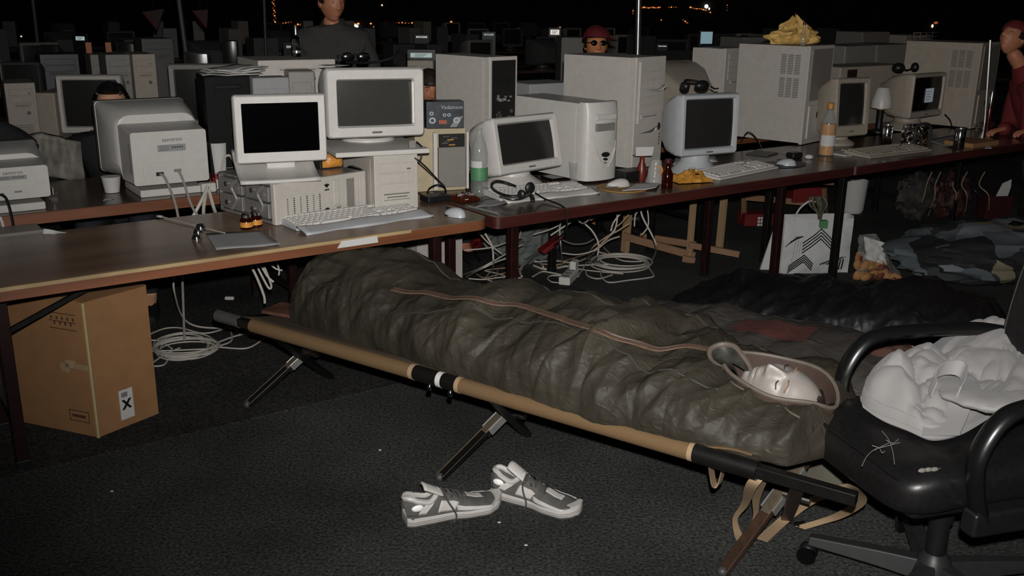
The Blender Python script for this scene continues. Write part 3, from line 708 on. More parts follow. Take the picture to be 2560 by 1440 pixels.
m6 = crt('beige tube monitor with lit window on screen and headphones on top', Vector((c_.x, c_.y, T)), 40, w_, h_, .34, oldbeige, 0, scr_black, stand=.10, bez=.03, chin=.05, rscale=.5)
m6c, m6w, m6h = c_, w_, h_
lit = mat('lit_window', (150, 160, 170), .4, emit=(150, 158, 168, .28)); litd = mat('lit_text', (60, 60, 70), .5)
b = MB(); b.box(-.04, .075, .0055, .0075, .10 + h_ * .34, .10 + h_ * .66); o = obj(b, 'screen_window', lit, m6, smooth=False)
for k in range(4):
    b = MB(); b.box(-.03, .02 + .02 * (k % 2), .0045, .0058, .10 + h_ * (.40 + .06 * k), .10 + h_ * (.41 + .06 * k)); obj(b, 'screen_text', litd, m6, smooth=False)

# tube monitors seen from behind on the far table
def crt_back(label, p, yaw, w, h, d):
    t = crt(label, p, yaw, w, h, d, white, 0, scr_dk, stand=.055, shape='box', badge=False, footw=.62)
    b = MB(); b.box(-w * .34, w * .34, d * .42, d * .97, 0, .034); obj(b, 'base_slab', white, t, bevel=.006); return t
pc = R(352, FV + .05); pw = wid(pc, ROW - 2, 537); cc = pc + ud * pw / 2
W = pw / .80; zh = hgt(Vector((pc.x, pc.y, T)), 333); H = (zh - .055) / .71
cfront = cc + vd * .54
t = crt_back('white tube monitor seen from behind in front of the dark haired person', Vector((cfront.x, cfront.y, T)), ROW - 2 + 180, W, H, .54)
def rear_bits(t, W, H, d, name):
    MR = Tr(0, d + .0005, .055 + H * .36) @ Matrix.Rotation(rad(180), 4, 'Z')
    def rb(nm, x0, x1, z0, z1, m_, y=.0015):
        b = MB(); b.M = MR; b.box(x0 * W, x1 * W, -y, .002, z0 * H, z1 * H); return obj(b, nm, m_, t, smooth=False)
    lp = rb('label_plate', -.13, .17, .08, .17, papergrey)
    for k in range(4):
        b = MB(); b.M = MR; b.box(-.11 * W, (-.02 + .02 * (k % 2)) * W, -.0022, 0, (.095 + .018 * k) * H, (.101 + .018 * k) * H); obj(b, 'print_line', line, lp, smooth=False)
    for k in range(5):
        b = MB(); b.M = MR; b.box(.02 * W + k * .026 * W, .036 * W + k * .026 * W, -.0022, 0, .12 * H, .145 * H); obj(b, 'print_block', darkgrey, lp, smooth=False)
    rb('socket_panel', -.30, .28, -.30, -.05, white, .004); rb('power_socket', -.17, -.09, -.235, -.185, slot, .006); rb('signal_socket', .02, .10, -.20, -.16, greyp, .006)
    text('samtron', .032 * W / .5, 'brand_print', line, t, MR @ Tr(.03 * W, -.001, .235 * H) @ FRONT)
    b = MB(); b.M = MR
    for k in range(8): b.box(-.405 * W, -.398 * W, .03 + k * .02, .04 + k * .02, -.2 * H, .2 * H)
    obj(b, 'side_vent', line, t, smooth=False)
    def q(x, z): 
        v = Matrix.Translation(t.location) @ Matrix.Rotation(t.rotation_euler[2], 4, 'Z') @ MR @ Vector((x * W, -.008, z * H)); return v
    return q
q = rear_bits(t, W, H, .54, 'a')
g = 'cables hanging from the back of the monitors'
cable('grey power cable hanging from the monitor seen from behind', [q(-.13, -.21), q(-.10, -.26) - vd * .03, UV(U_of(q(-.05, 0)), FV - .03, T - .02), UV(U_of(q(-.05, 0)) + .01, FV - .04, T - .16), UV(U_of(q(-.05, 0)) + .01, FV - .03, .5), UV(U_of(q(-.05, 0)) + .01, FV + .05, .02)], .006, mat('grey_cable', (140, 134, 126), .5))
cable('grey signal cable looping from the monitor seen from behind to the lying case', [q(.06, -.18), q(.08, -.28) - vd * .03, UV(U_of(q(.13, 0)), FV - .06, T - .06), UV(U_of(q(.3, 0)), FV - .1, T - .13), UV(U_of(q(.5, 0)), FV - .12, T - .12), UV(U_of(q(.6, 0)), FV - .2, T - .02)], .006, MATS['grey_cable'])
pc2 = R(-60, FV + .03); W2 = wid(pc2, ROW, 132) / .80; cf2 = pc2 + ud * W2 * .40 + vd * .46; H2 = (hgt(R(130, FV + .03), 412) - .055) / .71
t = crt_back('white tube monitor seen from behind cut off at the edge of the picture', Vector((cf2.x, cf2.y, T)), ROW + 180, W2, H2, .46); q = rear_bits(t, W2, H2, .46, 'b')
cable('black power cable hanging from the cut off monitor over the table edge', [q(-.12, -.21), q(-.08, -.30) - vd * .02, UV(U_of(q(-.06, 0)), FV - .02, T - .01), UV(U_of(q(-.06, 0)), FV - .03, T - .14), UV(U_of(q(-.06, 0)), FV - .02, T - .3), UV(U_of(q(-.06, 0)), FV + .1, .02)], .006, cableb)
cable('white cable end hanging at the left end of the far table', [R(0, FV - .015, T - .0), R(8, FV - .02, T - .04), R(12, FV - .025, T - .10), R(14, FV - .02, T - .3), R(14, FV + .1, .02)], .007, cablew)

# keyboards
pk, pl = on(768, 590), on(1085, 543); yk = math.degrees(math.atan2(pl.y - pk.y, pl.x - pk.x)); keyboard('white keyboard with broad wavy wrist rest at the edge of the near table', (pk + pl) / 2, yk, (pl - pk).length, .17, bluegrey, white, rest=.09)
pk, pl = on(1283, 509), on(1488, 487); yk = math.degrees(math.atan2(pl.y - pk.y, pl.x - pk.x)); keyboard('white keyboard with flat palm rest under the headset', (pk + pl) / 2, yk, (pl - pk).length * 1.12, .16, white, white, rest=.07)
pk, pl = on(1800, 452), on(1946, 422); yk = math.degrees(math.atan2(pl.y - pk.y, pl.x - pk.x)); keyboard('white keyboard beside the yellow snack bag', (pk + pl) / 2, yk, (pl - pk).length, .19, white, white)
pk, pl = on(2175, 397), on(2330, 378); yk = math.degrees(math.atan2(pl.y - pk.y, pl.x - pk.x)); keyboard('dim beige keyboard in front of the foil parcel', (pk + pl) / 2, yk, (pl - pk).length, .19, oldbeige, oldbeige)
# mice, mats
mouse('silver computer mouse at the right end of the near table', on(1137, 540), ROW + 15, bluegrey, bm=rust)
b = MB(); n = 30; b.loft([[(.125 * math.cos(a), .125 * math.sin(a), z) for a in [2 * math.pi * i / n for i in range(n)]] for z in (0, .004)]); pm = on(1555, 470)
solo(b, 'mouse_mat', mat('amber_mat', (150, 116, 60), .7), 'round amber mouse mat under the mouse and white paper', 'mouse mat', pm)
mouse('white mouse with dark grey side on the round amber mat', P(1545, 466, T + .005), ROW + 75, white, L=.13, bm=darkgrey)
z = T + .0055; sheet('creased white paper sheet lying half on the round mouse mat', [P(1555, 478, z), P(1640, 473, z), P(1650, 458, z), P(1590, 458, z)], paperm, curl=.006)
b = MB(); b.loft([[(.16 * math.cos(a) * (1 + .1 * math.cos(2 * a)), .11 * math.sin(a), z) for a in [2 * math.pi * i / 24 for i in range(24)]] for z in (0, .003)]); solo(b, 'mouse_mat', black, 'black mouse mat at the table edge under the white mouse', 'mouse mat', on(1955, 412), ROW)
mouse('pale mouse on the black mouse mat', P(1965, 413, T + .004), ROW + 40, bluegrey)
# ---------------------------------------------------------------- small things on the tables
sheet('grey paper sheet lying at the front edge of the near table', [on(541, 625), on(702, 614), on(650, 576), on(514, 585)], papergrey, curl=.004)
b = MB(); c0 = on(915, 600); t = Tr(0, 0, 0); a0, a1 = U_of(on(866, 612)), U_of(on(958, 592))
p0 = UV(a0, -.0014, T - .031); b.M = Rz(ROW); b.loft([[(0, -.001, 0), (a1 - a0, -.001, .0), (a1 - a0 - .004, -.001, .026), (.02, -.001, .026)], [(0, .0008, 0), (a1 - a0, .0008, 0), (a1 - a0 - .004, .0008, .026), (.02, .0008, .026)]])
solo(b, 'paper_label', paperm, 'white paper label stuck on the front edge of the near table', 'label', p0, smooth=False)
# bottle caps pile
cp = on(492, 598); g = 'crumpled silver caps on the near table'
for k, (dx, dy, dz) in enumerate(((0, 0, 0), (.006, .004, .022), (.018, .0, .040))):
    b = MB(); b.lathe([(.019, 0), (.0195, .004), (.016, .014), (.012, .020), (.004, .022)], 14)
    t = solo(b, 'metal_cap', chrome, ['crumpled silver cap at the bottom of the little pile on the near table', 'crumpled silver cap in the middle of the little pile on the near table', 'crumpled silver cap on top of the little pile on the near table'][k], 'cap', cp + Vector((dx, dy, dz)), group=g)
cp2 = on(500, 606)
b = MB(); q1, q2 = on(400, 541, T + .008), on(562, 583, T + .004); b.tube([q1 * 0, (q2 - q1) * .5, q2 - q1], .0035); t = solo(b, 'plastic_spoon', mat('pale_plastic', (150, 142, 130), .4), 'pale plastic spoon lying behind the silver caps', 'spoon', q1)
b = MB(); b.sphere((0, 0, 0), (.022, .012, .005), 12, 6); o = obj(b, 'bowl', paperm, t); o.rotation_euler = (0, 0, math.atan2(q2.y - q1.y, q2.x - q1.x))
sheet('twisted white paper scrap at the back edge of the near table', [on(106, 586), on(150, 586), on(168, 583), on(108, 572, T + .02)], paperm, curl=.004)
for k, (x, y, l) in enumerate(((617, 572, 'small brown glass jar with white lid beside the lying case, front one'), (640, 566, 'small brown glass jar with white lid beside the lying case, rear one'))):
    t = thing('glass_jar', l, 'jar', on(x, y), 0, 'brown jars on the near table')
    b = MB(); b.lathe([(.022, 0), (.026, .004), (.026, .040), (.020, .048)], 18); obj(b, 'jar_body', brownglass, t)
    b = MB(); b.lathe([(.021, .046), (.022, .058), (.016, .064), (.003, .066)], 16); obj(b, 'lid', chrome, t)
    b = MB(); b.grid(16, 2, lambda a, q: (.0266 * math.cos(2 * math.pi * a), .0266 * math.sin(2 * math.pi * a), .010 + .02 * q)); obj(b, 'label', orange, t)
# amber food pack on the case
p = P(800, 424, T + hc); t = thing('food_pack', 'black box with amber end lying on top of the lying computer case', 'food pack', p, 38)
b = MB(); b.box(0, .115, 0, .12, 0, .066); obj(b, 'box', black, t, bevel=.004)
b = MB()
def fp_(a, q): return (.012 + a * .098, -.028 * math.sin(math.pi * a) ** .5 * math.sin(math.pi * q) ** .5 + .006 * fb(a * 5, q * 5), .004 + q * .062)
b.grid(14, 10, fp_); obj(b, 'amber_contents', orange, t)
# cardboard and things behind
p = on(1062, 482); c_, w_, h_ = fit(p, 20, 1168, 322)
t = thing('cabinet_case', 'yellowed beige case with a grey door between big monitor and tilted monitor', 'computer case', c_, 20)
b = MB(); b.box(-w_ / 2 - .04, w_ / 2, .02, .20, 0, h_); obj(b, 'case', yellowed, t, bevel=.006)
b = MB(); b.box(-w_ / 2 + .07, w_ / 2 - .006, 0, .022, .02, h_ - .09); obj(b, 'door', greyp, t, bevel=.004)
for x0, x1, z0_, z1_ in ((-w_ / 2 + .045, -w_ / 2 + .062, .01, h_ - .02), (w_ / 2 - .004, w_ / 2 + .008, .01, h_ - .02)):
    b = MB(); b.box(x0, x1, -.004, .022, z0_, z1_); obj(b, 'frame_post', white, t, bevel=.002)
b = MB(); b.box(-w_ / 2 + .075, w_ / 2 - .01, .006, .022, h_ - .088, h_ - .03); o = obj(b, 'window', slot, t, smooth=False)
for k in range(6):
    b = MB(); x = -w_ / 2 + .08 + random.random() * (w_ - .12); b.box(x, x + .03, .001, .01, h_ - .082 + .008 * k, h_ - .077 + .008 * k); obj(b, 'circuit_strip', [orange, metal, darkgrey][k % 3], o, smooth=False)
zb = T + h_ + .002; p = P(1066, 322, zb); c_, w_, h_ = fit(p, 14, 1160, 254)
t = thing('graphics_card_box', 'dark printed product box on the yellowed case', 'box', c_, 14)
bxm = mat('dark_box_print', (44, 48, 52), .35, var=.5, scale=22); b = MB(); b.box(-w_ / 2, w_ / 2, 0, .09, 0, h_); obj(b, 'carton', bxm, t, bevel=.003)
pm_ = mat('pale_blue_print', (150, 160, 166), .5)
text('Vadamson', h_ * .20, 'lettering', pm_, t, Tr(w_ * .18, -.0012, h_ * .78) @ FRONT)
for x, z, r in ((-.34, .30, .13), (.30, .30, .13), (.10, .50, .07), (-.02, .50, .07), (-.36, .56, .08)):
    b = MB(); n = 18; b.loft([[(w_ * x + h_ * rr * math.cos(a), y, h_ * z + h_ * rr * .9 * math.sin(a)) for a in [2 * math.pi * i / n for i in range(n)]] for rr, y in ((r * .5, -.0012), (r, -.0012), (r, .001), (r * .5, .001))] , False, False); obj(b, 'ring_print', pm_, t, smooth=False)
b = MB(); b.box(-w_ * .17, w_ * .04, -.0012, .001, h_ * .17, h_ * .31); obj(b, 'red_print', mat('rust_print', (150, 70, 44), .5), t, smooth=False)
b = MB(); b.loft([[(w_ * .12, y, h_ * .05), (w_ * .3, y, h_ * .05), (w_ * .48, y, h_ * .45), (w_ * .3, y, h_ * .42)] for y in (-.001, .001)]); obj(b, 'swoosh_print', greyp, t, smooth=False)
# hand set hung on the platform with its lead
hp = P(1030, 372, T + .26); t = thing('webcam', 'grey clip-on camera hanging off the monitor platform with black lead', 'webcam', hp, 20)
b = MB(); b.loft([rrect(.03, .075, .012, y=y) for y in (-.012, .012)]); obj(b, 'body', greyp, t, bevel=.003)
b = MB(); b.tube([(.02, 0, .03), (.045, 0, .0), (.035, 0, -.05), (.012, 0, -.045)], .004, sm=6); obj(b, 'clip', cableb, t)
cable('thin black lead running down from the hanging camera to the table', [hp + Vector((.01, -.015, -.035)), P(1062, 415, T + .2), P(1095, 450, T + .09), on(1115, 470, T + .01), on(1110, 480), on(1070, 478)], .0035, cableb)
cable('black cable loop on the table before the yellowed case', [on(1068, 482), on(1075, 470, T + .04), on(1095, 462, T + .06), on(1112, 470, T + .04), on(1115, 486)], .004, cableb)
b = MB(); b.box(-.06, .06, -.04, .04, 0, .028); solo(b, 'power_adapter', black, 'black power adapter lying before the yellowed case', 'adapter', on(1088, 502), ROW, bevel=.006)
# snack packet with white print
t = thing('snack_packet', 'shiny brown packet with white print beside the clear bottle', 'packet', on(1160, 500), ROW + 10)
def pk_(a, q): 
    x, y = (a - .5) * .12, (q - .5) * .12; e = min(1, 6 * min(a, 1 - a)) * min(1, 6 * min(q, 1 - q)); return (x, y, .003 + e * (.022 + .01 * fb(a * 6, q * 6)))
b = MB(); b.grid(16, 16, pk_); obj(b, 'packet', brownglass if False else mat('brown_foil', (74, 30, 16), .2, .3, var=.3), t)
for k in range(11):
    b = MB(); x, y = random.uniform(-.04, .045), random.uniform(-.05, .02); b.M = Tr(x, y, pk_(x / .12 + .5, y / .12 + .5)[2] + .001) @ Rz(random.uniform(0, 90)); b.box(-.009, .009, -.004, .004, -.002, .001); obj(b, 'white_print', paperm, t, smooth=False)
prof = [(.036, 0), (.04, .01), (.04, .12), (.037, .14), (.04, .16), (.039, .20), (.030, .245), (.016, .285), (.013, .30), (.014, .315)]
bottle('clear plastic bottle with green label beside the tilted monitor', on(1198, 488), prof, pet, mat('green_cap', (60, 100, 70), .5), lab=[(.075, .135, .0405, mat('green_label', (72, 122, 84), .5), 180, 360), (.135, .165, .041, paperm, 200, 290)], cap=False)
# headset over the keyboard
hc_ = on(1290, 475); t = thing('headset', 'black headset with microphone lying over the white keyboard', 'headset', on(1290, 480, T + .03))
o0 = t.location; W = lambda x, y, z: P(x, y, z) - o0
b = MB(); b.tube([W(1322, 480, T + .05), W(1290, 490, T + .035), W(1262, 488, T + .035), W(1236, 476, T + .04), W(1229, 462, T + .055), W(1240, 453, T + .07), W(1262, 456, T + .06), W(1290, 466, T + .045)], .0065, sm=7); obj(b, 'headband', black, t)
b = MB(); b.tube([W(1250, 490, T + .042), W(1275, 498, T + .036), W(1300, 497, T + .036), W(1322, 488, T + .04)], .004, sm=6); obj(b, 'steel_band', metal, t)
b = MB(); b.M = Matrix.Translation(W(1325, 470, T + .055)) @ Rz(30); b.sphere((0, 0, 0), (.026, .012, .028), 16, 10); obj(b, 'ear_cushion', black, t)
b = MB(); b.M = Matrix.Translation(W(1304, 486, T + .04)) @ Rz(-20); b.sphere((0, 0, 0), (.020, .012, .022), 16, 10); obj(b, 'ear_cushion', black, t)
b = MB(); b.tube([W(1322, 482, T + .045), W(1330, 492, T + .03), W(1332, 502, T + .025)], .009, sm=5, taper=[1, 1.2, .4]); obj(b, 'microphone', black, t)
cable('black headset lead running over the edge of the table', [P(1338, 482, T + .04), P(1360, 496, T + .015), UV(U_of(on(1383, 512)), .02, T + .006), UV(U_of(on(1383, 512)) + .004, -.008, T - .02), UV(U_of(on(1383, 512)) + .004, -.01, T - .10), UV(U_of(on(1383, 512)), .06, T - .16)], .0042, cableb)
sheet('crinkled clear plastic sleeve at the joint between the two tables', [on(1182, 520), on(1262, 512), on(1275, 500), on(1215, 498)], papergrey, 'plastic_sleeve', curl=.005, cat='plastic sleeve')
cable('flattened silver drinking straw pointing at the table joint', [on(1172, 516, T + .004), on(1205, 524, T + .004), on(1243, 534, T + .004)], .005, galv, group=None, name='straw')
# tumbler
b = MB(); b.lathe([(.003, .003), (.026, .003), (.036, .094), (.039, .098), (.039, .1), (.035, .098), (.025, .006), (.003, .006)], 28)
solo(b, 'plastic_tumbler', pet, 'clear plastic tumbler in front of the rounded white tower', 'cup', on(1438, 453))
b = MB(); b.box(-.05, .05, -.05, .05, 0, .012); solo(b, 'compact_disc_case', blackgloss, 'black disc case lying under the tilted monitor', 'disc case', on(1385, 447), ROW)
# clutter between the towers
b = MB(); b.box(-.08, .08, -.05, .05, 0, .05); t = solo(b, 'hard_drive', black, 'black box in the shadow below the tall full tower', 'box', on(1575, 448), ROW, bevel=.004)
b = MB(); b.lathe([(.024, 0), (.026, .006), (.026, .06), (.013, .095), (.012, .12), (.014, .125)], 18); solo(b, 'red_bottle', mat('red_brown_plastic', (96, 34, 22), .35), 'small red brown bottle under the folded white card', 'bottle', on(1603, 449))
t = MB(); t.loft([[(-.045, -.02, 0), (.045, -.02, 0), (.05, -.026, .045), (-.05, -.026, .045)], [(-.045, -.019, 0), (.045, -.019, 0), (.05, -.025, .045), (-.05, -.025, .045)]]); t.box(-.045, .045, -.02, .03, -.001, 0)
solo(t, 'folded_card', paperm, 'folded white card propped on the small red brown bottle', 'card', on(1603, 449, T) + Vector((0, 0, .127)), 15, smooth=False)
t = thing('plastic_bag', 'crinkled clear plastic bag with amber thing inside beside the brown bottle', 'bag', on(1637, 458))
b = MB(); b.grid(16, 10, lambda a, q: ((.05 + .012 * fb(math.cos(6.283 * a) * 3, math.sin(6.283 * a) * 3 + q * 4)) * math.cos(6.283 * a) * (1 - .5 * q), (.04 + .01 * fb(a * 9, q * 4)) * math.sin(6.283 * a) * (1 - .5 * q), .002 + .115 * q), cu=True); obj(b, 'film', mat('cloudy_plastic', (190, 188, 182), .2, trans=.55, ior=1.2), t)
b = MB(); b.M = Tr(.01, -.02, .07) @ Matrix.Rotation(rad(80), 4, 'X'); b.tube([(.02 * math.cos(a), .02 * math.sin(a), 0) for a in [2 * math.pi * i / 14 for i in range(14)]], .006, closed=True); obj(b, 'amber_ring', orange, t)
bottle('small empty brown glass bottle at the table edge beside the snack bag', on(1667, 470), [(.026, 0), (.028, .008), (.028, .07), (.016, .095), (.0155, .13)], brownglass, mat('dark_red_cap', (60, 20, 16), .4), (.014, .017))
t = thing('snack_bag', 'crumpled yellow snack bag before the keyboard', 'bag', on(1724, 452), 20)
def sb_(a, q):
    x, y = (a - .5) * .21, (q - .5) * .15; e = (math.sin(math.pi * a) * math.sin(math.pi * q)) ** .6; return (x + .01 * fb(a * 4, q * 4, 3), y + .01 * fb(a * 4, q * 4, 5), .004 + e * (.045 + .03 * fb(a * 6, q * 6)))
b = MB(); b.grid(26, 20, sb_); obj(b, 'bag', mat('yellow_foil', (196, 138, 58), .3, .15, var=.2, scale=25), t)
for k in range(7):
    a, q = random.uniform(.15, .85), random.uniform(.15, .8); b = MB(); v = sb_(a, q); b.M = Tr(v[0], v[1], v[2] + .002); b.sphere((0, 0, 0), (.014, .01, .004), 8, 4); obj(b, 'print_patch', [paperm, papergrey, brownglass][k % 3], t)
for k in range(3):
    sheet(['stack of loose paper under the silver monitor, lowest sheets', 'loose paper under the silver monitor, middle sheet', 'loose paper under the silver monitor, top sheet'][k], [P(1682 + 6 * k, 412 - 3 * k, T + .004 * k), P(1795 - 6 * k, 405 - 2 * k, T + .004 * k), P(1785, 388 - 2 * k, T + .004 * k), P(1690, 392 - k, T + .004 * k)], paperm, group='papers under the silver monitor')
# on top of the silver monitor: sunglasses and headphones
tp = m4c + Vector((0, 0, .105 + m4h)) + ud * 0
def top_at(x, y, z): return P(x, y, z)
zt = T + .105 + m4h
t = thing('headphones', 'black folded headphones on top of the silver tube monitor', 'headphones', P(1775, 228, zt) + vd * .06, ROW)
b = MB(); b.sphere((0, 0, .026), (.05, .03, .028), 16, 10); obj(b, 'ear_cup', black, t)
b = MB(); b.sphere((-.11, .02, .024), (.024, .03, .026), 14, 8); obj(b, 'ear_cup', black, t)
b = MB(); b.tube([(-.11, .02, .03), (-.08, .05, .05), (-.04, .06, .05), (.0, .03, .045)], .007, sm=6); obj(b, 'headband', black, t)
b = MB(); b.tube([(.045, -.02, .02), (.09, -.01, .006), (.13, .0, .005)], .004, sm=6); obj(b, 'lead', cableb, t)
sheet('white paper curling behind the sunken corner of the silver monitor', [P(1655, 233, zt) + vd * .1, P(1700, 230, zt) + vd * .1, P(1705, 222, zt) + vd * .22, P(1650, 225, zt) + vd * .22], paperm, curl=.03)
# headphones on m6
zt6 = T + .10 + m6h
t = thing('headphones', 'black headphones on top of the monitor with the lit window', 'headphones', P(2280, 183, zt6) + vd * .08, ROW)
b = MB(); b.sphere((-.05, 0, .035), (.05, .045, .036), 14, 8); obj(b, 'ear_cup', black, t)
b = MB(); b.sphere((.14, -.01, .034), (.028, .03, .034), 14, 8); obj(b, 'ear_cup', black, t)
b = MB(); b.tube([(-.05, .02, .06), (.0, .03, .06), (.05, .03, .03), (.09, .02, .012), (.14, 0, .03)], .006, sm=6); obj(b, 'headband', black, t)
# yellow bag on tower C
zC = T + tC[2] + .003
pC = P(2005, 113, zC) + vd * .08
t = thing('crumpled_bag', 'crumpled yellow paper bag on top of the tall server tower', 'bag', pC, 20)
b = MB()
def cb(a, q):
    th = 6.283 * a; r = (.13 if q < .5 else .10) * math.sin(math.pi * (.06 + .94 * q) ** .8) ** .5 * (1 + .55 * fb(math.cos(th) * 1.8, math.sin(th) * 1.8 + 9, q * 3)); r = max(r, .02)
    return (r * math.cos(th) * (1.25 - .5 * q) + .05 * math.cos(th) * (1 - q) ** 2, r * .7 * math.sin(th), .003 + q * (.17 + .05 * fb(math.cos(th) * 2, math.sin(th) * 2)))
b.grid(34, 20, cb, cu=True); obj(b, 'paper_bag', mat('yellow_paper', (206, 168, 96), .6, var=.2, scale=16, bump=.1), t, smooth=False)
bottle('small glass bottle of red drops before the yellow paper bag', pC + ud * -.02 - vd * .10, [(.018, 0), (.02, .01), (.02, .06), (.008, .10), (.008, .13)], pet, mat('dark_red_cap', (60, 20, 16), .4), (.015, .010))
# on the third table
prof = [(.042, 0), (.046, .012), (.046, .13), (.044, .155), (.046, .17), (.045, .20), (.03, .245), (.017, .27), (.016, .285)]
bottle('tall bottle of orange drink with white label', on(2064, 388), prof, pet, orange, (.03, .019), lab=[(.06, .125, .0468, paperm, 200, 330)], liquid=([(.004, .004), (.043, .006), (.044, .19), (.004, .191)], mat('orange_drink', (188, 128, 60), .3)))
lp = R(2195, .84); t = thing('table_lamp', 'small table lamp with white shade and black stem between two monitors', 'lamp', lp)
lh_ = hgt(lp, 218); b = MB(); b.lathe([(.055, 0), (.055, .012), (.022, .03)], 20); obj(b, 'base', black, t)
b = MB(); b.lathe([(.022, .02), (.026, lh_ * .5), (.028, lh_ * .52)], 16); obj(b, 'stem', black, t)
b = MB(); b.lathe([(.030, lh_ * .515), (.030, lh_ * .56)], 16); obj(b, 'collar', orange, t)
b = MB(); b.loft([[(r * math.cos(a), r * math.sin(a), z) for a in [2 * math.pi * i / 24 for i in range(24)]] for r, z in ((.072, lh_ * .55), (.070, lh_ * .70), (.045, lh_ * .97), (.035, lh_))], True, True); obj(b, 'lamp_shade', white, t)
can('silver drink can wrapped in clear film before the lamp', on(2214, 364), chrome, r=.036, h=.135)
can('shiny silver drink can near the table edge at the far end', on(2395, 374), chrome, r=.034, h=.135)
t = thing('foil_parcel', 'square parcel of crinkled foil in clear film on the third table', 'parcel', on(2284, 366), ROW)
b = MB()
def fo_(a, q):
    th = 6.283 * a; c, s = math.cos(th), math.sin(th); k = .068 / max(abs(c), abs(s)) ** .82; e = 1 + .10 * fb(c * 4, s * 4, q * 6) + .05 * rid(c * 8, s * 8, q * 9)
    return (k * c * e, k * s * .8 * e, .003 + .135 * q)
b.grid(48, 16, fo_, cu=True); b.grid(8, 8, lambda a, q: ((a - .5) * .13, (q - .5) * .1, .136 + .008 * fb(a * 5, q * 5))); obj(b, 'foil', chrome, t)
b = MB()
for sx in (-1, 1): b.tube([(sx * .082, -.05, .005), (sx * .092, -.055, .07), (sx * .084, -.05, .125), (sx * .05, -.04, .15)], .009, sm=6)
b.tube([(-.07, -.05, .142), (0, -.055, .155), (.07, -.05, .142)], .009, sm=6); obj(b, 'film_fold', mat('dark_film', (50, 50, 52), .15), t)
sheet('rumpled white paper behind the silver can at the far end', [P(2315, 352, T), P(2380, 372, T), P(2440, 358, T), P(2380, 338, T)], papergrey, curl=.02)
b = MB(); b.box(-.16, .16, -.1, .1, 0, .03); solo(b, 'carton_tray', card, 'flat tan cardboard lid beside the silver can', 'box', on(2428, 362), ROW, bevel=.003)
sheet('white paper scrap at the right edge of the third table', [on(2462, 372), on(2480, 372), on(2476, 362), on(2464, 362)], paperm)
for k, (x, y, w1, l) in enumerate(((2110, 385, .16, 'open magazine lying before the orange drink bottle'), (2140, 378, .12, 'white leaflet behind the dim keyboard'), (1905, 385, .16, 'dark booklet at the foot of the server tower'))):
    b = MB(); b.box(-w1 / 2, w1 / 2, -.07, .07, 0, .008); solo(b, 'magazine', [paperm, paperm, darkgrey][k], l, 'magazine', on(x, y), ROW + 8 * k, bevel=.002)
b = MB(); b.box(-.045, .045, -.03, .03, 0, .035); solo(b, 'wallet', black, 'black wallet standing beside the orange drink bottle', 'wallet', on(1985, 395), ROW, bevel=.01)
b = MB(); b.sphere((0, 0, .014), (.026, .016, .014), 10, 6); solo(b, 'crumpled_tissue', paperm, 'crumpled white tissue before the orange drink bottle', 'tissue', on(2022, 398))
t = MB(); t.tube([P(1852, 335, T + .05) * 0, P(1870, 330, T + .12) - P(1852, 355, T), P(1893, 348, T + .06) - P(1852, 355, T), P(1905, 372, T + .004) - P(1852, 355, T)], .0035, sm=7); solo(t, 'cable', mat('brown_cable', (70, 44, 32), .5), 'thin brown cable arching beside the silver monitor', 'cable', P(1852, 355, T))
cable('black cable pair hanging beside the monitor with the lit window', [P(2362, 285, T + .14), P(2375, 300, T + .1), P(2380, 315, T + .05), P(2390, 330, T + .005)], .004, cableb)
b = MB(); b.grid(20, 12, lambda a, q: ((.07 + .03 * fb(math.cos(6.283 * a) * 3, math.sin(6.283 * a) * 3, q * 3)) * math.cos(6.283 * a) * math.cos(q * 1.5), (.06) * math.sin(6.283 * a) * math.cos(q * 1.5), .002 + .06 * math.sin(q * 1.57)), cu=True)
solo(b, 'crumpled_foil', chrome, 'crumpled silver foil at the foot of the last server tower', 'foil', on(2462, 322), smooth=False)
# white cup and saucer bits on the far table
b = MB(); b.lathe([(.003, 0), (.032, .002), (.042, .07), (.044, .075)], 20); solo(b, 'paper_cup', paperm, 'white paper cup under the monitor seen from behind', 'cup', R(281, FV + .28))
b = MB(); b.box(-.018, .018, -.018, .018, 0, .018); b.lathe([(.01, .018), (.008, .045)], 10); solo(b, 'glass_stopper', chrome, 'shiny glass stopper beside the cut off monitor', 'stopper', R(134, FV + .30), 20)
sheet('small white paper scrap at the front of the far table', [R(258, FV + .10), R(286, FV + .11), R(282, FV + .15), R(262, FV + .15)], paperm)
b = MB(); b.box(-.035, .035, -.025, .025, 0, .045); solo(b, 'plug_adapter', white, 'white plug adapter on the far table beside the lying case', 'plug', R(520, FV + .06), ROW, bevel=.008)
cable('white cable arching behind the flat screen monitor', [R(553, FV - .03, T + .1), R(560, FV, T + .16), R(575, FV, T + .17), R(588, FV - .05, T + .14)], .006, cablew)
g = 'white cables between the two tables'
for k, pts in enumerate(([R(480, FV - .06, T - .09), R(505, FV - .05, T - .01), R(520, FV - .03, T + .045)], [R(522, FV - .04, T + .03), R(535, FV - .08, T - .05), R(545, FV - .15, T - .08)], [R(515, FV - .03, T + .02), R(510, FV - .1, T - .08), R(545, FV - .2, T - .11)])):
    cable('white cable sagging through the gap behind the lying case', [q for q in pts], .008, cablew, group=g)

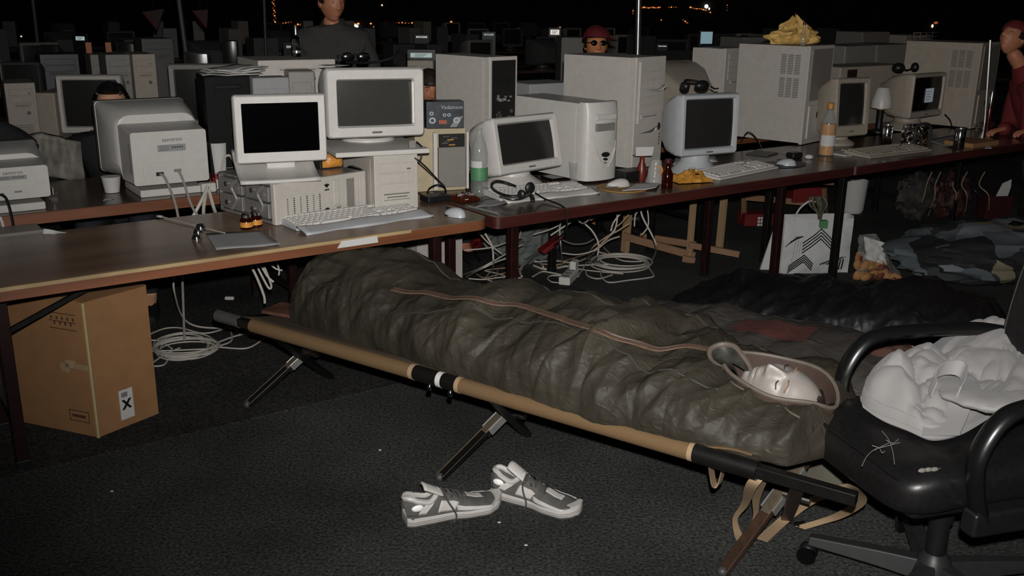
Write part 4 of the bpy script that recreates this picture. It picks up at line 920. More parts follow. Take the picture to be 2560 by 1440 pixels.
# ---------------------------------------------------------------- under the tables
p = PY(1045, 640, 5.1); c_ = Vector((PY(1045, 640, 5.1).x, 5.1, 0)); p = Vector((c_.x, 5.1, 0)); 
r = fit(p, 34, 1156, 575); tower('beige tower standing on the floor under the table joint', r[0], 34, r[1], r[2], .40, beige, bays=4)
def frame_bar(t, a, b, w=.04, th=.025, m_=pine, nm='bar'): q = MB(); q.bar(Vector(a) - t.location, Vector(b) - t.location, w, th, (ud if nm == 'leg' else (0, 0, 1))); return obj(q, nm, m_, t, bevel=.002)
base = P(1720, 650, 0); Y1 = base.y
t = thing('wooden_trestle', 'light pine trestle frame standing under the middle table', 'trestle', (base.x, base.y, 0))
F = lambda x, y, Y: PY(x, y, Y)
frame_bar(t, PY(1722, 652, Y1), PY(1734, 500, Y1), .035, .03, pine, 'leg'); fz = PY(1722, 652, Y1)
Y2 = P(1800, 625, 0).y; frame_bar(t, PY(1798, 622, Y2), PY(1812, 478, Y2), .045, .03, pine, 'leg')
Y3 = P(1560, 632, 0).y; frame_bar(t, PY(1562, 630, Y3), PY(1572, 510, Y3), .055, .03, pine, 'leg')
frame_bar(t, PY(1558, 590, Y3 - .02), PY(1738, 640, Y1 - .02), .022, .05, pineh, 'rail'); frame_bar(t, PY(1600, 590, Y3 + .1), PY(1740, 612, Y1 + .12), .022, .045, pineh, 'rail')
frame_bar(t, PY(1722, 612, Y1 - .03), PY(1848, 636, Y1 - .08), .022, .04, pineh, 'rail'); frame_bar(t, PY(1706, 646, Y1 - .05), PY(1738, 652, Y1 - .07), .022, .04, pineh, 'foot')
t2 = thing('wooden_shelf', 'low pine shelf frame behind the white carrier bag', 'shelf', P(1960, 600, 0) + vd * .6)
yb = t2.location.y
frame_bar(t2, PY(1856, 492, yb), PY(2050, 510, yb), .025, .045, pineh, 'rail'); frame_bar(t2, PY(1985, 452, yb), PY(2085, 456, yb), .02, .04, pineh, 'rail')
frame_bar(t2, PY(1860, 492, yb), (PY(1856, 600, yb).x, yb, 0), .03, .03, pineh, 'leg'); frame_bar(t2, PY(2060, 470, yb), (PY(2060, 600, yb).x, yb, 0), .03, .03, pineh, 'leg')
b = MB(); c = PY(2020, 505, yb); b.box(-.13, .1, -.02, .1, 0, .11); solo(b, 'red_box', mat('red_card', (104, 26, 26), .5), 'dark red box standing on the low pine shelf', 'box', c, 10, bevel=.004)
c = PY(1900, 555, yb - .05); t = thing('red_carton', 'red carton with pale print grid under the middle table', 'box', (c.x, c.y, 0), 10); b = MB(); b.box(-.12, .12, 0, .15, .0, c.z + .06); obj(b, 'carton', mat('red_card', (104, 26, 26), .5), t, bevel=.004)
for i in range(3):
    for k in range(3):
        b = MB(); b.box(-.02 + i * .025, .0 + i * .025, -.002, .001, c.z - .03 + k * .025, c.z - .012 + k * .025); obj(b, 'print_square', paperm, t, smooth=False)
# rucksack and red bag behind the cables
def lump(name, label, cat, c, rx, ry, rz, m_, seed, rough=.25, n=(36, 22), yaw=0, smooth=True, fq=2.2):
    b = MB()
    def fn(a, q):
        th = 6.283 * a; ph = math.pi * (.02 + .96 * q); d = Vector((math.sin(ph) * math.cos(th), math.sin(ph) * math.sin(th), -math.cos(ph)))
        e = 1 + rough * fb(d.x * fq + seed, d.y * fq, d.z * fq) + rough * .5 * (rid(d.x * 3.1 * fq / 2, d.y * 3 + seed, d.z * 3) - .3)
        return (d.x * rx * e, d.y * ry * e, max(.0, rz + d.z * rz * e))
    b.grid(n[0], n[1], fn, cu=True); return solo(b, name, m_, label, cat, c, yaw, smooth=smooth)
camo = bpy.data.materials.new('camouflage_cloth'); camo.use_nodes = True
nt = camo.node_tree; b_ = nt.nodes['Principled BSDF']; tc = nt.nodes.new('ShaderNodeTexCoord'); vo = nt.nodes.new('ShaderNodeTexVoronoi'); vo.inputs['Scale'].default_value = 8; vo.inputs['Randomness'].default_value = 1
nz = nt.nodes.new('ShaderNodeTexNoise'); nz.inputs['Scale'].default_value = 3; mx = nt.nodes.new('ShaderNodeMix'); mx.data_type = 'RGBA'; mx.inputs[0].default_value = .25; nt.links.new(tc.outputs['Object'], mx.inputs[6]); nt.links.new(tc.outputs['Object'], nz.inputs['Vector']); nt.links.new(nz.outputs['Color'], mx.inputs[7]); nt.links.new(mx.outputs[2], vo.inputs['Vector'])
sp = nt.nodes.new('ShaderNodeSeparateColor'); nt.links.new(vo.outputs['Color'], sp.inputs[0]); rp = nt.nodes.new('ShaderNodeValToRGB'); rp.color_ramp.interpolation = 'CONSTANT'; nt.links.new(sp.outputs[0], rp.inputs[0])
cs = [(0, (20, 20, 20)), (.3, (76, 82, 86)), (.52, (36, 38, 40)), (.70, (104, 110, 114)), (.9, (112, 104, 84))]
el = rp.color_ramp.elements; el[0].position = 0; el[0].color = (*[lin(x) for x in cs[0][1]], 1); el[1].position = cs[1][0]; el[1].color = (*[lin(x) for x in cs[1][1]], 1)
for pos_, cc_ in cs[2:]: e = el.new(pos_); e.color = (*[lin(x) for x in cc_], 1)
nt.links.new(rp.outputs[0], b_.inputs['Base Color']); b_.inputs['Roughness'].default_value = .8
lump('rucksack', 'grey green rucksack behind the tangle of white cables', 'rucksack', P(1345, 668, 0) + vd * .15, .28, .16, .20, mat('grey_green_cloth', (86, 90, 86), .8, var=.4, scale=9), 3, yaw=ROW, smooth=False)
lump('red_jacket', 'red and grey jacket bundled on the floor behind the cables', 'jacket', P(1255, 650, 0) + vd * .35, .22, .14, .16, mat('red_nylon', (96, 24, 22), .5, var=.3), 8, yaw=ROW)
b = MB(); a_ = PY(1352, 630, 5.55); b_2 = PY(1402, 592, 5.62); b.bar(a_ - a_, b_2 - a_, .07, .03); solo(b, 'red_strap', mat('red_nylon', (96, 24, 22), .5), 'wide red strap leaning against the rucksack', 'strap', a_, bevel=.008)
c = P(1425, 650, 0) + vd * .35; t = thing('grey_bin', 'dark grey plastic bin beside the rucksack under the middle table', 'bin', c); b = MB(); b.lathe([(.10, 0), (.115, .25), (.12, .33), (.10, .335), (.095, .02)], 20); obj(b, 'bin', mat('dark_grey_plastic2', (72, 76, 80), .5), t)
b = MB(); b.grid(10, 8, lambda a, q: (-.07 + .1 * a, -.121, .2 + .11 * q + .01 * math.sin(6 * a))); obj(b, 'sticker', papergrey, t)
# multi-way socket
c = P(1412, 712, 0); t = thing('power_strip', 'white multi-way power strip on the floor before the cables', 'power strip', c, -18)
b = MB(); b.box(-.035, .035, -.02, .20, 0, .05); obj(b, 'body', white, t, bevel=.008)
for k in range(3):
    b = MB(); b.M = Tr(0, .02 + .06 * k, .05); b.lathe([(.021, -.002), (.023, .002), (.019, .002), (.019, .0005)], 18); obj(b, 'socket', greyp, t)
b = MB(); b.box(-.02, .022, .16, .24, .02, .10); obj(b, 'plug', white, t, bevel=.01)
# cables on the floor
g = 'white network cables tangled under the tables'; lab = 'white network cable in the tangle under the middle table'
def Q(X, Y_, dep_): x, y = 1160 + X / 5.12, 480 + Y_ / 5.12; return PY(x, y, dep_) if dep_ else P(x, y, .006)
runs = [
 ([(180, 510, 5.05), (330, 670, 5.1), (480, 790, 5.15)], .007, cablew), ([(270, 530, 5.0), (360, 700, 5.0), (375, 900, 5.0), (360, 1020, 0)], .009, cablew),
 ([(0, 745, 5.0), (340, 710, 5.05), (620, 620, 5.2), (740, 585, 5.3)], .006, cablew), ([(0, 1055, 0), (240, 960, 5.1), (560, 780, 5.2), (745, 675, 5.3)], .007, cablew),
 ([(30, 1085, 0), (230, 980, 5.0), (480, 870, 5.1), (695, 815, 5.2)], .008, cablew), ([(130, 1020, 0), (400, 985, 0), (600, 970, 0), (745, 990, 0)], .006, cablet),
 ([(60, 1110, 0), (260, 1120, 0), (520, 1090, 0), (735, 1105, 0)], .008, cablew), ([(150, 1040, 0), (260, 1100, 0), (420, 1060, 0), (690, 1000, 0)], .006, cablet),
 ([(270, 1010, 0), (450, 1050, 0), (640, 1120, 0), (740, 1200, 0)], .006, cablew), ([(330, 1030, 0), (280, 1110, 0), (420, 1150, 0), (700, 1130, 0)], .006, cablew),
 ([(750, 945, 0), (715, 1010, 0), (740, 1085, 0)], .012, cablew), ([(580, 1125, 0), (620, 1195, 0)], .008, cablew), ([(425, 1005, 0), (430, 1050, 0), (380, 1110, 0)], .007, cablet),
 ([(1255, 335, 5.0), (1225, 470, 5.05), (1240, 700, 5.05), (1255, 890, 0)], .007, cablew), ([(890, 545, 5.3), (1100, 480, 5.35), (1280, 390, 5.4), (1390, 320, 5.4)], .007, cablew),
 ([(1110, 555, 5.3), (1300, 430, 5.3), (1430, 345, 5.3), (1495, 305, 5.3)], .008, cablew), ([(1430, 310, 5.2), (1480, 380, 5.2), (1530, 400, 5.25), (1600, 350, 5.3), (1640, 290, 5.3)], .007, cablew),
 ([(1550, 410, 5.2), (1650, 510, 5.2), (1720, 660, 5.2), (1700, 830, 5.2), (1600, 900, 0), (1340, 940, 0)], .008, cablew), ([(1615, 360, 5.4), (1820, 262, 5.4)], .007, cablew), ([(1390, 340, 5.35), (1520, 310, 5.35), (1665, 275, 5.35)], .006, cablew),
 ([(1955, 235, 5.3), (1960, 350, 5.3), (1930, 480, 5.3), (1860, 560, 5.3)], .008, cablew), ([(2045, 225, 5.3), (1920, 380, 5.3), (1880, 500, 5.3)], .008, cablew),
 ([(2120, 400, 5.5), (1980, 490, 5.5), (1800, 590, 5.5), (1640, 720, 5.5), (1580, 860, 0)], .008, cablet), ([(1940, 500, 5.5), (1780, 640, 5.5), (1620, 770, 5.5), (1300, 880, 0), (1180, 950, 0)], .008, cablet),
 ([(1990, 570, 5.55), (1850, 620, 5.5), (1700, 740, 5.45), (1600, 850, 0), (1540, 950, 0), (1460, 1080, 0)], .008, cablew), ([(1250, 780, 5.4), (1450, 800, 5.4), (1650, 755, 5.4), (1740, 700, 5.4)], .006, cablew),
 ([(960, 890, 0), (1180, 880, 0), (1400, 905, 0), (1560, 850, 0)], .007, cablew), ([(980, 920, 0), (1200, 930, 0), (1300, 905, 0)], .006, cablet),
 ([(885, 885, 0), (970, 900, 0), (1015, 960, 0)], .010, cablew), ([(890, 940, 0), (1000, 980, 0), (1130, 985, 0), (1300, 950, 0), (1360, 970, 0), (1365, 1010, 0)], .011, cablew),
 ([(880, 1085, 0), (1000, 1020, 0), (1100, 1030, 0), (1250, 1060, 0)], .008, cablew), ([(1240, 1070, 0), (1120, 1070, 0), (1070, 1105, 0), (1120, 1150, 0), (1210, 1162, 0)], .007, cablew),
 ([(1340, 1000, 0), (1420, 1040, 0), (1450, 1085, 0)], .008, cablew), ([(1770, 690, 0), (1880, 800, 0), (2000, 870, 0), (2140, 890, 0), (2310, 885, 0)], .007, cablew),
 ([(1730, 770, 0), (1920, 810, 0), (2100, 800, 0), (2250, 830, 0), (2315, 880, 0)], .008, cablew), ([(1450, 940, 0), (1750, 930, 0), (1950, 935, 0), (2010, 950, 0)], .007, cablew),
 ([(1380, 970, 0), (1600, 1005, 0), (1800, 1025, 0), (2040, 1048, 0)], .006, cablew), ([(1560, 1000, 0), (1580, 1070, 0), (1720, 1110, 0), (1900, 1060, 0)], .007, cablew),
 ([(1760, 1000, 0), (1755, 1070, 0), (1850, 1155, 0), (2100, 1130, 0), (2400, 1090, 0), (2420, 1050, 0), (2350, 950, 0)], .007, cablew),
 ([(2255, 190, 5.4), (2290, 330, 5.4), (2400, 540, 5.4), (2460, 700, 5.4), (2420, 850, 0), (2300, 930, 0)], .009, cablew), ([(2340, 185, 5.45), (2360, 330, 5.45), (2350, 450, 5.45), (2275, 550, 5.45)], .007, cablew),
 ([(2305, 190, 5.5), (2200, 280, 5.5), (2180, 440, 5.5)], .007, cablew), ([(2110, 290, 5.55), (2030, 380, 5.55), (1960, 440, 5.55)], .007, cablet), ([(1250, 610, 5.5), (1400, 665, 5.5), (1560, 655, 5.5), (1665, 600, 5.5)], .005, mat('grey_cable2', (120, 118, 114), .5)),
 ([(945, 430, 5.5), (930, 395, 5.5)], .006, cablew), ([(740, 430, 5.4), (710, 570, 5.4), (630, 700, 5.4)], .006, cablet)]
for pts, r_, m_ in runs: cable(lab, [Q(*p) for p in pts], r_ * .62, m_, sm=8, group=g)
t = thing('cable_coil', 'large flat coil of white cable on the floor under the middle table', 'cable coil', P(1565, 655, .0))
for k in range(9):
    b = MB(); o0 = t.location; jx, jy = random.uniform(-8, 8), random.uniform(-5, 5)
    b.tube([P(1555 + jx + (58 + k * 2.2) * math.cos(a), 656 + jy + (13 + k * .9) * math.sin(a) + .12 * (58) * math.cos(a) * .3, .006 + .004 * (k % 4)) - o0 for a in [2 * math.pi * i / 28 for i in range(28)]], .0045, closed=True); obj(b, 'coil_turn', cablew, t)
# cable coil left of the cot
t = thing('cable_coil', 'coil of white cable on the carpet between cardboard box and camp bed', 'cable coil', P(460, 865, 0)); o0 = t.location
for k in range(11):
    b = MB(); cx, cy = 462 + random.uniform(-10, 10), 866 + random.uniform(-5, 7); rx, ry = 78 + random.uniform(-12, 6), 26 + random.uniform(-9, 8)
    b.tube([P(cx + rx * math.cos(a) * (1 + .05 * math.sin(3 * a + k)), cy - .06 * rx * math.cos(a) + ry * math.sin(a), .006 + .003 * (k % 5)) - o0 for a in [2 * math.pi * i / 30 for i in range(30)]], .0036, closed=True); obj(b, 'coil_turn', cablew, t)
g = 'white cable ends around the coil beside the cardboard box'; lab = 'white cable running from the coil beside the cardboard box'
Z = .006
for pts in ([(370, 838), (410, 822), (450, 820), (505, 833), (548, 826), (580, 808)], [(372, 852), (400, 852), (430, 872)], [(374, 878), (440, 876), (520, 872), (545, 868), (620, 870), (672, 836)], [(380, 916), (410, 912), (424, 890)], [(380, 908), (415, 885), (450, 870)], [(540, 858), (590, 840), (640, 830), (672, 832)], [(545, 866), (575, 855), (580, 840), (572, 812)], [(672, 836), (640, 820), (600, 815), (590, 828), (610, 836), (672, 834)]):
    cable(lab, [P(x, y, Z) for x, y in pts], .0042, cablew, group=g)
cable('thin white cable dropping behind the cardboard box to the carpet', [PY(434, 690, 4.2), PY(436, 730, 4.2), P(455, 790, .1), P(490, 815, .02), P(560, 821, Z), P(620, 822, Z)], .0045, cablew)
g = 'white cables hanging from the near table behind the sleeping bag'; lab = 'white cable hanging down between near table and sleeping bag'
for pts, r_ in (([(628, 665), (645, 700), (660, 740), (662, 758)], .006), ([(640, 660), (655, 690), (672, 720), (678, 712), (660, 665)], .005), ([(652, 662), (668, 690), (684, 705)], .005), ([(675, 660), (690, 672), (706, 676)], .004), ([(692, 656), (698, 675), (697, 688)], .004)):
    cable(lab, [PY(x, y, 4.15) for x, y in pts], r_, cablew, group=g)
b = MB(); b.box(-.025, .025, -.01, .01, 0, .02); solo(b, 'cable_plug', white, 'small white plug lying on the floor beside the camp bed end', 'plug', P(574, 750, 0.0), bevel=.005)
# ---------------------------------------------------------------- camp bed
ZR = .42
A0 = P(556, 792, ZR); B0 = P(2142, 1248, ZR); LC = (B0 - A0).length; cx_ = (B0 - A0).normalized(); cn_ = Vector((-cx_.y, cx_.x, 0)); WC = .62
def C(s, n, z): return Vector((A0.x, A0.y, 0)) + cx_ * s + cn_ * n + Vector((0, 0, z))
def s_at(pxx, n=0, z=ZR):
    lo, hi = -.5, LC + .5
    for _ in range(40):
        mid = (lo + hi) / 2
        if px(C(mid, n, z))[0] < pxx: lo = mid
        else: hi = mid
    return mid
YC = math.degrees(math.atan2(cx_.y, cx_.x))
t = thing('camp_bed', 'folding camp bed with tan canvas rails and splayed dark legs', 'camp bed', C(0, 0, 0), YC)
def rail(n, nm):
    b = MB(); b.bar((0, n, ZR), (LC, n, ZR), .03, .034); return obj(b, nm, blackpaint, t, bevel=.004)
r1 = rail(0, 'rail'); r2 = rail(WC, 'rail')
def sleeve(s0, s1, m_, nm, r, par=r1, n=0, lab=None):
    b = MB(); k = 16; b.loft([[(s, n + r * .95 * math.cos(a), ZR + r * math.sin(a)) for a in [2 * math.pi * i / k for i in range(k)]] for s in (s0, s0 + .004, s1 - .004, s1)]); return obj(b, nm, m_, par, label=lab)
S = {k: s_at(k) for k in (545, 600, 632, 1030, 1040, 1098, 1110, 1145, 1155, 1725, 1737, 1895, 1912)}
sleeve(S[632], S[1030], tan, 'canvas_sleeve', .026); sleeve(S[1030], S[1040], webb, 'seam_band', .027); sleeve(S[1040], S[1098], blackpaint, 'joint_sleeve', .026); sleeve(S[1098], S[1110], paperm, 'white_band', .0265)
sleeve(S[1110], S[1145], blackpaint, 'joint_sleeve', .026); sleeve(S[1145], S[1155], webb, 'seam_band', .027); sleeve(S[1155], S[1725], tan, 'canvas_sleeve', .026); sleeve(S[1725], S[1737], webb, 'seam_band', .027)
sleeve(S[1737], S[1895], blackpaint, 'joint_sleeve', .027); sleeve(S[1895], S[1912], metal, 'metal_tip', .016); sleeve(S[545] - .0, S[600], darkgrey, 'end_bracket', .024)
sleeve(.1, LC - .5, tan, 'canvas_sleeve', .026, r2, WC)
for k in (1076, 1128):
    b = MB(); s = s_at(k); b.lathe([(.009, 0), (.009, .012), (.004, .02)], 10, (s, -.004, ZR - .045)); obj(b, 'rivet', chrome, r1)
b = MB(); b.grid(40, 12, lambda a, q: (S[600] + (S[1895] - .02 - S[600]) * a, .0 + WC * q, ZR + .024 - .045 * math.sin(math.pi * q) + .004 * fb(a * 14, q * 5) - .03 * max(0, a - .93) / .07 * math.sin(math.pi * q))); cv = obj(b, 'canvas_bed', mat('shaded_tan_canvas', (62, 48, 34), .9, var=.1, scale=200, bump=.1), t); cv.modifiers.new('solid', 'SOLIDIFY').thickness = .003  # canvas colour darkened to stand for the shade between rail and bag
for k, (ax, ay, fx, fy) in enumerate(((782, 868, 620, 1020), (1285, 1012, 1100, 1203), (1975, 1205, 1805, 1440))):
    MIb = (Matrix.Translation(C(0, 0, 0)) @ Rz(YC)).inverted(); ft_ = MIb @ P(fx, fy, .0); ft_.z = .012
    lo_, hi_ = ft_.x - .3, ft_.x + 2.2      # where the leg meets the far rail, on the line seen in the picture
    for _ in range(40):
        mid = (lo_ + hi_) / 2; qx, qy = px(C(mid, WC, ZR - .015)); 
        if (qx - fx) * (ay - fy) - (qy - fy) * (ax - fx) < 0: hi_ = mid
        else: lo_ = mid
    s2 = min(max(mid, ft_.x - .1), ft_.x + .85); a_ = Vector((ft_.x, ft_.y, .012)); c_ = Vector((s2, WC - .02, ZR - .02)); sx = (ft_.x + s2) / 2
    for sgn in (0, 1):
        if sgn: a_, c_ = Vector((a_.x + .05, WC - a_.y, .012)), Vector((c_.x + .05, .02, ZR - .02))
        b = MB(); b.bar(a_, c_, .036, .020, (0, 0, 1)); lo = obj(b, 'leg', blackpaint if k < 2 else mat('dark_brown_wood', (58, 42, 32), .4, var=.25), t, bevel=.003)
        b = MB(); b.sphere((a_.x, a_.y, .016), (.017, .017, .015), 10, 6); obj(b, 'foot_cap', black if sgn else darkgrey, lo)
        if sgn: continue
        if k < 2: q_ = (c_ - a_).cross(Vector((0, 0, 1))).normalized() * .0; b = MB(); b.bar(a_ + Vector((-.012, -.008, .011)), a_.lerp(c_, .36) + Vector((-.012, -.008, .011)), .0025, .0025); obj(b, 'worn_edge', mat('worn_brown_edge', (96, 82, 62), .6), lo)
        f0, f1 = (.34, .66) if k < 2 else (.36, .62)
        e0, e1 = a_.lerp(c_, f0), a_.lerp(c_, f1); sd = (c_ - a_).cross(Vector((0, 0, 1))).normalized()
        for off in (-.021, .021):
            b = MB(); b.bar(e0 + sd * off, e1 + sd * off, .005, .030); obj(b, 'steel_bracket', galv, lo, bevel=.002)
        b = MB(); b.bar(a_.lerp(c_, f0 - .02), a_.lerp(c_, f1 + .04), .034, .027); obj(b, 'sheath', mat('drab_sheath', (80, 70, 56), .6, var=.2), lo, bevel=.004)
    b = MB(); b.M = Matrix.Translation(((a_.x + c_.x) / 2, WC / 2, ZR * .5)) @ Matrix.Rotation(rad(90), 4, 'Y'); b.lathe([(.012, -.04), (.012, .04)], 10); obj(b, 'pivot_bolt', metal, t)
# straps of the bed
MI = t.matrix_basis.inverted() if False else (Matrix.Translation(t.location) @ Rz(YC)).inverted()
def strap(pts, wv, nm='strap', th=.003, m_=webb):
    b = MB(); b.ribbon([MI @ Vector(p) for p in pts], [MI.to_3x3() @ Vector(v) for v in (wv if isinstance(wv, list) else [wv] * len(pts))], th); return obj(b, nm, m_, t)
wx = cx_ * .032
def D(x, y, z): return P(x, y, z)
strap([D(1900, 1190, .40), D(1878, 1215, .36), D(1862, 1260, .2), D(1838, 1298, .10), D(1850, 1345, .03), D(1862, 1352, .02), D(1888, 1300, .08), D(1890, 1250, .2), D(1903, 1200, .36)], [wx, wx, wx * .7, wx * .5, wx, wx, wx * .5, wx * .7, wx])
strap([D(1905, 1350, .012), D(1960, 1300, .03), D(2010, 1262, .10), D(2050, 1242, .16), D(2080, 1240, .22)], [wx * 1.1] * 5)
strap([D(2090, 1222, .37), D(2120, 1216, .36), D(2148, 1232, .28), D(2148, 1258, .20), D(2100, 1288, .10), D(2050, 1305, .05), D(2000, 1320, .02)], [cn_ * .03] * 2 + [wx] * 5)
b = MB(); b.M = MI @ Matrix.Translation(D(2002, 1312, .02)) @ Rz(20); b.box(-.02, .02, -.014, .014, -.004, .006); obj(b, 'buckle', metal, t, bevel=.002)
strap([D(1776, 1152, .40), D(1780, 1185, .33), D(1786, 1212, .28), D(1798, 1210, .28), D(1808, 1175, .34), D(1812, 1165, .39)], [cn_ * .03] * 6)
strap([D(1745, 1108, ZR + .02), D(1830, 1112, ZR + .03), D(1890, 1128, ZR + .02)], [cn_ * .06] * 3, 'canvas_end', .004, tan)
b = MB(); b.box(-.09, .09, -.06, .06, 0, .012); solo(b, 'magazine', mat('brown_cover', (86, 58, 46), .5, var=.4, scale=12), 'brown magazine tucked at the foot end of the camp bed', 'magazine', C(S[632] + .02, .17, ZR + .012), YC + 10)

# ---------------------------------------------------------------- sleeping bag on the bed
nylon = bpy.data.materials.new('olive_nylon'); nylon.use_nodes = True
def cloth_mat(M, rgb, rough, sc1, bumpd, var=.3, spec=.5):
    nt = M.node_tree; n = nt.nodes; L = nt.links; b = n['Principled BSDF']; tc = n.new('ShaderNodeTexCoord')
    def wr(scale, strx, seed):
        mp = n.new('ShaderNodeMapping'); mp.inputs['Scale'].default_value = strx; mp.inputs['Location'].default_value = (seed, 0, 0); L.new(tc.outputs['Object'], mp.inputs[0])
        a = n.new('ShaderNodeTexNoise'); a.noise_dimensions = '3D'; a.inputs['Scale'].default_value = scale; a.inputs['Detail'].default_value = 5; a.inputs['Distortion'].default_value = 1.2
        try: a.noise_type = 'RIDGED_MULTIFRACTAL'
        except Exception: pass
        L.new(mp.outputs[0], a.inputs['Vector']); return a
    a1 = wr(sc1, (1, .6, 1), 0); a2 = wr(sc1 * 2.3, (.6, 1, 1), 4)
    ad = n.new('ShaderNodeMath'); ad.operation = 'ADD'; L.new(a1.outputs[0], ad.inputs[0]); L.new(a2.outputs[0], ad.inputs[1])
    bp = n.new('ShaderNodeBump'); bp.inputs['Strength'].default_value = 1.0; bp.inputs['Distance'].default_value = bumpd; L.new(ad.outputs[0], bp.inputs['Height']); L.new(bp.outputs[0], b.inputs['Normal'])
    nz = n.new('ShaderNodeTexNoise'); nz.inputs['Scale'].default_value = 3; nz.inputs['Detail'].default_value = 6; L.new(tc.outputs['Object'], nz.inputs['Vector'])
    rp = n.new('ShaderNodeValToRGB'); L.new(nz.outputs[0], rp.inputs[0]); c = [lin(x) for x in rgb]
    rp.color_ramp.elements[0].position = .3; rp.color_ramp.elements[1].position = .7; rp.color_ramp.elements[0].color = (*[x * (1 - var) for x in c], 1); rp.color_ramp.elements[1].color = (*[x * (1 + var) for x in c], 1)
    L.new(rp.outputs[0], b.inputs['Base Color']); b.inputs['Roughness'].default_value = rough; b.inputs['Specular IOR Level'].default_value = spec
    return M
cloth_mat(nylon, (48, 44, 36), .58, 16, .003, var=.4, spec=.24)
zipm = mat('brown_zip_tape', (92, 72, 58), .7, var=.2, scale=60)
liner = mat('brown_lining', (58, 43, 35), .75, var=.15, scale=30)
def interp(x, pts):
    if x <= pts[0][0]: return pts[0][1]
    for (a, va), (b, vb) in zip(pts, pts[1:]):
        if x <= b: k = (x - a) / (b - a); k = k * k * (3 - 2 * k); return va + (vb - va) * k
    return pts[-1][1]
HB = [(0, .14), (.12, .20), (.45, .23), (.75, .18), (1.0, .19), (1.4, .20), (1.7, .20), (1.95, .165), (2.2, .12), (2.4, .07)]
WB = [(0, .22), (.15, .26), (.6, .27), (1.1, .305), (1.6, .325), (2.0, .31), (2.25, .26), (2.4, .18)]
NB = [(0, .37), (.6, .345), (1.2, .32), (1.7, .31), (2.4, .33)]
SB0, SB1 = s_at(612), s_at(2050) 
HX, HN = 0, 0
def tri(x): return abs(2 * (x - math.floor(x + .5)))
def crumple(x, y, seed, dirs=((50, 2.6), (125, 3.1), (75, 4.5), (110, 6.0), (35, 7.1), (140, 8.3), (70, 10.5), (100, 13.0), (55, 15.5), (125, 18.0))):
    """sharp local creases: warped triangle folds in several directions, each fading in and out over the cloth"""
    wx_, wy_ = x + .10 * fb(x * 2.3, y * 2.3, seed, 3), y + .10 * fb(x * 2.3 + 7, y * 2.3, seed + 3, 3); h = 0
    for i, (a, f) in enumerate(dirs):
        a = rad(a); g = noise.noise(Vector((x * f * .32 + i * 5.1, y * f * .32, seed + i))) * 1.6; g = max(0, min(1, .45 + g))
        h += g * tri((wx_ * math.cos(a) + wy_ * math.sin(a)) * f + .35 * noise.noise(Vector((x * f * .6, y * f * .6, seed + 9 + i)))) * (2.4 if f < 4 else 3.4) / f
    return h
def facet(x, y, ang, f, ratio, seed):
    """flat facets meeting in straight creases, drawn out along direction ang"""
    a = rad(ang); u_, v_ = x * math.cos(a) + y * math.sin(a), -x * math.sin(a) + y * math.cos(a)
    w_ = noise.noise(Vector((u_ * f * .4, v_ * f * .4, seed + 20))) * .35
    d_ = noise.voronoi(Vector((u_ * f / ratio + w_, v_ * f + w_, seed)))[0]
    return d_[0]
def puff(x, y, ang, f, ratio, seed):
    """cloth gathered between long narrow creases that run along direction ang"""
    a = rad(ang); u_, v_ = x * math.cos(a) + y * math.sin(a), -x * math.sin(a) + y * math.cos(a)
    w_ = noise.noise(Vector((u_ * f * .25, v_ * f * .25, seed + 20))) * .6
    return min(1, abs(noise.noise(Vector((u_ * f / ratio, v_ * f + w_, seed)))) * 2.6) ** .55
def bag(SB0, SB1, HB, WB, nc, zb, seed, wr=1.0, ridge=None):
    def fn(a, q):
        L_ = SB1 - SB0; s = SB0 + L_ * a; k = a * 2.4
        e = min(1, a / .06) ** .5 * min(1, (1 - a) / .05) ** .5 if 0 < a < 1 else 0
        hw, hh = interp(k, WB) * (.25 + .75 * e), interp(k, HB) * (.15 + .85 * e)
        th = math.pi * (1 - q); c, sn = math.cos(th), math.sin(th)
        n = hw * (abs(c) ** .85) * (1 if c > 0 else -1); z = hh * (max(0, sn) ** .75)
        v = q * (1.6 * hw + hh); up = max(0, sn) ** .4
        m1 = .5 + .5 * noise.noise(Vector((s * 2, v * 2, seed + 40)))
        d = facet(s, v, 58, 4.2, 3.6, seed) * .085 + facet(s, v, 112, 6.5, 3.4, seed + 2) * .060 * (.5 + m1) + facet(s, v, 75, 11, 3.4, seed + 4) * .042 * (1.5 - m1) + facet(s, v, 40, 17, 3.2, seed + 6) * .024 + facet(s, v, 100, 27, 3.2, seed + 8) * .014
        d += (puff(s, v, 64, 5.0, 6.0, seed + 30) + puff(s, v, 105, 7.5, 6.0, seed + 33) * .7) * .020 - .022
        d = wr * (d - .085) * e * up + .016 * fb(s * 2.2, v * 2.5, seed + 5) * up
        nq = interp(k, NB) if nc is None else nc
        return (s, nq + n * (1 + .05 * fb(s * 2.5, q * 2, seed)) + d * c * .8, zb + z + d * (.35 + .65 * sn))
    return fn
fnb = bag(SB0, SB1, HB, WB, None, ZR + .0, 3.3)
t = thing('sleeping_bag', 'crumpled olive mummy sleeping bag lying on the camp bed with a person inside', 'sleeping bag', C(0, 0, 0), YC)
b = MB(); NU, NV = 480, 190; b.grid(NU, NV, fnb)
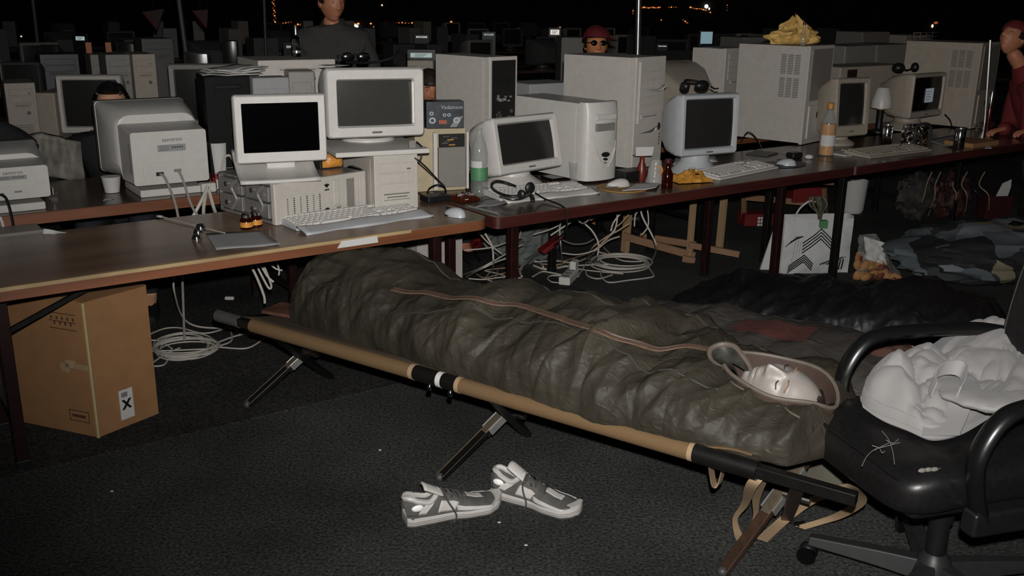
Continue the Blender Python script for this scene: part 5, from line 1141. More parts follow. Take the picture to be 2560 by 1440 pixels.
# the hood is open over the face
FS = (2.0 - 0)
hc0 = C(0, 0, 0); MBd = (Matrix.Translation(C(0, 0, 0)) @ Rz(YC)); MBi = MBd.inverted()
face_w = P(1952, 950, .575); fl_ = MBi @ face_w; fs, fnn = fl_.x, fl_.y
def hole(p): return ((p[0] - fs + .005) / .17) ** 2 + ((p[1] - fnn - .0) / .115) ** 2
keep = [f for f in b.f if min(hole(b.v[i]) for i in f) > 1.0]; b.f = keep; b.mi = [0] * len(keep)
obj(b, 'shell', nylon, t)
b = MB(); b.grid(60, 12, lambda a, q: (SB0 + .03 + (SB1 - SB0 - .06) * a, interp(a * 2.4, NB) + (q - .5) * 1.9 * interp(a * 2.4, WB) * .95 * (min(1, a / .05) * min(1, (1 - a) / .05)) ** .5, ZR + .028 + .02 * (2 * q - 1) ** 2)); obj(b, 'underside', nylon, t)
def surf(s, n):
    a = (s - SB0) / (SB1 - SB0); lo, hi = 0.0, 1.0
    for _ in range(30):
        mid = (lo + hi) / 2
        if fnb(a, mid)[1] < n: lo = mid
        else: hi = mid
    return Vector(fnb(a, mid))
# zip tape running along the top
zp = []
for x, y in ((985, 738), (1090, 745), (1200, 752), (1290, 765), (1400, 800), (1500, 832), (1600, 862), (1690, 876), (1770, 880)):
    best = None
    for zz in [ZR + .05 + .01 * k for k in range(24)]:
        l = MBi @ P(x, y, zz)
        if SB0 < l.x < SB1 and abs(l.y - .315) < .34:
            dlt = abs(surf(l.x, l.y).z - l.z)
            if best is None or dlt < best[0]: best = (dlt, l)
    zp.append(best[1])
zp2 = []
for k in range(40):
    q = k / 39 * (len(zp) - 1); i = min(int(q), len(zp) - 2); l = zp[i].lerp(zp[i + 1], q - i); s_ = surf(l.x, l.y); zp2.append(s_ + Vector((0, 0, .006)))
for _ in range(3): zp2 = [zp2[0]] + [(zp2[i - 1] + zp2[i] * 2 + zp2[i + 1]) / 4 for i in range(1, len(zp2) - 1)] + [zp2[-1]]
zp2 = [p + Vector((0, 0, .006)) for p in zp2]
b = MB(); b.ribbon(zp2, Vector((0, .034, 0)), .004, 2); zo = obj(b, 'zip_tape', zipm, t)
b = MB(); b.tube([p + Vector((0, 0, .005)) for p in zp2], .003, n=5); obj(b, 'zip_teeth', mat('zip_brown', (70, 54, 44), .4), zo)
# seams that quilt the shell
for y0 in (.12, .46):
    b = MB(); pts = [surf(SB0 + .12 + k * (SB1 - SB0 - .45) / 50, y0 + .03 * math.sin(k * .22 + y0 * 9)) + Vector((0, 0, .001)) for k in range(51)]; b.tube(pts, .0035, n=5); obj(b, 'seam', mat('dark_seam', (44, 41, 35), .7), t)
# rim, lining and mesh flap of the hood
rim = []
for k in range(36):
    a = 2 * math.pi * k / 36; sx, ny = fs - .005 + .172 * math.cos(a), fnn + .117 * math.sin(a); rim.append(surf(min(sx, SB1 - .03), ny) + Vector((0, 0, .004)))
for _ in range(4): rim = [(rim[i - 1] + rim[i] * 2 + rim[(i + 1) % len(rim)]) / 4 for i in range(len(rim))]
rim = [p + Vector((0, 0, .006)) for p in rim]
b = MB(); b.tube(rim, .006, closed=True); obj(b, 'hood_piping', mat('grey_piping', (88, 79, 70), .6), t)
b = MB(); k = len(rim); b.loft([[tuple(p) for p in rim], [tuple(Vector((fs + (p.x - fs) * .97, fnn + (p.y - fnn) * .97, p.z - .05))) for p in rim], [tuple(Vector((fs + (p.x - fs) * 1.0, fnn + (p.y - fnn) * 1.0, ZR + .04))) for p in rim]], False, True); obj(b, 'lining', liner, t)
fpts = [MBi @ P(x, y, z) for x, y, z in ((1858, 962, .55), (1835, 935, .57), (1800, 912, .60), (1776, 893, .63), (1778, 872, .66), (1805, 861, .68), (1835, 866, .67), (1855, 888, .64), (1872, 912, .61), (1880, 935, .58))]
b = MB(); b.tube(fpts, .008, sm=5); fo = obj(b, 'hood_flap', MATS['grey_piping'], t)
b = MB(); cc = sum(fpts, Vector()) / len(fpts); sp_ = spline(fpts, 4); vs = [tuple(cc)] + [tuple(p) for p in sp_]; b.add(vs, [(0, i, i + 1) for i in range(1, len(sp_))]); o = obj(b, 'flap_mesh', mat('dark_mesh', (44, 43, 38), .6, var=.5, scale=30), fo); o.modifiers.new('solid', 'SOLIDIFY').thickness = .004
for sx in (-.10, .06):
    b = MB(); q = surf(fs + sx, fnn - .125); b.tube([q + Vector((0, 0, .004)), q + Vector((.02, -.02, .004)), q + Vector((.05, -.03, .0))], .003, sm=5); obj(b, 'draw_cord', MATS['grey_piping'], t)
# the sleeper: only head and shoulders show from the bag, the body lies inside it
def M3(x, y, z):
    m = Matrix.Identity(4)
    for i in range(3): m[i][0] = x[i]; m[i][1] = y[i]; m[i][2] = z[i]
    return m
zdir = (cx_ * 1.0 + Vector((0, 0, -.06))).normalized(); fdir = (Vector((0, 0, 1)) * .88 - cn_ * .50 - cx_ * .05); fdir = (fdir - zdir * fdir.dot(zdir)).normalized(); xdir = (-fdir).cross(zdir)
hM = M3(xdir, -fdir, zdir); hp = MBd @ Vector((fs + .0, fnn + .005, ZR + .105))
t = thing('person', 'sleeping person lying on their back in the olive sleeping bag with pale face showing', 'person', C(fs - .5, fnn, ZR))
b = MB(); b.M = Matrix.Translation(hp - t.location) @ hM @ Matrix.Scale(1.04, 4); hm = head_mesh(120, 96); b.add(hm.v, hm.f); b.M = Matrix.Identity(4)
L_ = lambda s, n, z: (MBd @ Vector((s, n, z))) - t.location
V = [L_(fs - .05, fnn, ZR + .09), L_(fs - .18, fnn, ZR + .075), L_(fs - .26, .315, ZR + .07), L_(fs - .50, .315, ZR + .075), L_(fs - .8, .315, ZR + .075), L_(fs - 1.2, .24, ZR + .08), L_(fs - 1.5, .24, ZR + .06), L_(fs - 1.2, .39, ZR + .08), L_(fs - 1.5, .39, ZR + .06)]
merge(b, skin_mesh('body', V, [(0, 1), (1, 2), (2, 3), (3, 4), (4, 5), (5, 6), (4, 7), (7, 8)], [.055, .05, (.07, .06), (.07, .06), (.07, .06), .06, .04, .06, .04], root=2))
obj(b, 'body', palesk, t)
for sx in (-1, 1):
    q = MB(); q.M = Matrix.Translation(hp - t.location) @ hM @ Matrix.Scale(1.04, 4); q.tube([(sx * .018, -.0895, .009), (sx * .032, -.0925, .006), (sx * .046, -.083, .010)], .0019, sm=5); obj(q, 'eyelashes', mat('dark_brown_hair', (48, 26, 16), .6), t, label='closed eyelashes')
    q = MB(); q.M = Matrix.Translation(hp - t.location) @ hM @ Matrix.Scale(1.04, 4); q.tube([(sx * .014, -.0965, .034), (sx * .032, -.0975, .039), (sx * .050, -.085, .034)], .0022, sm=5); obj(q, 'eyebrow', mat('light_brown_brow', (120, 90, 62), .7), t)
q = MB(); q.M = Matrix.Translation(hp - t.location) @ hM @ Matrix.Scale(1.04, 4); hh = head_mesh(64, 48, hair=(.006, .114, .10, -.05)); q.add(hh.v, hh.f); obj(q, 'hair', mat('dark_hair', (40, 28, 22), .6, var=.3), t)

# ---------------------------------------------------------------- second sleeper's things behind
n2 = .70
b = MB()
def mt(a, q): 
    s = 1.05 + 1.15 * a; e = min(1, min(q, 1 - q) / .12) ** .5 * min(1, min(a, 1 - a) / .06) ** .5; return (s, n2 + .02 + .74 * q, .004 + .30 * e + .012 * math.sin(q * 3.1416 * 6))
b.grid(40, 40, mt); smooth_mat = mat('olive_mattress', (76, 72, 60), .6, var=.12, scale=6)
o = solo(b, 'air_mattress', smooth_mat, 'smooth olive air mattress on the floor behind the camp bed', 'mattress', C(0, 0, 0), YC)
HB2 = [(0, .06), (.3, .10), (1, .13), (1.7, .14), (2.2, .10), (2.4, .05)]; WB2 = [(0, .25), (.8, .31), (1.8, .34), (2.4, .26)]
f2 = bag(1.02, 2.30, HB2, WB2, n2 + .36, .31, 9.1, .35)
M2 = bpy.data.materials.new('grey_olive_nylon'); M2.use_nodes = True; cloth_mat(M2, (62, 58, 54), .7, 7, .006, spec=.3)
b = MB(); b.grid(220, 90, f2); t = solo(b, 'sleeping_bag', M2, 'dull grey sleeping bag spread on the air mattress behind the camp bed', 'sleeping bag', C(0, 0, 0), YC)
b = MB(); b.grid(14, 8, lambda a, q: tuple(Vector(f2(.50 + .22 * a, .42 + .14 * q)) + Vector((0, 0, .004)))); o = obj(b, 'red_patch', mat('dull_red_cloth', (84, 44, 38), .8, var=.2), t)
lump('pillow', 'brown pillow behind the black office chair armrest', 'pillow', Vector((*P(2195, 915, .36).xy, .30)), .20, .15, .075, mat('brown_cloth', (76, 50, 40), .85, var=.15), 5, .12, yaw=YC)
lump('crumpled_paper', 'crumpled tan paper lying beyond the brown pillow', 'paper', Vector((*P(2268, 882, .36).xy, .31)), .06, .05, .035, mat('tan_paper', (196, 140, 92), .6, var=.2), 2, .4, yaw=20, smooth=False)
# dark shiny bag behind
M3_ = bpy.data.materials.new('black_nylon'); M3_.use_nodes = True; cloth_mat(M3_, (22, 22, 24), .5, 6, .005, spec=.35)
a3 = P(1650, 720, .16); b3 = P(2560, 800, .22); d3 = (b3 - a3); d3.z = 0; L3 = d3.length; y3 = math.degrees(math.atan2(d3.y, d3.x)); 
b = MB(); f3 = bag(0, L3, [(0, .06), (.5, .14), (1.2, .19), (1.9, .21), (2.4, .16)], [(0, .18), (.6, .32), (1.5, .38), (2.4, .3)], .30, 0.0, 21.0, .8); b.grid(240, 100, f3)
solo(b, 'sleeping_bag', M3_, 'shiny black sleeping bag heaped on the floor before the white carrier bag', 'sleeping bag', (a3.x, a3.y, 0), y3)
cc_ = P(2420, 735, 0.0); lump('camouflage_bag', 'big camouflage cloth bundle on the floor at the right under the tables', 'bundle', cc_ + Vector((.42, .40, 0)), .80, .42, .165, camo, 4, .16, (60, 36), yaw=15)
b = MB(); b.sphere((0, 0, 0), (.05, .02, .015), 10, 6); solo(b, 'crumpled_tissue', paperm, 'small white tissue on top of the camouflage bundle', 'tissue', PY(2362, 600, cc_.y + .5), 10)

# carrier bag with printed chevrons
cB = P(2035, 700, 0); Yb = cB.y + .12; p0, p1 = PY(1950, 690, Yb), PY(2118, 690, Yb + .06); zt_ = PY(1955, 540, Yb).z; wB = (Vector((p1.x, p1.y, 0)) - Vector((p0.x, p0.y, 0))).length; yB = math.degrees(math.atan2(p1.y - p0.y, p1.x - p0.x))
t = thing('carrier_bag', 'glossy white carrier bag printed with dark chevron stripes', 'bag', (p0.x, p0.y, 0), yB)
hB = zt_
def cbg(a, q):
    x = a * wB; return (x, -.03 * math.sin(math.pi * a) * math.sin(math.pi * min(1, q * 1.1)) - .012 * fb(a * 3, q * 3, 2), hB * q * (1 - .045 * math.sin(math.pi * a) * q) + (0 if q < .9 else -.02 * a))
b = MB(); b.grid(30, 24, cbg); o = obj(b, 'front_sheet', mat('glossy_white_film', (182, 182, 180), .22, var=.03), t); 
b = MB(); b.grid(12, 10, lambda a, q: (a * wB, .10 + .01 * fb(a * 3, q * 3, 7), hB * .97 * q)); obj(b, 'back_sheet', MATS['glossy_white_film'], t)
for xx in (0, wB):
    b = MB(); b.grid(6, 10, lambda a, q: (xx + (.012 if xx else -.012) * math.sin(math.pi * a), .10 * a + cbg(xx / wB, q)[1] * (1 - a), hB * .97 * q)); obj(b, 'side_gusset', MATS['glossy_white_film'], t)
inkm = mat('dark_ink', (10, 12, 11), .6, spec=.15); inkg = mat('green_ink', (92, 116, 100), .4)
def stripe(pts, m_, wd=.0085):
    b = MB(); q = [Vector((x * wB, cbg(x, y)[1] - .0018, y * hB)) for x, y in pts]
    dense = []
    for i in range(len(q) - 1):
        for k in range(6): 
            v = q[i].lerp(q[i + 1], k / 6); vx, vy = v.x / wB, v.z / hB; dense.append(Vector((v.x, cbg(vx, vy)[1] - .0022, v.z)))
    dense.append(q[-1])
    b.ribbon(dense, [Vector((0, 0, wd)) if abs((q[1] - q[0]).x) > .01 else Vector((wd, 0, 0))] * len(dense), .001, 0); obj(b, 'printed_stripe', m_, t, smooth=False)
for k in range(4):
    o_ = -.055 * k; stripe([(.27, .54 + o_), (.52, .78 + o_), (.68, .60 + o_)], inkm if k % 2 == 0 or True else inkg)
    stripe([(.10, .13 + o_ * .7), (.30, .34 + o_ * .7), (.44, .18 + o_ * .7)], inkm)
for k in range(4):
    x = .14 + .04 * k; stripe([(x, .22 + .05 * k), (x + .03, .60 - .01 * k)], inkm); stripe([(.03 + .02 * k, .48 + .03 * k), (.18 + .03 * k, .66 - .0 * k)], inkm, .006)
    x = .76 + .045 * k; stripe([(x, .06), (x, .22 + .01 * k)], inkm); stripe([(.54 + .05 * k, .17), (.78 + .05 * k, .29)], inkg if k % 2 else inkm, .007)
b = MB(); b.tube([(wB * .12, .0, hB * .93), (wB * .22, .03, hB * 1.10), (wB * .36, .04, hB * 1.22), (wB * .48, .04, hB * 1.20)], .006, sm=6); obj(b, 'handle', MATS['glossy_white_film'], t)
t2 = thing('herb_bunch', 'bunch of dried stalks with green band sticking out of the white carrier bag', 'herbs', t.location, yB)
for k in range(14):
    a = -1 + 2 * k / 13; b = MB(); b.tube([(wB * .54 + .01 * a, .05, hB * .70), (wB * .54 + .012 * a, .04, hB * .98), (wB * .50 + .055 * a, .04 + .02 * math.sin(k * 2), hB * 1.16), (wB * .47 + .045 * a, .04, hB * 1.30)], .0055, sm=5, taper=[.7, .8, 1.2, .5]); obj(b, 'stalk', [mat('dry_stalk', (88, 84, 66), .7, var=.3), mat('dark_stalk', (46, 44, 36), .7, var=.3)][k % 2], t2)
b = MB(); b.box(wB * .49, wB * .59, -.036, .0, hB * .80, hB * .93); obj(b, 'green_band', mat('green_label', (72, 122, 84), .5), t2, bevel=.003)
b = MB(); b.M = Tr(0, 0, 0); q = PY(1912, 680, Yb + .1); solo(MB().loft([[(-.03, 0, 0), (.05, 0, 0), (.05, .02, 0), (-.03, .02, 0)], [(.03, .0, .26), (.05, 0, .27), (.05, .01, .27), (.03, .01, .26)]]), 'paper_bag', paperm, 'edge of a white paper bag standing behind the black table leg', 'bag', (q.x, q.y, 0))
# clear bag of biscuits leaning right of it
cS = PY(2195, 705, Yb - .02); t = thing('biscuit_bag', 'torn clear bag of tan biscuits leaning against the white carrier bag', 'bag', (cS.x, cS.y, 0), 20)
film = mat('crinkled_film', (170, 170, 166), .15, var=.3, alpha=.30, spec=.9); hS = PY(2150, 582, cS.y).z
b = MB(); b.grid(20, 14, lambda a, q: ((-.17 + .34 * a) * (1 - .62 * q) - .12 * q, -.05 * math.sin(math.pi * a) * (1 - q) - .015 * fb(a * 5, q * 5), hS * q * (1 - .25 * a * (1 - q)) + .002)); o = obj(b, 'film', film, t)
b = MB(); b.grid(12, 10, lambda a, q: ((-.16 + .16 * a) - .02 * q, -.055 - .012 * fb(a * 5, q * 5, 2) + .02 * q, hS * (.50 + .5 * q) - .18 * hS * a)); obj(b, 'paper_wrap', paperm, t)
for k in range(34):
    a, q = random.random(), random.random(); x_ = (2132 + 72 * a) * (1 - q) + (2140 + 118 * a) * q; y_ = (618 + 40 * a) * (1 - q) + (712 + 8 * a) * q; w_ = PY(x_, y_, cS.y - .03 - .05 * q - .02 * random.random()); w_.z = max(w_.z, .02)
    b = MB(); b.M = Rz(-20) @ Matrix.Translation(w_ - t.location) @ Matrix.Rotation(random.uniform(0, 6), 4, 'Y') @ Matrix.Rotation(random.uniform(-.6, .6), 4, 'X')
    b.sphere((0, 0, 0), (.034, .012, .024), 9, 6); obj(b, 'biscuit', [mat('tan_biscuit', (140, 100, 58), .7, var=.25), mat('brown_biscuit', (84, 42, 26), .7, var=.3), MATS['tan_biscuit']][k % 3], t)
# ---------------------------------------------------------------- cardboard box
pN, pR_, pL = P(247, 1096, 0), P(397, 1036, 0), P(32, 1052, 0)
hx = (PY(190, 760, pN.y).z + PY(357, 712, pR_.y).z) / 2; dR = pR_ - pN; dL = pL - pN; hx = min(hx, T - .045)
t = thing('cardboard_box', 'big brown cardboard box standing under the near table', 'box', pN, 0)
b = MB(); q = [Vector((0, 0, 0)), dR, dR + dL, dL]; cen = sum(q, Vector()) / 4
b.loft([[tuple(v) for v in q], [tuple(v + Vector((0, 0, hx))) for v in q]], True, False); bo = obj(b, 'carton', card, t, smooth=False)
nR = Vector((dR.y, -dR.x, 0)).normalized(); nL = Vector((-dL.y, dL.x, 0)).normalized()
def flap(e0, e1, into, ang, L_):
    d = Vector((into.x * math.cos(ang), into.y * math.cos(ang), math.sin(ang))).normalized() * L_; b = MB(); z = Vector((0, 0, hx)); th = Vector((0, 0, .005))
    b.loft([[tuple(e0 + z), tuple(e1 + z), tuple(e1 + z + th), tuple(e0 + z + th)], [tuple(e0 + z + d), tuple(e1 + z + d), tuple(e1 + z + d + th), tuple(e0 + z + d + th)]]); return obj(b, 'flap', card, t, smooth=False)
iL = dL.normalized(); iR = dR.normalized()
flap(Vector((0, 0, 0)), dL, iR, rad(0), dR.length * .98); flap(Vector((0, 0, .0)), dR, iL, rad(3), dL.length * .4); flap(dL, dL + dR, -iL, rad(3), dL.length * .4); 
b = MB(); b.tube([(0, 0, .004), (0, 0, hx)], .007, n=6); obj(b, 'crushed_corner', cardedge, t)
def on_face(u0, u1, z0, z1, dvec, nvec, m_, nm, lift=.0012, par=None):
    d = dvec.normalized(); b = MB(); a_, c_ = d * u0, d * u1
    b.loft([[tuple(a_ + nvec * o + Vector((0, 0, z0))), tuple(c_ + nvec * o + Vector((0, 0, z0))), tuple(c_ + nvec * o + Vector((0, 0, z1))), tuple(a_ + nvec * o + Vector((0, 0, z1)))] for o in (0, lift)]); return obj(b, nm, m_, par or t, smooth=False)
lL, lR = dL.length, dR.length
st_ = on_face(lR * .38, lR * .60, .035, .155, dR, nR, paperm, 'sticker', .0015)
d = dR.normalized()
for a_, c_ in (((.43, .075), (.55, .115)), ((.55, .075), (.43, .115))):
    b = MB(); b.bar(d * lR * a_[0] + nR * .002 + Vector((0, 0, a_[1])), d * lR * c_[0] + nR * .002 + Vector((0, 0, c_[1])), .001, .012, nR); 
    b = MB(); b.ribbon([d * lR * a_[0] + nR * .002 + Vector((0, 0, a_[1])), d * lR * c_[0] + nR * .002 + Vector((0, 0, c_[1]))], d * .012, .001, 0); obj(b, 'printed_cross', slot, st_, smooth=False)
for k in range(5): on_face(lR * (.42 + .02 * k), lR * (.43 + .02 * k), .125, .145, dR, nR, slot, 'printed_bar', .0022, st_)
def frame_print(u0, u1, z0, z1, tilt=0):
    for x0, x1, y0, y1 in ((u0, u1, z0, z0 + .003), (u0, u1, z1 - .003, z1), (u0, u0 + .003, z0, z1), (u1 - .003, u1, z0, z1)): on_face(x0, x1, y0, y1, dL, nL, print_brown, 'printed_line', .001, bo)
frame_print(lL * .08, lL * .30, .055, .10); on_face(lL * .12, lL * .27, .072, .083, dL, nL, print_brown, 'printed_line', .001, bo)
for z0, z1 in ((hx - .115, hx - .112), (hx - .055, hx - .052), (hx - .086, hx - .083)): on_face(lL * .10, lL * .40, z0, z1, dL, nL, print_brown, 'printed_line', .001, bo)
for k in range(9): on_face(lL * (.12 + .03 * k), lL * (.12 + .03 * k + .018), hx - .078 - .02 * (k % 2), hx - .066 - .02 * (k % 2), dL, nL, print_brown, 'printed_mark', .001, bo)
for u0, z0, w1, h1 in ((.16, .27, .05, .03), (.24, .25, .04, .035), (.03, .27, .06, .02)): on_face(lL * u0, lL * u0 + w1, z0, z0 + h1, dL, nL, mat('scuffed_card', (150, 126, 96), .9), 'scuff', .0006, bo)

# ---------------------------------------------------------------- trainers
def sneaker(label, loc, yaw, L_=.33, roll=0):
    t = thing('trainer', label, 'shoe', loc, yaw, 'pair of trainers on the carpet'); greys = mat('grey_suede', (84, 82, 78), .8, var=.1); whites = mat('white_leather', (188, 184, 178), .45, var=.05)
    hwp = [(0, .030), (.06, .040), (.25, .040), (.45, .038), (.65, .050), (.82, .052), (.94, .038), (1, .012)]
    sole_h = lambda a: .028 + .010 * max(0, .5 - a) + .012 * max(0, a - .85) / .15
    outl = [(a, interp(a, hwp)) for a in [i / 30 for i in range(31)]]
    def ring(sc_, z0, w1): return [(x * L_, w * sc_, z0(x)) for x, w in outl] + [(x * L_, -w * sc_ * 1.0, z0(x)) for x, w in reversed(outl)]
    b = MB(); lift = lambda x: .014 * (max(0, x - .78) / .22) ** 2
    b.loft([ring(.93, lambda x: lift(x), 0), ring(1.03, lambda x: .008 + lift(x), 0), ring(1.05, lambda x: sole_h(x) * .6 + lift(x), 0), ring(1.0, lambda x: sole_h(x) + lift(x), 0)]); so = obj(b, 'sole', whites, t)
    b = MB(); b.loft([ring(.94, lambda x: lift(x) - .002, 0), ring(1.0, lambda x: lift(x) + .006, 0)]); obj(b, 'outsole', greys, so)
    for z in (.011, .017):
        b = MB(); b.loft([ring(1.062, lambda x: z + lift(x), 0), ring(1.062, lambda x: z + .0022 + lift(x), 0)], False, False); obj(b, 'sole_groove', greyp, so)
    tp_ = [(0, .085), (.05, .098), (.12, .092), (.24, .082), (.34, .098), (.45, .088), (.6, .068), (.75, .055), (.9, .042), (1, .026)]
    def up(a, q):
        th = math.pi * q; w = interp(a, hwp) * 1.0; h = interp(a, tp_) - sole_h(a); c = math.cos(th); s = math.sin(th)
        y = w * (abs(c) ** .8) * (1 if c >= 0 else -1) * (1 - .25 * s * (1 if a < .5 else .6)); z = sole_h(a) - .004 + lift(a) + h * (s ** .7)
        k = ((a - .18) / .15) ** 2 + ((q - .5) / .24) ** 2
        if k < 1: z -= .055 * (1 - k) ** .35
        return (a * L_ - (.008 * (1 - a) * s if a < .06 else 0), y, z)
    b = MB(); b.grid(56, 32, up); obj(b, 'upper', greys, t)
    def patch(pts, m_, nm, th=.004):
        b = MB(); ps = [Vector(up(a, q)) for a, q in pts]
        cen = sum(ps, Vector()) / len(ps); nn = Vector((0, cen.y, max(.001, cen.z - .03))).normalized() * th
        n_ = 6; vs = []
        a0, a1, q0, q1 = pts
        return b
    def zone(a0, a1, q0, q1, m_, nm, off=.0025, skew=0):
        b = MB()
        def f_(i, j):
            a = a0 + (a1 - a0) * i + skew * j; q = q0 + (q1 - q0) * j; v = Vector(up(a, q)); d = Vector((0, math.cos(math.pi * q), math.sin(math.pi * q))); return tuple(v + d * off)
        b.grid(10, 8, f_); o = obj(b, nm, m_, t); o.modifiers.new('solid', 'SOLIDIFY').thickness = .002; return o
    for q0, q1, sgn in ((.03, .20, 1), (.97, .80, -1)):
        zone(.50, .88, q0, q0 + (q1 - q0) * .55, whites, 'side_panel'); zone(.30, .48, q0, q1, whites, 'side_panel', skew=.05); zone(.0, .10, q0, q1, greys, 'heel_counter')
        for k in range(2): zone(.10 + .04 * k, .14 + .04 * k, q0 + (q1 - q0) * .1, q0 + (q1 - q0) * 1.2, whites, 'stripe', .0035, skew=.10)
    zone(.60, .80, .42, .58, whites, 'toe_strip'); zone(.93, .985, .2, .8, whites, 'toe_guard')
    b = MB(); pts = []
    for k in range(30):
        a = 2 * math.pi * k / 30; aa, qq = .18 + .158 * math.cos(a), .5 + .25 * math.sin(a); pts.append(Vector(up(max(.0, aa), qq)) + Vector((0, 0, .004)))
    b.tube(pts, .009, closed=True); obj(b, 'collar', whites, t)
    b = MB(); b.grid(8, 8, lambda i, j: (L_ * (.28 + .10 * i) - .03 * (1 - i), (j - .5) * .055, .098 + .035 * (1 - i) - .012 * (2 * j - 1) ** 2)); o = obj(b, 'tongue', whites, t); o.modifiers.new('solid', 'SOLIDIFY').thickness = .008
    for k in range(5):
        a = .36 + .055 * k; b = MB(); b.tube([Vector(up(a, .33)) + Vector((0, 0, .003)), Vector(up(a + .01, .42)) + Vector((0, 0, .006)), Vector(up(a + .02, .5)) + Vector((0, 0, .008)), Vector(up(a + .03, .58)) + Vector((0, 0, .006)), Vector(up(a + .04, .67)) + Vector((0, 0, .003))], .0032, sm=4); obj(b, 'lace', greys if k % 2 else darkgrey, t)
    for sgn in (-1, 1):
        b = MB(); b.tube([Vector(up(.37, .5)) + Vector((0, 0, .008)), (L_ * .40, sgn * .045, .075), (L_ * .47, sgn * .060, .03), (L_ * .44, sgn * .062, .006)], .0030, sm=6); obj(b, 'lace_end', darkgrey, t)
    for a, q in ((.38, .70), (.46, .70)):
        for q_ in (q, 1 - q):
            b = MB(); v = Vector(up(a, q_)); b.sphere(v, (.006, .004, .006), 10, 6); obj(b, 'eyelet', chrome, t)
    for q in (.86,):
        v = Vector(up(.10, q)) + Vector((0, -.004, .004)); b = MB(); b.sphere(v, (.020, .0065, .0115), 16, 8); obj(b, 'reflector', mat('flash_return_white', (250, 248, 242), .3), t, label='bright white heel reflector')  # near-white colour stands in for flash light thrown back by the reflector
    return t
h1, t1 = P(1012, 1308, 0), P(1250, 1262, 0); v = t1 - h1
sneaker('grey and white trainer with bright heel reflector nearer the camp bed middle', h1, math.degrees(math.atan2(v.y, v.x)), v.length)
h2, t2_ = P(1238, 1232, 0), P(1452, 1292, 0); v = t2_ - h2
sneaker('grey and white trainer with its toe pointing at the office chair', h2, math.degrees(math.atan2(v.y, v.x)), v.length)
for k, (x, y) in enumerate(((950, 1127), (1248, 1308), (1315, 1365), (280, 1230))):
    b = MB(); b.sphere((0, 0, .003), (.006, .004, .003), 8, 5); solo(b, 'crumb', paperm, ['white crumb on the carpet left of the camp bed leg', 'white crumb on the carpet between the two trainers', 'white crumb on the carpet in front of the trainers', 'white crumb on the carpet before the cardboard box'][k], 'crumb', P(x, y, 0))
# ---------------------------------------------------------------- office chair with shirt
leather = mat('black_leather', (20, 19, 19), .38, var=.2, scale=60, bump=.12)
nyl = mat('black_nylon_base', (40, 40, 40), .45, var=.1)
q1, q2 = P(2000, 1005, .53), P(2262, 1222, .50); fd = (q2 - q1); fd.z = 0; wS = fd.length * .98; fd.normalize(); back = Vector((-fd.y, fd.x, 0)); yS = math.degrees(math.atan2(fd.y, fd.x))
cS_ = (Vector((q1.x, q1.y, 0)) + Vector((q2.x, q2.y, 0))) / 2
t = thing('office_chair', 'black leather office chair with a white shirt on its seat', 'chair', cS_ + back * .33, yS)
M0 = (Matrix.Translation(t.location) @ Rz(yS)); Mi = M0.inverted()
LSD = .62
def seat(a, q, top=1):
    x, y = (a - .5) * wS * 1.06, -.33 + LSD * q; e = (math.sin(math.pi * min(max(a, .0), 1)) ** .35) * (math.sin(math.pi * min(max(q, 0), 1)) ** .35)
    return (x, y, .541 + .010 * fb(x * 5, y * 5, 2) - .02 * max(0, -y / LSD - .3) / .2)
def cushion(a, q):
    th, ph = 6.2832 * a, math.pi * (q - .5); f_ = lambda v, p_: (abs(v) ** p_) * (1 if v >= 0 else -1)
    x = wS * .56 * f_(math.cos(th), .36) * f_(math.cos(ph), .4); y = LSD * .5 * f_(math.sin(th), .36) * f_(math.cos(ph), .4) - .02
    return (x, y, .475 + .068 * f_(math.sin(ph), .55) + (.010 * fb(x * 5, y * 5, 2) if ph > 0 else 0) - .02 * max(0, -y / LSD - .3) / .2)
b = MB(); b.grid(72, 30, cushion, cu=True); so = obj(b, 'seat', leather, t)
b = MB(); b.tube([Vector(seat(a, .02)) + Vector((0, -.002, -.012)) for a in [.10 + .80 * i / 14 for i in range(15)]], .006); obj(b, 'seam', leather, so)
b = MB(); b.box(-wS * .44, wS * .44, -.27, .24, .38, .43); obj(b, 'seat_pan', black, t, bevel=.02)
for k, pl_ in enumerate(([(2155, 1165), (2168, 1140), (2190, 1122), (2215, 1116), (2250, 1106)], [(2205, 1078), (2222, 1100), (2232, 1130), (2236, 1160)], [(2180, 1114), (2198, 1120), (2205, 1132), (2212, 1128)], [(2215, 1100), (2232, 1108), (2246, 1098)], [(2186, 1126), (2200, 1118), (2222, 1108)])):
    b = MB(); b.tube([Mi @ P(x, y, .549) for x, y in pl_], .0011, n=5, sm=5); obj(b, 'leather_tear', mat('torn_backing', (110, 106, 100), .8), so)
for k in range(4):
    b = MB(); v = Vector(seat(.93, .10 + .028 * k)); b.sphere(v + Vector((.002, 0, -.012 * k * .4)), (.006, .012, .006), 8, 5); obj(b, 'worn_patch', MATS['torn_backing'], so)
# backrest
b = MB()
def bk(a, q, s):
    w = wS * (.46 + .10 * math.sin(math.pi * q)); e = (math.sin(math.pi * a) ** .3) * (math.sin(math.pi * min(1, max(0, q))) ** .3); return ((a - .5) * 2 * w * .98, .30 + .17 * q - .0 + s * .055 * e - (.03 * math.sin(math.pi * a)) * -1, .55 + .66 * q)
b.grid(20, 22, lambda a, q: bk(a, q, -1)); b.grid(20, 22, lambda a, q: bk(1 - a, q, 1)); bo = obj(b, 'backrest', leather, t)
for s in (-1, 1):
    b = MB(); b.tube([bk(.5 + s * .49, q, 0) for q in [.04 + .92 * i / 10 for i in range(11)]], .010, n=6); obj(b, 'edge_piping', leather, bo)
b = MB(); b.bar((0, .2, .40), (0, .34, .66), .07, .02); obj(b, 'back_bar', black, t, bevel=.005)
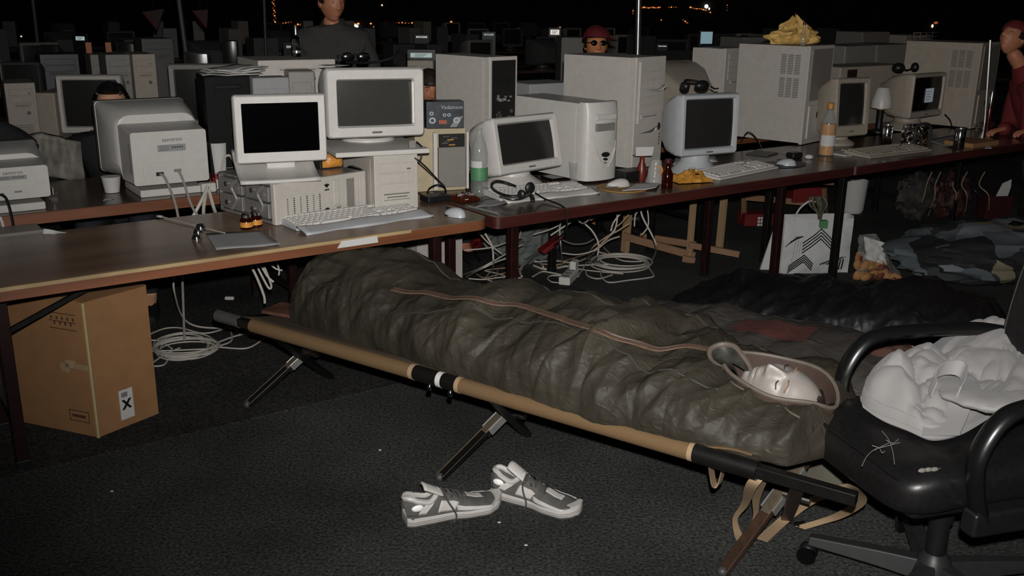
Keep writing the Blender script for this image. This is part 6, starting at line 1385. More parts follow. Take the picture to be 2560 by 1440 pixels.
# arm rests
for s, pts in ((-1, [(2098, 985, .45), (2100, 930, .53), (2128, 868, .60), (2180, 824, .66), (2260, 818, .67), (2380, 822, .67), (2470, 824, .67)]),):
    pass
def arm(sx):
    x = sx * (wS * .53 + .03); path = [(x, -.13, .41), (x, -.16, .49), (x, -.17, .58), (x, -.125, .665), (x, -.05, .695), (x, .12, .695), (x, .28, .685), (x - sx * .03, .34, .68)]
    b = MB(); sp_ = spline([Vector(p) for p in path], 7); loops = []
    for i, p in enumerate(sp_):
        tt = (sp_[min(i + 1, len(sp_) - 1)] - sp_[max(0, i - 1)]).normalized(); nx = Vector((1, 0, 0)); ny = tt.cross(nx).normalized(); loops.append([p + nx * .027 * math.cos(a) + ny * .019 * math.sin(a) for a in [2 * math.pi * k / 12 for k in range(12)]])
    b.loft(loops); o = obj(b, 'armrest', blackgloss if False else mat('black_arm_plastic', (15, 15, 15), .3), t)
    b = MB(); b.box(x - .026, x + .026, -.17, .06, .375, .44); obj(b, 'arm_bracket', black, o, bevel=.01)
arm(-1); arm(1)
# column and star base
b = MB(); b.lathe([(.028, .10), (.028, .24), (.034, .241), (.038, .375), (.05, .38)], 20); obj(b, 'gas_column', black, t)
b = MB(); b.lathe([(.055, .055), (.06, .075), (.042, .125), (.030, .14)], 22); obj(b, 'hub', nyl, t)
b = MB(); b.M = Tr(-.10, -.02, .30) ; b.loft([[(x, y, z) for x, y in ((-.012, -.03), (.012, -.03), (.012, .03), (-.012, .03))] for z in (-.10, -.02, .03)]); b.sphere((0, -.02, -.02), (.018, .045, .085), 12, 8); obj(b, 'tilt_lever', black, t)
b = MB(); b.M = Tr(-.14, -.03, .24); b.sphere((0, 0, 0), (.028, .028, .036), 14, 9); b.tube([(0, 0, .0), (.08, .02, .08)], .007); obj(b, 'tension_knob', black, t)
hubw = M0 @ Vector((0, 0, 0)); tgt = P(2012, 1372, .04); a0 = math.degrees(math.atan2(tgt.y - hubw.y, tgt.x - hubw.x)) - yS; rC = min(.34, max(.29, (Vector((tgt.x, tgt.y, 0)) - hubw).length))
for k in range(5):
    a = rad(a0 + 72 * k); d = Vector((math.cos(a), math.sin(a), 0)); n_ = Vector((-d.y, d.x, 0)); b = MB()
    b.loft([[d * r + n_ * w_ + Vector((0, 0, z0)), d * r - n_ * w_ + Vector((0, 0, z0)), d * r - n_ * w_ * .6 + Vector((0, 0, z1)), d * r + n_ * w_ * .6 + Vector((0, 0, z1))] for r, w_, z0, z1 in ((.03, .035, .055, .115), (.15, .03, .062, .108), (rC, .024, .066, .092))]); lo = obj(b, 'base_leg', nyl, t, bevel=.005)
    c = d * rC
    for s in (-1, 1):
        b = MB(); b.M = Matrix.Translation(c + n_ * s * .016 + Vector((0, 0, .028))) @ Matrix.Rotation(a, 4, 'Z') @ Matrix.Rotation(rad(90), 4, 'X'); b.lathe([(.006, -.011), (.024, -.011), (.028, -.006), (.028, .006), (.024, .011), (.006, .011)], 18); obj(b, 'castor_wheel', blackgloss, lo)
    b = MB(); b.sphere(c + Vector((0, 0, .04)), (.026, .026, .026), 12, 8); obj(b, 'castor_hood', black, lo)
# the shirt
whs = mat('white_shirt', (126, 123, 121), .85, var=.02, scale=6, sheen=.1)
Zs = .50; qa = [P(2150, 1000, Zs), P(2320, 1095, Zs - .0), P(2560, 1010, Zs), P(2480, 880, Zs + .10), P(2260, 905, Zs + .04)]
cS2 = P(2370, 975, Zs + .05); t2 = thing('shirt', 'crumpled white shirt heaped on the seat of the black office chair', 'shirt', (cS2.x, cS2.y, .0), 0)
t2['category'] = 'clothing'
outline = [(2152, 1002), (2170, 965), (2225, 925), (2270, 900), (2340, 888), (2440, 872), (2540, 895), (2600, 950), (2600, 1020), (2480, 1055), (2400, 1085), (2325, 1096), (2250, 1070), (2180, 1040), (2152, 1020)]
ow = [P(x, y, .55) - Vector((cS2.x, cS2.y, 0)) for x, y in outline]; osp = spline([Vector((p.x, p.y, 0)) for p in ow], 11, True); NO = len(osp)
def shirt(a, q):
    o = osp[int(round(a * NO)) % NO]; r = q ** .8; x, y = o.x * r, o.y * r; X, Y_ = x * 6, y * 6
    fold = facet(x, y, 25, 3.6, 3.0, 31) * 1.2 + facet(x, y, 80, 7, 3, 33) * .9 + puff(x, y, 24, 4.2, 5, 41) * 1.0 + puff(x, y, 68, 6.5, 5, 43) * .8 + puff(x, y, 140, 9, 5, 45) * .45 + puff(x, y, 40, 15, 5, 47) * .25 - 2.1
    e = max(0, 1 - r ** 5) ** .5; h = .556 + .004 * (1 - e) + e * (.070 + .050 * fold + .02 * fb(x * 4, y * 4, 2)) + .10 * max(0, (x - .02)) * e
    return (x, y, h + (.006 if r > .98 else 0))
b = MB(); b.grid(NO, 90, lambda a, q: shirt(a, q), cu=True); o = obj(b, 'body_cloth', whs, t2)
b = MB(); sl = [Vector(p) - Vector((cS2.x, cS2.y, 0)) for p in (P(2372, 955, .64), P(2410, 985, .645), P(2450, 1000, .65), P(2510, 1005, .655), P(2600, 1005, .66))]
sps = spline(sl, 8); loops = []
for i, p in enumerate(sps):
    tt = (sps[min(i + 1, len(sps) - 1)] - sps[max(0, i - 1)]).normalized(); nx = tt.cross(Vector((0, 0, 1))).normalized(); rr = .062 + .014 * fb(i * .25, 1); loops.append([p + nx * rr * math.cos(a) * (1 + .12 * fb(math.cos(a) * 2, i * .3)) + Vector((0, 0, .018 * math.sin(a) * (1 + .3 * fb(a, i * .2)))) for a in [2 * math.pi * k / 18 for k in range(18)]])
b.loft(loops); obj(b, 'sleeve', whs, t2)
b = MB(); cf_ = [P(2352, 1085, .57), P(2372, 1030, .60), P(2400, 985, .635)]; cf_ = [Vector(p) - Vector((cS2.x, cS2.y, 0)) for p in cf_]; b.ribbon(cf_, [Vector((.085, -.02, .01)), Vector((.09, -.03, .01)), Vector((.06, -.02, .01))], .010, 7); obj(b, 'cuff', whs, t2)
b = MB(); cl = [Vector(p) - Vector((cS2.x, cS2.y, 0)) for p in (P(2335, 975, .66), P(2332, 950, .675), P(2350, 925, .69), P(2385, 918, .695), P(2410, 930, .69), P(2405, 965, .675), P(2395, 985, .665))]
b.ribbon(cl, [Vector((0, 0, .04)) + Vector((.01, 0, 0))] * len(cl), .004, 7); obj(b, 'collar', whs, t2)
b = MB(); hm_ = [Vector(p) - Vector((cS2.x, cS2.y, 0)) for p in (P(2156, 1006, .565), P(2200, 1036, .56), P(2260, 1060, .56), P(2325, 1084, .56), P(2400, 1070, .565), P(2470, 1030, .575))]
b.ribbon(hm_, [Vector((.0, .03, .02))] * len(hm_), .008, 8); obj(b, 'hem', whs, t2)

# ---------------------------------------------------------------- the far rows
def bx(label, pxl, v, yaw, pxr, topy, d, m_, name='computer_tower', cat='computer', bays=0, z=T, kind='tower', group=None):
    p = R(pxl, v, z); c_, w_, h_ = fit(p, yaw, pxr, topy); h_ = max(h_, .05)
    if kind == 'tower': return tower(label, c_, yaw, w_, h_, d, m_, bays=bays, group=group, detail=False), c_, w_, h_
    if kind == 'crt': return crt(label, c_, yaw, w_, max(.2, h_ - .04), d, m_, stand=.04, bez=w_ * .09, chin=.045, group=group), c_, w_, h_
    t = thing(name, label, cat, c_, yaw, group); b = MB(); b.box(-w_ / 2, w_ / 2, 0, d, 0, h_); obj(b, 'case', m_, t, bevel=.01)
    b = MB(); b.box(-w_ / 2 + .02, w_ / 2 - .02, -.003, .004, h_ * .1, h_ * .9); obj(b, 'front_panel', m_, t, bevel=.002); return t, c_, w_, h_
FA = FV
bx('black computer tower with loose papers piled on top', 532, FA + .10, 25, 640, 194, .30, blackmatte, bays=0)
pz = R(590, FA + .2); zq = T + hgt(R(532, FA + .10), 194)
for k in range(5):
    b = MB(); b.grid(8, 6, lambda a, q: ((a - .5) * .26 + .01 * k, (q - .5) * .18, .002 + .007 * k + .006 * math.sin(a * 5 + k) * (1 if k else 0) + .006 * fb(a * 3, q * 3, k))); o = solo(b, 'paper_sheet', paperm, ['loose paper on the black tower, lowest of the pile', 'loose paper on the black tower, second from below', 'loose paper on the black tower, middle of the pile', 'loose paper on the black tower, second from the top', 'loose paper on the black tower, top of the pile'][k], 'paper', Vector((pz.x, pz.y, zq + .004)), 25 + 7 * k, 'papers on the black tower'); o.modifiers.new('solid', 'SOLIDIFY').thickness = .001
t_, cW, wW, hW = bx('wide beige case behind the big tube monitor with a bottle on top', 664, FA + .25, 30, 848, 153, .40, beige, bays=0)
bx('small grey beige case beside the big tube monitor', 734, FA + .08, 20, 800, 178, .2, greyp, name='speaker_box', cat='box', kind='box')
bx('pale box with sketched lines below the wide beige case', 648, FA + .04, 30, 738, 195, .12, papergrey, name='software_box', cat='box', kind='box')
zb_ = T + hW + .006; pb_ = R(742, FA + .42, zb_)
hb_ = hgt(Vector((pb_.x, pb_.y, zb_)), 62); s_ = hb_ / .25
bottle('clear glass bottle standing on the wide beige case before the standing person', pb_, [(.030 * s_, 0), (.034 * s_, .008 * s_), (.034 * s_, .125 * s_), (.028 * s_, .150 * s_), (.015 * s_, .165 * s_), (.0145 * s_, .18 * s_)], glass, metal, (.07 * s_, .017 * s_), lab=[(.03 * s_, .05 * s_, .0347 * s_, mat('silver_label', (190, 190, 190), .25, .8), 180, 360)])
t = thing('sunglasses', 'black sunglasses lying on top of the big tube monitor', 'glasses', P(915, 160, bigtop) + vd * .10, 15); b = MB()
for sx in (-1, 1): b.sphere((sx * .036, 0, .025), (.032, .006, .022), 14, 8)
obj(b, 'lens', blackgloss, t); b = MB(); b.tube([(-.07, 0, .03), (-.03, -.004, .036), (.03, -.004, .036), (.07, 0, .03)], .004, sm=5)
for sx in (-1, 1): b.tube([(sx * .07, 0, .03), (sx * .078, .06, .03), (sx * .07, .12, .012)], .0035, sm=5)
obj(b, 'frame', black, t)
b = MB(); b.tube([(0, 0, .004), (.12, -.03, .006), (.22, -.02, .03), (.24, .02, .06)], .006, sm=7); solo(b, 'cable', cableb, 'black cable curving over the top edge of the big tube monitor', 'cable', P(880, 160, bigtop) + vd * .06)
sheet('white leaflet lying on the left corner of the big tube monitor', [P(822, 168, bigtop + .002) + vd * .02, P(880, 165, bigtop + .002) + vd * .02, P(880, 165, bigtop + .002) + vd * .12, P(824, 168, bigtop + .002) + vd * .12], paperm)
p = R(1722, FA + .16); crt('aged beige tube monitor seen from behind between the two tall towers', p + vd * .32, ROW + 172, .46, hgt(p, 172) * 1.02, .42, oldbeige, 0, stand=.03, rscale=.66)
_w = bx('white case with dark sticker behind monitor and lamp', 2086, FA + .05, 36, 2245, 168, .3, oldbeige, kind='box', name='computer_case', cat='computer case')
b = MB(); b.box(-_w[2] * .40, -_w[2] * .26, -.006, -.002, _w[3] - .12, _w[3] - .02); obj(b, 'dark_sticker', mat('dark_sticker', (40, 20, 20), .4, var=.5, scale=30), _w[0], smooth=False)
for k, (x0, x1, ty, v, m_) in enumerate(((2095, 2172, 115, FA + .44, greyp), (2172, 2268, 112, FA + .46, greyp), (2142, 2210, 80, FA + 2.2, greyp), (2250, 2312, 88, FA + 2.2, oldbeige))):
    bx(['dim grey case behind the white case, left one of two', 'dim grey case behind the white case, right one of two', 'dim tower far behind the crumpled yellow bag', 'dim tower far behind the last server tower'][k], x0, v, 36, x1, ty, .35, m_, kind='box', name='computer_tower', cat='computer')
for k, (x0, x1, ty) in enumerate(((1293, 1310, 150), (1340, 1395, 205))): pass
b = MB(); b.lathe([(.16, 0), (.17, .02), (.15, .07), (.02, .075)], 24); solo(b, 'flat_bundle', papergrey, 'pale flat bundle lying between open tower and rounded white tower', 'bundle', Vector((*R(1345, .95).xy, T + .0)) , 0)
b = MB(); b.box(-.16, .16, -.12, .12, 0, hgt(R(1345, .85), 222)); solo(b, 'software_box', papergrey, 'grey box behind the rounded white tower with rumpled papers on it', 'box', Vector((*R(1345, 1.22).xy, T)), ROW, bevel=.006)
b = MB(); b.box(-.05, .05, -.02, .02, 0, .11); t = solo(b, 'phone_screen', black, 'small lit screen standing on the beige tower in the back row', 'screen', P(1788, 118, T + tD[2] + .002) + vd * .1, 20, bevel=.004)
b = MB(); b.box(-.046, .046, -.0215, -.02, .02, .10); obj(b, 'display', mat('lit_blue', (120, 150, 160), .4, emit=(150, 180, 190, .35)), t, smooth=False)
# glass shelf things on the last server tower
zE = T + tE[2] + .004; o_ = P(2330, 105, zE) + vd * .15
t = thing('wire_rack', 'bright wire rack lying on top of the last server tower', 'rack', o_, ROW)
for k in range(4):
    b = MB(); b.tube([(.08 * k, 0, 0), (.08 * k, 0, .06)], .004); obj(b, 'upright', chrome, t)
for z in (.03, .06):
    b = MB(); b.tube([(-.02, 0, z), (.3, 0, z)], .004); obj(b, 'crosswire', chrome, t)
YE_ = tE[0].y - .16
cable('long silver rod hanging beside the last server tower', [PY(2476, 100, YE_), PY(2473, 150, YE_), PY(2466, 250, YE_), PY(2460, 335, YE_)], .008, metal, name='rod')
bottle('small bottle with bright cap beside the person in red', R(2465, .35), [(.016, 0), (.018, .01), (.018, .16), (.012, .2)], mat('dark_red_glass', (60, 16, 14), .2), chrome, (.12, .016))
# rows beyond the aisle: v, left column, right column, top row, kind
far = [
 (3.28, 155, 318, 188, 'crt', beige, 'tube monitor with dark screen behind the dark haired person'), (3.30, 432, 612, 160, 'crt', greyp, 'tube monitor behind the black tower and its papers'),
 (3.55, 284, 352, 138, 'tower', greyp, 'grey tower standing behind the dark haired person'), (3.40, 350, 404, 137, 'tower', oldbeige, 'beige tower to the right of the grey tower'),
 (3.34, 30, 104, 210, 'tower', oldbeige, 'beige tower at the left edge of the third row'), (3.30, 102, 150, 232, 'box', oldbeige, 'low beige box beside the tower at the left edge'),
 (4.2, 16, 116, 156, 'crt', darkgrey, 'dark framed monitor at the left edge of the fourth row'), (4.25, 120, 214, 137, 'tower', black, 'black case with two pale drive slots in the fourth row'), (4.2, 244, 284, 138, 'tower', greyp, 'narrow grey tower in the fourth row'),
 (4.3, 372, 447, 98, 'tower', darkgrey, 'tall dark case beside the slanting tent pole'), (4.2, 470, 534, 130, 'crt', darkgrey, 'small dark monitor behind the tent pole'),
 (7.2, 108, 158, 112, 'crt', darkgrey, 'dim monitor far off at the left'), (7.3, 298, 346, 106, 'crt', darkgrey, 'dim monitor far off behind the orange strips'),
 (4.4, 1400, 1482, 93, 'box', greyp, 'grey board behind the person in the red cap'), (3.4, 1020, 1085, 150, 'box', oldbeige, 'low aged case behind the open tower'),
 (7.9, 985, 1060, 112, 'tower', darkgrey, 'dim case far behind the big tube monitor'), (7.2, 1068, 1105, 112, 'tower', darkgrey, 'dim case far behind the open tower'), (8.0, 1340, 1390, 92, 'crt', darkgrey, 'dim monitor far behind the open tower'),
 (8.0, 1640, 1720, 98, 'crt', darkgrey, 'dim monitor to the right of the steel pole'), (7.2, 1640, 1730, 128, 'tower', darkgrey, 'dim wide case right of the steel pole'), (3.6, 1850, 1960, 94, 'tower', greyp, 'grey case behind the tall server tower'),
 (7.1, 1940, 2000, 73, 'tower', darkgrey, 'dim case far behind the crumpled yellow bag'), (7.2, 2040, 2090, 72, 'tower', darkgrey, 'dim case right of the crumpled yellow bag'),
 (7.4, 560, 600, 100, 'crt', darkgrey, 'dim monitor left of the standing person'), (7.8, 640, 700, 96, 'tower', darkgrey, 'dim case beside the standing person')]
_used = []
for v, x0, x1, ty, kd, m_, lab in far:
    _r = bx(lab, x0, v, 30 if kd == 'tower' else (6 if kd == 'box' else 12), x1, ty, .36, m_, kind=kd, name='cardboard_case', cat='box', bays=0 if kd != 'tower' else 2); _used.append(_r[1])
rng = random.Random(5); _cn = {}
ORD = 'first second third fourth fifth sixth seventh eighth ninth tenth eleventh twelfth thirteenth fourteenth fifteenth sixteenth seventeenth eighteenth'.split()
def nth_(k, row): _cn[(k, row)] = _cn.get((k, row), -1) + 1; return ORD[_cn[(k, row)]]
for v in (7.15, 8.0, 11.2, 15.2):
    u = -3.0
    while u < 11:
        u += rng.uniform(.55, .9); p = UV(u, v + rng.uniform(0, .12), T); x = px(p)[0]
        if not (-60 < x < 2620) or any((Vector((q.x, q.y)) - p.xy).length < .62 for q in _used): continue
        kd = rng.choice(['crt', 'tower', 'crt']); row = {7.15: 'fifth', 8.0: 'sixth', 11.2: 'seventh', 15.2: 'last'}[v]; yw = rng.choice([ROW, ROW, ROW + 180, 20]); m_ = rng.choice([darkgrey, greyp, darkgrey, oldbeige])
        if kd == 'crt': crt('%s dim tube monitor from the left in the %s row far across the hall' % (nth_('m', row), row), p, yw, .38, .33, .36, m_, group='dim monitors in the %s row' % row)
        else: tower('%s dim computer tower from the left in the %s row far across the hall' % (nth_('t', row), row), p, yw, .19, .42, .40, m_, bays=2, group='dim towers in the %s row' % row)
# orange strips
for k, x in enumerate((241, 289)):
    p = R(x, 4.5); b = MB(); b.box(-.02, .02, -.02, .02, 0, hgt(p, 106)); solo(b, 'orange_post', mat('orange_paint', (170, 104, 66), .6), ['orange upright strip left of the dim monitor', 'orange upright strip further right beside the dim monitor'][k], 'post', p, 20)
# lit screens
def lit_mon(x0, x1, y0, y1, v, rgb, st, lab):
    p = R(x0, v); Y = p.y; a, c = PY(x0, y0, Y), PY(x1, y1, Y); w_ = c.x - a.x; h_ = a.z - c.z
    t = thing('laptop_screen', lab, 'screen', (a.x + w_ / 2, Y, T), 0); top = a.z - T
    b = MB(); b.box(-w_ / 2 - .03, w_ / 2 + .03, 0, .03, 0, top + .03); obj(b, 'bezel', black, t, bevel=.006)
    b = MB(); b.box(-w_ / 2, w_ / 2, -.004, .0, c.z - T, top); obj(b, 'display', mat('lit_%d_%d' % (x0, y0), rgb, .4, emit=(*rgb, st)), t, smooth=False)
    b = MB()
    for k in range(3): b.box(-w_ * .3, w_ * (.1 + .1 * k), -.0055, -.004, c.z - T + h_ * (.2 + .25 * k), c.z - T + h_ * (.28 + .25 * k))
    obj(b, 'screen_text', mat('screen_ink', (60, 74, 80), .6), t, smooth=False); return t
lit_mon(189, 212, 91, 101, 7.6, (190, 205, 210), .5, 'small lit screen far off above the black case')
lit_mon(1026, 1080, 132, 144, 3.6, (170, 190, 184), .4, 'lit screen just above the big tube monitor'); lit_mon(1040, 1068, 90, 95, 8.2, (200, 205, 205), .5, 'thin lit screen far across the hall')
lit_mon(1210, 1234, 84, 89, 8.1, (170, 185, 190), .4, 'distant lit screen above the open tower'); lit_mon(1646, 1666, 114, 117, 7.6, (210, 210, 205), .5, 'thin lit strip right of the steel pole')
lit_mon(1376, 1398, 74, 87, 8.1, (225, 220, 210), .8, 'bright lit display left of the red cap'); lit_mon(716, 728, 114, 120, 4.3, (180, 185, 185), .4, 'small pale screen beside the glass bottle')
p = R(500, 4.2); t = thing('round_screen', 'rounded bright screen above the third row monitor', 'screen', (p.x, p.y, T)); zc_, = (PY(502, 158, p.y).z - T,); rr = (PY(522, 158, p.y).x - PY(481, 158, p.y).x) / 2
b = MB(); b.loft([[(rr * math.cos(a), y, zc_ + rr * math.sin(a)) for a in [math.pi * i / 20 for i in range(21)]] for y in (0, .02)]); obj(b, 'display', mat('lit_round', (170, 190, 190), .4, emit=(180, 200, 200, .42)), t, smooth=False)
b = MB(); b.box(-rr, rr, .0, .04, 0, zc_); obj(b, 'stand', black, t)
b = MB(); b.box(-rr * .5, rr * .5, -.003, 0, zc_ + rr * .2, zc_ + rr * .7); obj(b, 'screen_window', mat('lit_pale', (210, 220, 220), .4, emit=(215, 225, 225, .45)), t, smooth=False)
# lamps and fairy lights
warm = mat('warm_lamp', (255, 190, 120), .4, emit=(255, 170, 90, 1.0)); warmdim = mat('dim_warm_lamp', (255, 150, 80), .4, emit=(230, 120, 60, .35)); whitel = mat('white_lamp', (255, 250, 240), .4, emit=(255, 250, 240, 3.0)); pale = mat('pale_lamp', (255, 240, 220), .4, emit=(255, 230, 200, 1.2))
def lamp(x, y, Y, rx, ry, m_, lab, group=None, name='lamp_bulb'):
    Y = 33.99 if Y > 12 else Y; k = Y / CF; c = PY(x, y, Y - rx * k * .6); b = MB(); b.sphere((0, 0, 0), (rx * k, min(rx, ry) * k, ry * k), 12, 8); return solo(b, name, m_, lab, 'lamp', c, 0, group)
lamp(889, 66, 20, 6.5, 4.5, whitel, 'round white lamp beside the standing person'); lamp(1766, 16, 22, 4.5, 4.5, whitel, 'round white lamp at the end of the amber light string'); lamp(1773, 22, 22, 2, 3, pale, 'small pale lamp just under the round white lamp at the right')
lamp(2331, 65, 20, 2.5, 4, pale, 'small flame coloured lamp above the last server tower'); lamp(2340, 57, 20, 5, 3, warmdim, 'dim red glow lamp above the last server tower'); lamp(1255, 71, 20, 5, 2.5, pale, 'small warm lamp above the open tower'); lamp(955, 13, 22, 2, 2, pale, 'tiny lamp high above the big tube monitor')
lamp(53, 91, 20, 1.8, 1.8, pale, 'tiny lamp at the far left of the hall')
k_ = 0
def string(x0, y0, x1, y1, n, rx, lab, pts=None):
    global k_
    Yw = 33.97; kk = Yw / CF; o_ = PY(x0, y0, Yw); t = thing('light_string', lab, 'string lights', o_); cord = []
    for i in range(n):
        a = i / max(1, n - 1); k_ += 1; c = PY(x0 + (x1 - x0) * a + (2.5 * math.sin(k_ * 2.1) if n > 8 and abs(x1 - x0) < 20 else 0), y0 + (y1 - y0) * a + (.8 * math.sin(k_ * 1.3) if n > 4 else 0), Yw) - o_; cord.append(c)
        r = rx * (.7 + .4 * ((k_ * 7) % 5) / 5) * kk; b = MB(); b.sphere(c + Vector((0, -r * .5, 0)), (r, r * .7, r * .75), 10, 6); obj(b, 'bulb', warm if k_ % 3 == 0 else warmdim, t)
    if n > 1: b = MB(); b.tube(cord, .012, n=5); obj(b, 'cord', cableb, t)
for a_ in ((683, 0, 690, 75, 16, 2.2, 'upright string of amber lights left of the standing person'), (708, 58, 728, 55, 4, 2.2, 'short amber light string just left of the glass bottle'), (745, 61, 760, 62, 3, 3, 'tiny amber light string just right of the glass bottle'), (872, 60, 896, 59, 4, 3, 'amber light string above the round white lamp'),
    (965, 58, 1030, 57, 9, 2.5, 'long dim amber light string above the big tube monitor'), (1582, 34, 1583, 24, 4, 1.5, 'short hanging amber lights left of the steel pole'), (1606, 19, 1650, 19, 12, 2.4, 'amber light string just right of the steel pole'), (1672, 18, 1690, 18, 4, 2, 'short amber light string between the two longer strings at the right'), (1726, 19, 1764, 25, 8, 2.4, 'amber light string left of the round white lamp at the right'),
    (1708, 50, 1718, 57, 3, 2.4, 'short slanting amber lights below the strings at the right'), (1026, 79, 1040, 78, 3, 3, 'short bright amber lights above the lit screen'), (1094, 79, 1106, 77, 3, 3, 'short bright amber lights above the open tower'), (1286, 74, 1296, 71, 3, 2.4, 'short amber lights right of the open tower'), (1377, 71, 1400, 69, 5, 2.2, 'amber lights right above the bright lit display'), (1817, 26, 1818, 13, 3, 1.3, 'tiny upright amber lights left of the crumpled yellow bag'), (162, 95, 175, 95, 3, 2, 'short pale lights left of the small far screen')):
    string(*a_)
for (x, y, r, lab) in ((927, 59, 2.5, 'amber lamp right of the round white lamp'), (1128, 55, 3, 'dull amber lamp above the open tower'), (1653, 50, 1.6, 'single amber lamp below the light strings right of the steel pole'), (934, 67, 1.4, 'tiny amber lamp below its neighbour beside the round white lamp'), (1776, 31, 1.8, 'amber lamp hanging below the small pale lamp')): lamp(x, y, 20, r, r * .75, warm, lab)
# tent poles and flags
def pole(lab, x0, y0, x1, y1, Y, r, m_, n='tent_pole'):
    top = PY(x0, y0, Y); bot = PY(x1, y1, Y); d = (bot - top) / (bot.z - top.z); foot = top + d * (-top.z); hi = top + d * (4.2 - top.z); t = thing(n, lab, 'pole', foot)
    b = MB(); b.tube([(0, 0, 0), hi - foot], r, n=14); obj(b, 'shaft', m_, t); b = MB(); b.lathe([(.09, 0), (.09, .012), (r * 1.3, .02), (r * 1.3, .08)], 18); obj(b, 'base_plate', m_, t)
pole('bright steel pole behind the tall full tower', 1597, 0, 1594, 145, 7.3, .022, mat('brushed_steel', (150, 150, 150), .3, .9)); pole('dark slanting tent pole behind the third row', 447, 0, 467, 150, 8.7, .022, darkgrey); pole('dark tent pole at the far left', 82, 0, 98, 140, 11.3, .022, darkgrey); pole('thin dark pole left of the standing person', 660, 0, 664, 110, 10.5, .016, darkgrey)
for k, (x0, y0, x1, y1, x2, y2) in enumerate(((357, 30, 410, 22, 393, 74), (482, 27, 520, 24, 517, 69))):
    Y = 9.0; a, c, e = PY(x0, y0, Y), PY(x1, y1, Y), PY(x2, y2, Y); b = MB(); b.loft([[tuple(v - a + Vector((0, o, 0))) for v in (a, c, e)] for o in (0, .004)]); t = solo(b, 'pennant', mat('dark_pennant', (60, 44, 42), .8), ['dark hanging pennant left of the slanting tent pole', 'dark hanging pennant right of the slanting tent pole'][k], 'flag', a, smooth=False)
    b = MB(); b.tube([(0, 0, 0), e - a], .008); obj(b, 'red_edge', mat('red_cloth', (120, 24, 30), .8), t)
    b = MB(); b.tube([(c - a) * .5, (c - a) * .5 + Vector((0, 0, 1.6))], .003); obj(b, 'cord', cableb, t)

# ---------------------------------------------------------------- people
def Mface(yaw, pitch=0, roll=0): return Matrix.Rotation(rad(yaw), 4, 'Z') @ Matrix.Rotation(rad(pitch), 4, 'X') @ Matrix.Rotation(rad(roll), 4, 'Y')
greywool = mat('dark_grey_wool', (58, 57, 56), .9, var=.1); jeans = mat('dark_jeans', (34, 36, 42), .85); dkhair = mat('dark_hair', (40, 28, 22), .6, var=.3); blk = mat('black_cloth', (16, 16, 17), .8, var=.15)
skinred = mat('ruddy_skin', (178, 118, 88), .5, var=.08, scale=50)
# standing person
Yp = 6.5; hc = PY(829, 8, Yp); hz = hc.z; f = hz / 1.52
def stand_joints(c, hz, yaw, lean=Vector((0, 0, 0))):
    d = Matrix.Rotation(rad(yaw), 3, 'Z'); o = Vector((c.x, c.y, 0)); g = lambda x, y, z: o + d @ Vector((x, y, 0)) + Vector((0, 0, z * hz / 1.60))
    J = dict(pelvis=g(0, .04, .95), chest=g(0, .05, 1.28), neck=g(0, .05, 1.46))
    for s, k in (('l', 1), ('r', -1)): J.update({'sho' + s: g(.195 * k, .06, 1.365), 'elb' + s: g(.28 * k, .10, 1.10), 'wri' + s: g(.26 * k, -.06, .88), 'hip' + s: g(.10 * k, .04, .88), 'kne' + s: g(.12 * k, .02, .48), 'ank' + s: g(.13 * k, .06, .09), 'toe' + s: g(.15 * k, -.1, .03)})
    return J
J = stand_joints(hc, hz, 12)
person('standing person in a dark grey sweater looking to the right behind the big monitor', hc, Mface(38, 4), J, greywool, jeans, dkhair, hair=(.010, .055, .0, -.06), skinM=skinred, hands=[(J['wril'], (0, -.3, -1), (1, 0, 0)), (J['wrir'], (0, -.3, -1), (-1, 0, 0))])
def sit_joints(c, hz, yaw, seatz=.46, hand=None, slump=0):
    d = Matrix.Rotation(rad(yaw), 3, 'Z'); o = Vector((c.x, c.y, 0)); g = lambda x, y, z: o + d @ Vector((x, y, 0)) + Vector((0, 0, z)); k0 = (hz - seatz) / .72
    J = dict(pelvis=g(0, .12 + slump, seatz + .08), chest=g(0, .10 + slump, seatz + .36 * k0), neck=g(0, .06 + slump * .5, seatz + .53 * k0))
    for s, k in (('l', 1), ('r', -1)): J.update({'sho' + s: g(.20 * k, .07 + slump * .6, seatz + .46 * k0), 'elb' + s: g(.27 * k, .04, seatz + .24), 'wri' + s: g(.15 * k, -.16, .60), 'hip' + s: g(.10 * k, .08, seatz + .04), 'kne' + s: g(.13 * k, -.32, seatz + .03), 'ank' + s: g(.13 * k, -.34, .09), 'toe' + s: g(.14 * k, -.48, .03)})
    return J
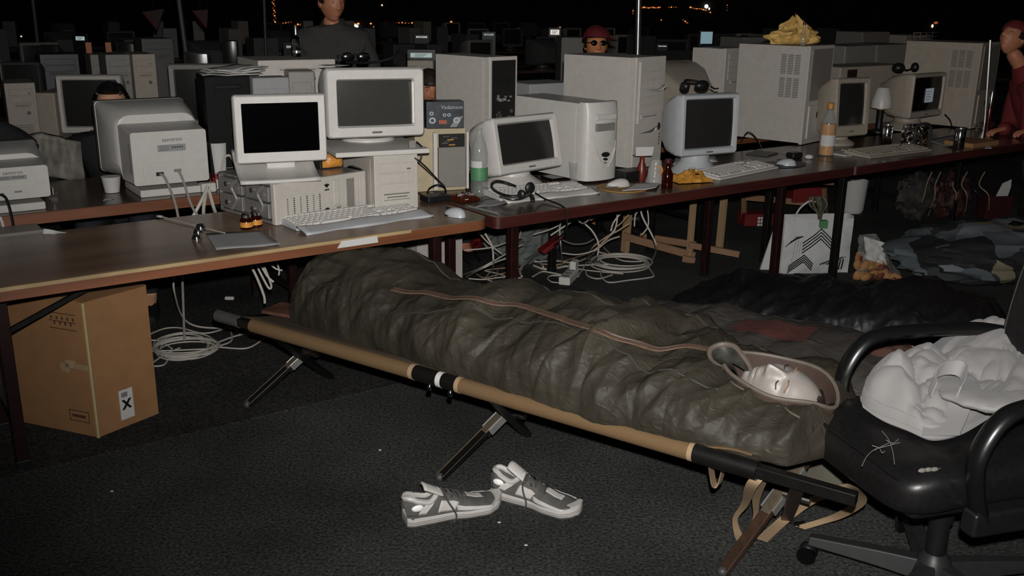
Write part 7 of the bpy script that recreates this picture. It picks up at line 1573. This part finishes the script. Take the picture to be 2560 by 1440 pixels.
# person with red cap behind the tall tower
pc_ = R(1492, FV + 1.05); hc = PY(1490, 114, pc_.y)
def cap_fn(t, M):
    b = MB(); b.M = M
    def cf(a, q): 
        th = 6.283 * a; r = math.sin(q * 1.571); z = .052 + .085 * math.cos(q * 1.571); return (.092 * r * math.cos(th) * (1.12 if math.cos(th) > 0 else 1), .108 * r * math.sin(th), z + .004 * math.sin(th * 2))
    b.grid(30, 12, cf, cu=True); o = obj(b, 'cap', red, t, label='dull red cap'); o.modifiers.new('solid', 'SOLIDIFY').thickness = .005
    b = MB(); b.M = M; b.grid(16, 5, lambda a, q: ((.092 + .05 * q) * math.cos(rad(-35 + 70 * a)) * 1.1, .1 * math.sin(rad(-35 + 70 * a)), .055 - .02 * q)); o2 = obj(b, 'cap_peak', red, o); o2.modifiers.new('solid', 'SOLIDIFY').thickness = .005
    b = MB(); b.M = M; b.tube([(.10, -.03, .062), (.115, 0, .066), (.10, .03, .062)], .004); obj(b, 'cap_trim', paperm, o)
    b = MB(); b.M = M
    for sx in (-1, 1): b.sphere((sx * .032, -.092, .012), (.026, .008, .02), 12, 8)
    b.tube([(-.078, .0, .015), (-.06, -.075, .016), (.06, -.075, .016), (.078, .0, .015)], .004, sm=4); obj(b, 'dark_glasses', blackgloss, t)
J = sit_joints(hc, hc.z - .02, 20); person('person in a red cap and black jacket seated behind the tall full tower', hc, Mface(8, -6), J, blk, jeans, dkhair, hair=(.010, .05, -.02, -.07), skinM=mat('tanned_skin', (200, 130, 88), .5, var=.15, scale=40), hands=[(J['wril'], (-.3, -1, -.1), (0, 0, 1)), (J['wrir'], (.3, -1, -.1), (0, 0, 1), 1, .3, -1)], cap=cap_fn, eyes=False)
# dark haired person behind the left monitor
pc_ = R(272, FV + 1.02); hc = PY(281, 270, pc_.y); J = sit_joints(hc, hc.z, 15)
person('dark haired person in black seated behind the left monitor with only the forehead showing', hc, Mface(12, 0), J, blk, jeans, mat('black_hair', (17, 14, 13), .5, var=.3), hair=(.020, .078, -.03, -.08), hands=[(J['wril'], (-.3, -1, -.1), (0, 0, 1)), (J['wrir'], (.3, -1, -.1), (0, 0, 1), 1, .3, -1)])
pc_ = R(1073, FV + 1.0); hc = PY(1072, 222, pc_.y); J = sit_joints(hc, hc.z, 20)
person('mostly hidden seated person showing between big monitor and open tower', hc, Mface(20, 10), J, blk, jeans, dkhair, hair=(.012, .04, -.02, -.07), skinM=skinred)
pc_ = R(5, FV + .84); t = thing('chair', 'black rounded chair back behind the cut off monitor', 'chair', Vector((pc_.x, pc_.y, 0)), 25)
b = MB(); b.grid(18, 10, lambda a, q: ((a - .5) * .52, .03 - .10 * math.sin(math.pi * a), .55 + .47 * q * math.sin(math.pi * (.06 + .88 * a)) ** .5)); o = obj(b, 'backrest', blk, t); o.modifiers.new('solid', 'SOLIDIFY').thickness = .04
b = MB(); b.box(-.24, .24, -.5, -.02, .42, .50); obj(b, 'seat', blk, t, bevel=.03)
b = MB(); b.lathe([(.025, .03), (.025, .42)], 12, (0, -.25, 0)); obj(b, 'column', black, t)
for k in range(5):
    b = MB(); a = rad(72 * k); b.bar((0, -.25, .07), (.28 * math.cos(a), -.25 + .28 * math.sin(a), .03), .04, .05); obj(b, 'base_leg', black, t)
pl_ = R(112, FV + .78); plaid = mat('pale_plaid', (110, 106, 98), .85, var=.5, scale=9, stretch=(3, .3, 1))
b = MB(); b.grid(16, 12, lambda a, q: ((a - .5) * .36, .03 * fb(a * 3, q * 3), T + .02 + .20 * q - .08 * abs(a - .5))); o = solo(b, 'plaid_jacket', plaid, 'pale plaid jacket hung between the two monitors seen from behind', 'jacket', Vector((pl_.x, pl_.y, 0)), 20); o.modifiers.new('solid', 'SOLIDIFY').thickness = .03
# person in red leaning over the table
redw = mat('red_sweater', (104, 28, 30), .85, var=.1)
hd = R(2530, .20); Yr = hd.y + .30; hc = PY(2532, 96, Yr)
g = lambda x, y, dy=0: PY(x, y, Yr + dy)
J = dict(pelvis=g(2625, 420), chest=g(2578, 262), neck=g(2556, 172))
wl = Vector((hd.x - .06, hd.y + .02, T + .055)); wr_ = Vector((hd.x + .10, hd.y - .05, T + .06))
J.update(shol=g(2580, 215, -.20), elbl=g(2575, 350, -.30), wril=wr_, shor=g(2545, 215, .18), elbr=g(2520, 330, .05), wrir=wl)
pz_ = J['pelvis'].copy(); gg = lambda x, y, z: Vector((pz_.x + x, pz_.y + y, z))
for s_, k in (('l', -1), ('r', 1)): J.update({'hip' + s_: gg(.02, .10 * k, pz_.z - .07), 'kne' + s_: gg(.05, .11 * k, .47), 'ank' + s_: gg(.14, .12 * k, .09), 'toe' + s_: gg(-.04, .13 * k, .03)})
person('person in a dark red sweater and cap leaning on the table at the right edge', hc, Mface(-62, -28), J, redw, jeans, dkhair, hair=(.010, .05, -.01, -.06), skinM=skinred, hands=[(J['wril'], (-.9, -.2, -.2), (0, .1, 1), .95, .35), (J['wrir'], (-.9, -.3, -.2), (0, .1, 1), .95, .35, -1)],
       cap=lambda t, M: (lambda o: o)(obj(((lambda b: (setattr(b, 'M', M), b.grid(26, 10, lambda a, q: (.09 * math.sin(q * 1.571) * math.cos(6.283 * a), .108 * math.sin(q * 1.571) * math.sin(6.283 * a), .035 + .095 * math.cos(q * 1.571)), cu=True), b)[2])(MB())), 'cap', redw, t, label='dark red cap')))

# odds and ends under and behind the tables
c = P(40, 640, 0); bq = R(30, .93, 0); b = MB(); b.box(-.2, .2, 0, .14, 0, hgt(Vector((bq.x, bq.y, 0)), 590)); solo(b, 'computer_case', greyp, 'grey case standing on the floor in the gap between the two left tables', 'computer case', (bq.x, bq.y, 0), ROW, bevel=.005)
p = R(552, FV + .12); b = MB(); b.lathe([(.003, 0), (.035, .002), (.045, hgt(p, 356) - .002), (.046, hgt(p, 356))], 22); t = solo(b, 'paper_tub', paperm, 'white and red tub between monitor back and flat screen', 'tub', p)
for k in range(6):
    b = MB(); a = rad(190 + 28 * k); b.M = Tr(.043 * math.cos(a), .043 * math.sin(a), .04 + .022 * (k % 2)) @ Rz(190 + 28 * k); b.box(-.001, .0035, -.010, .010, -.012, .016); obj(b, 'red_print', mat('red_print', (130, 40, 26), .5), t, smooth=False)
c = P(2128, 530, 0); q = Vector((c.x, c.y, 0)); b = MB(); b.lathe([(.08, 0), (.085, .01), (.10, PY(2128, 452, c.y).z), (.105, PY(2128, 450, c.y).z), (.09, .02)], 22); solo(b, 'white_bucket', paperm, 'white ribbed bucket behind the black legs of the third table', 'bucket', q)
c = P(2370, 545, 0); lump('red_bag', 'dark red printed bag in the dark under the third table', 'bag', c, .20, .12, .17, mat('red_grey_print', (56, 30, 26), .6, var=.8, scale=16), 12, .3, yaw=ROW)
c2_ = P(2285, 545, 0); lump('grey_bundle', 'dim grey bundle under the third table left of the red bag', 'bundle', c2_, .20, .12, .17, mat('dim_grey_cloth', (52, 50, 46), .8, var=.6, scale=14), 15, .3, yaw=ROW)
g = 'thin cables in the dark under the third table'
for k in range(7):
    x0 = 2330 + 22 * k; cable('thin dim cable hanging in the dark under the third table', [PY(x0, 430, c.y - .1), PY(x0 - 14, 462, c.y - .15), PY(x0 - 20 + 5 * k, 490, c.y - .2), P(x0 - 40 + 8 * k, 540, .01)], .004, [cablet, MATS['grey_cable'], cableb][k % 3], group=g)
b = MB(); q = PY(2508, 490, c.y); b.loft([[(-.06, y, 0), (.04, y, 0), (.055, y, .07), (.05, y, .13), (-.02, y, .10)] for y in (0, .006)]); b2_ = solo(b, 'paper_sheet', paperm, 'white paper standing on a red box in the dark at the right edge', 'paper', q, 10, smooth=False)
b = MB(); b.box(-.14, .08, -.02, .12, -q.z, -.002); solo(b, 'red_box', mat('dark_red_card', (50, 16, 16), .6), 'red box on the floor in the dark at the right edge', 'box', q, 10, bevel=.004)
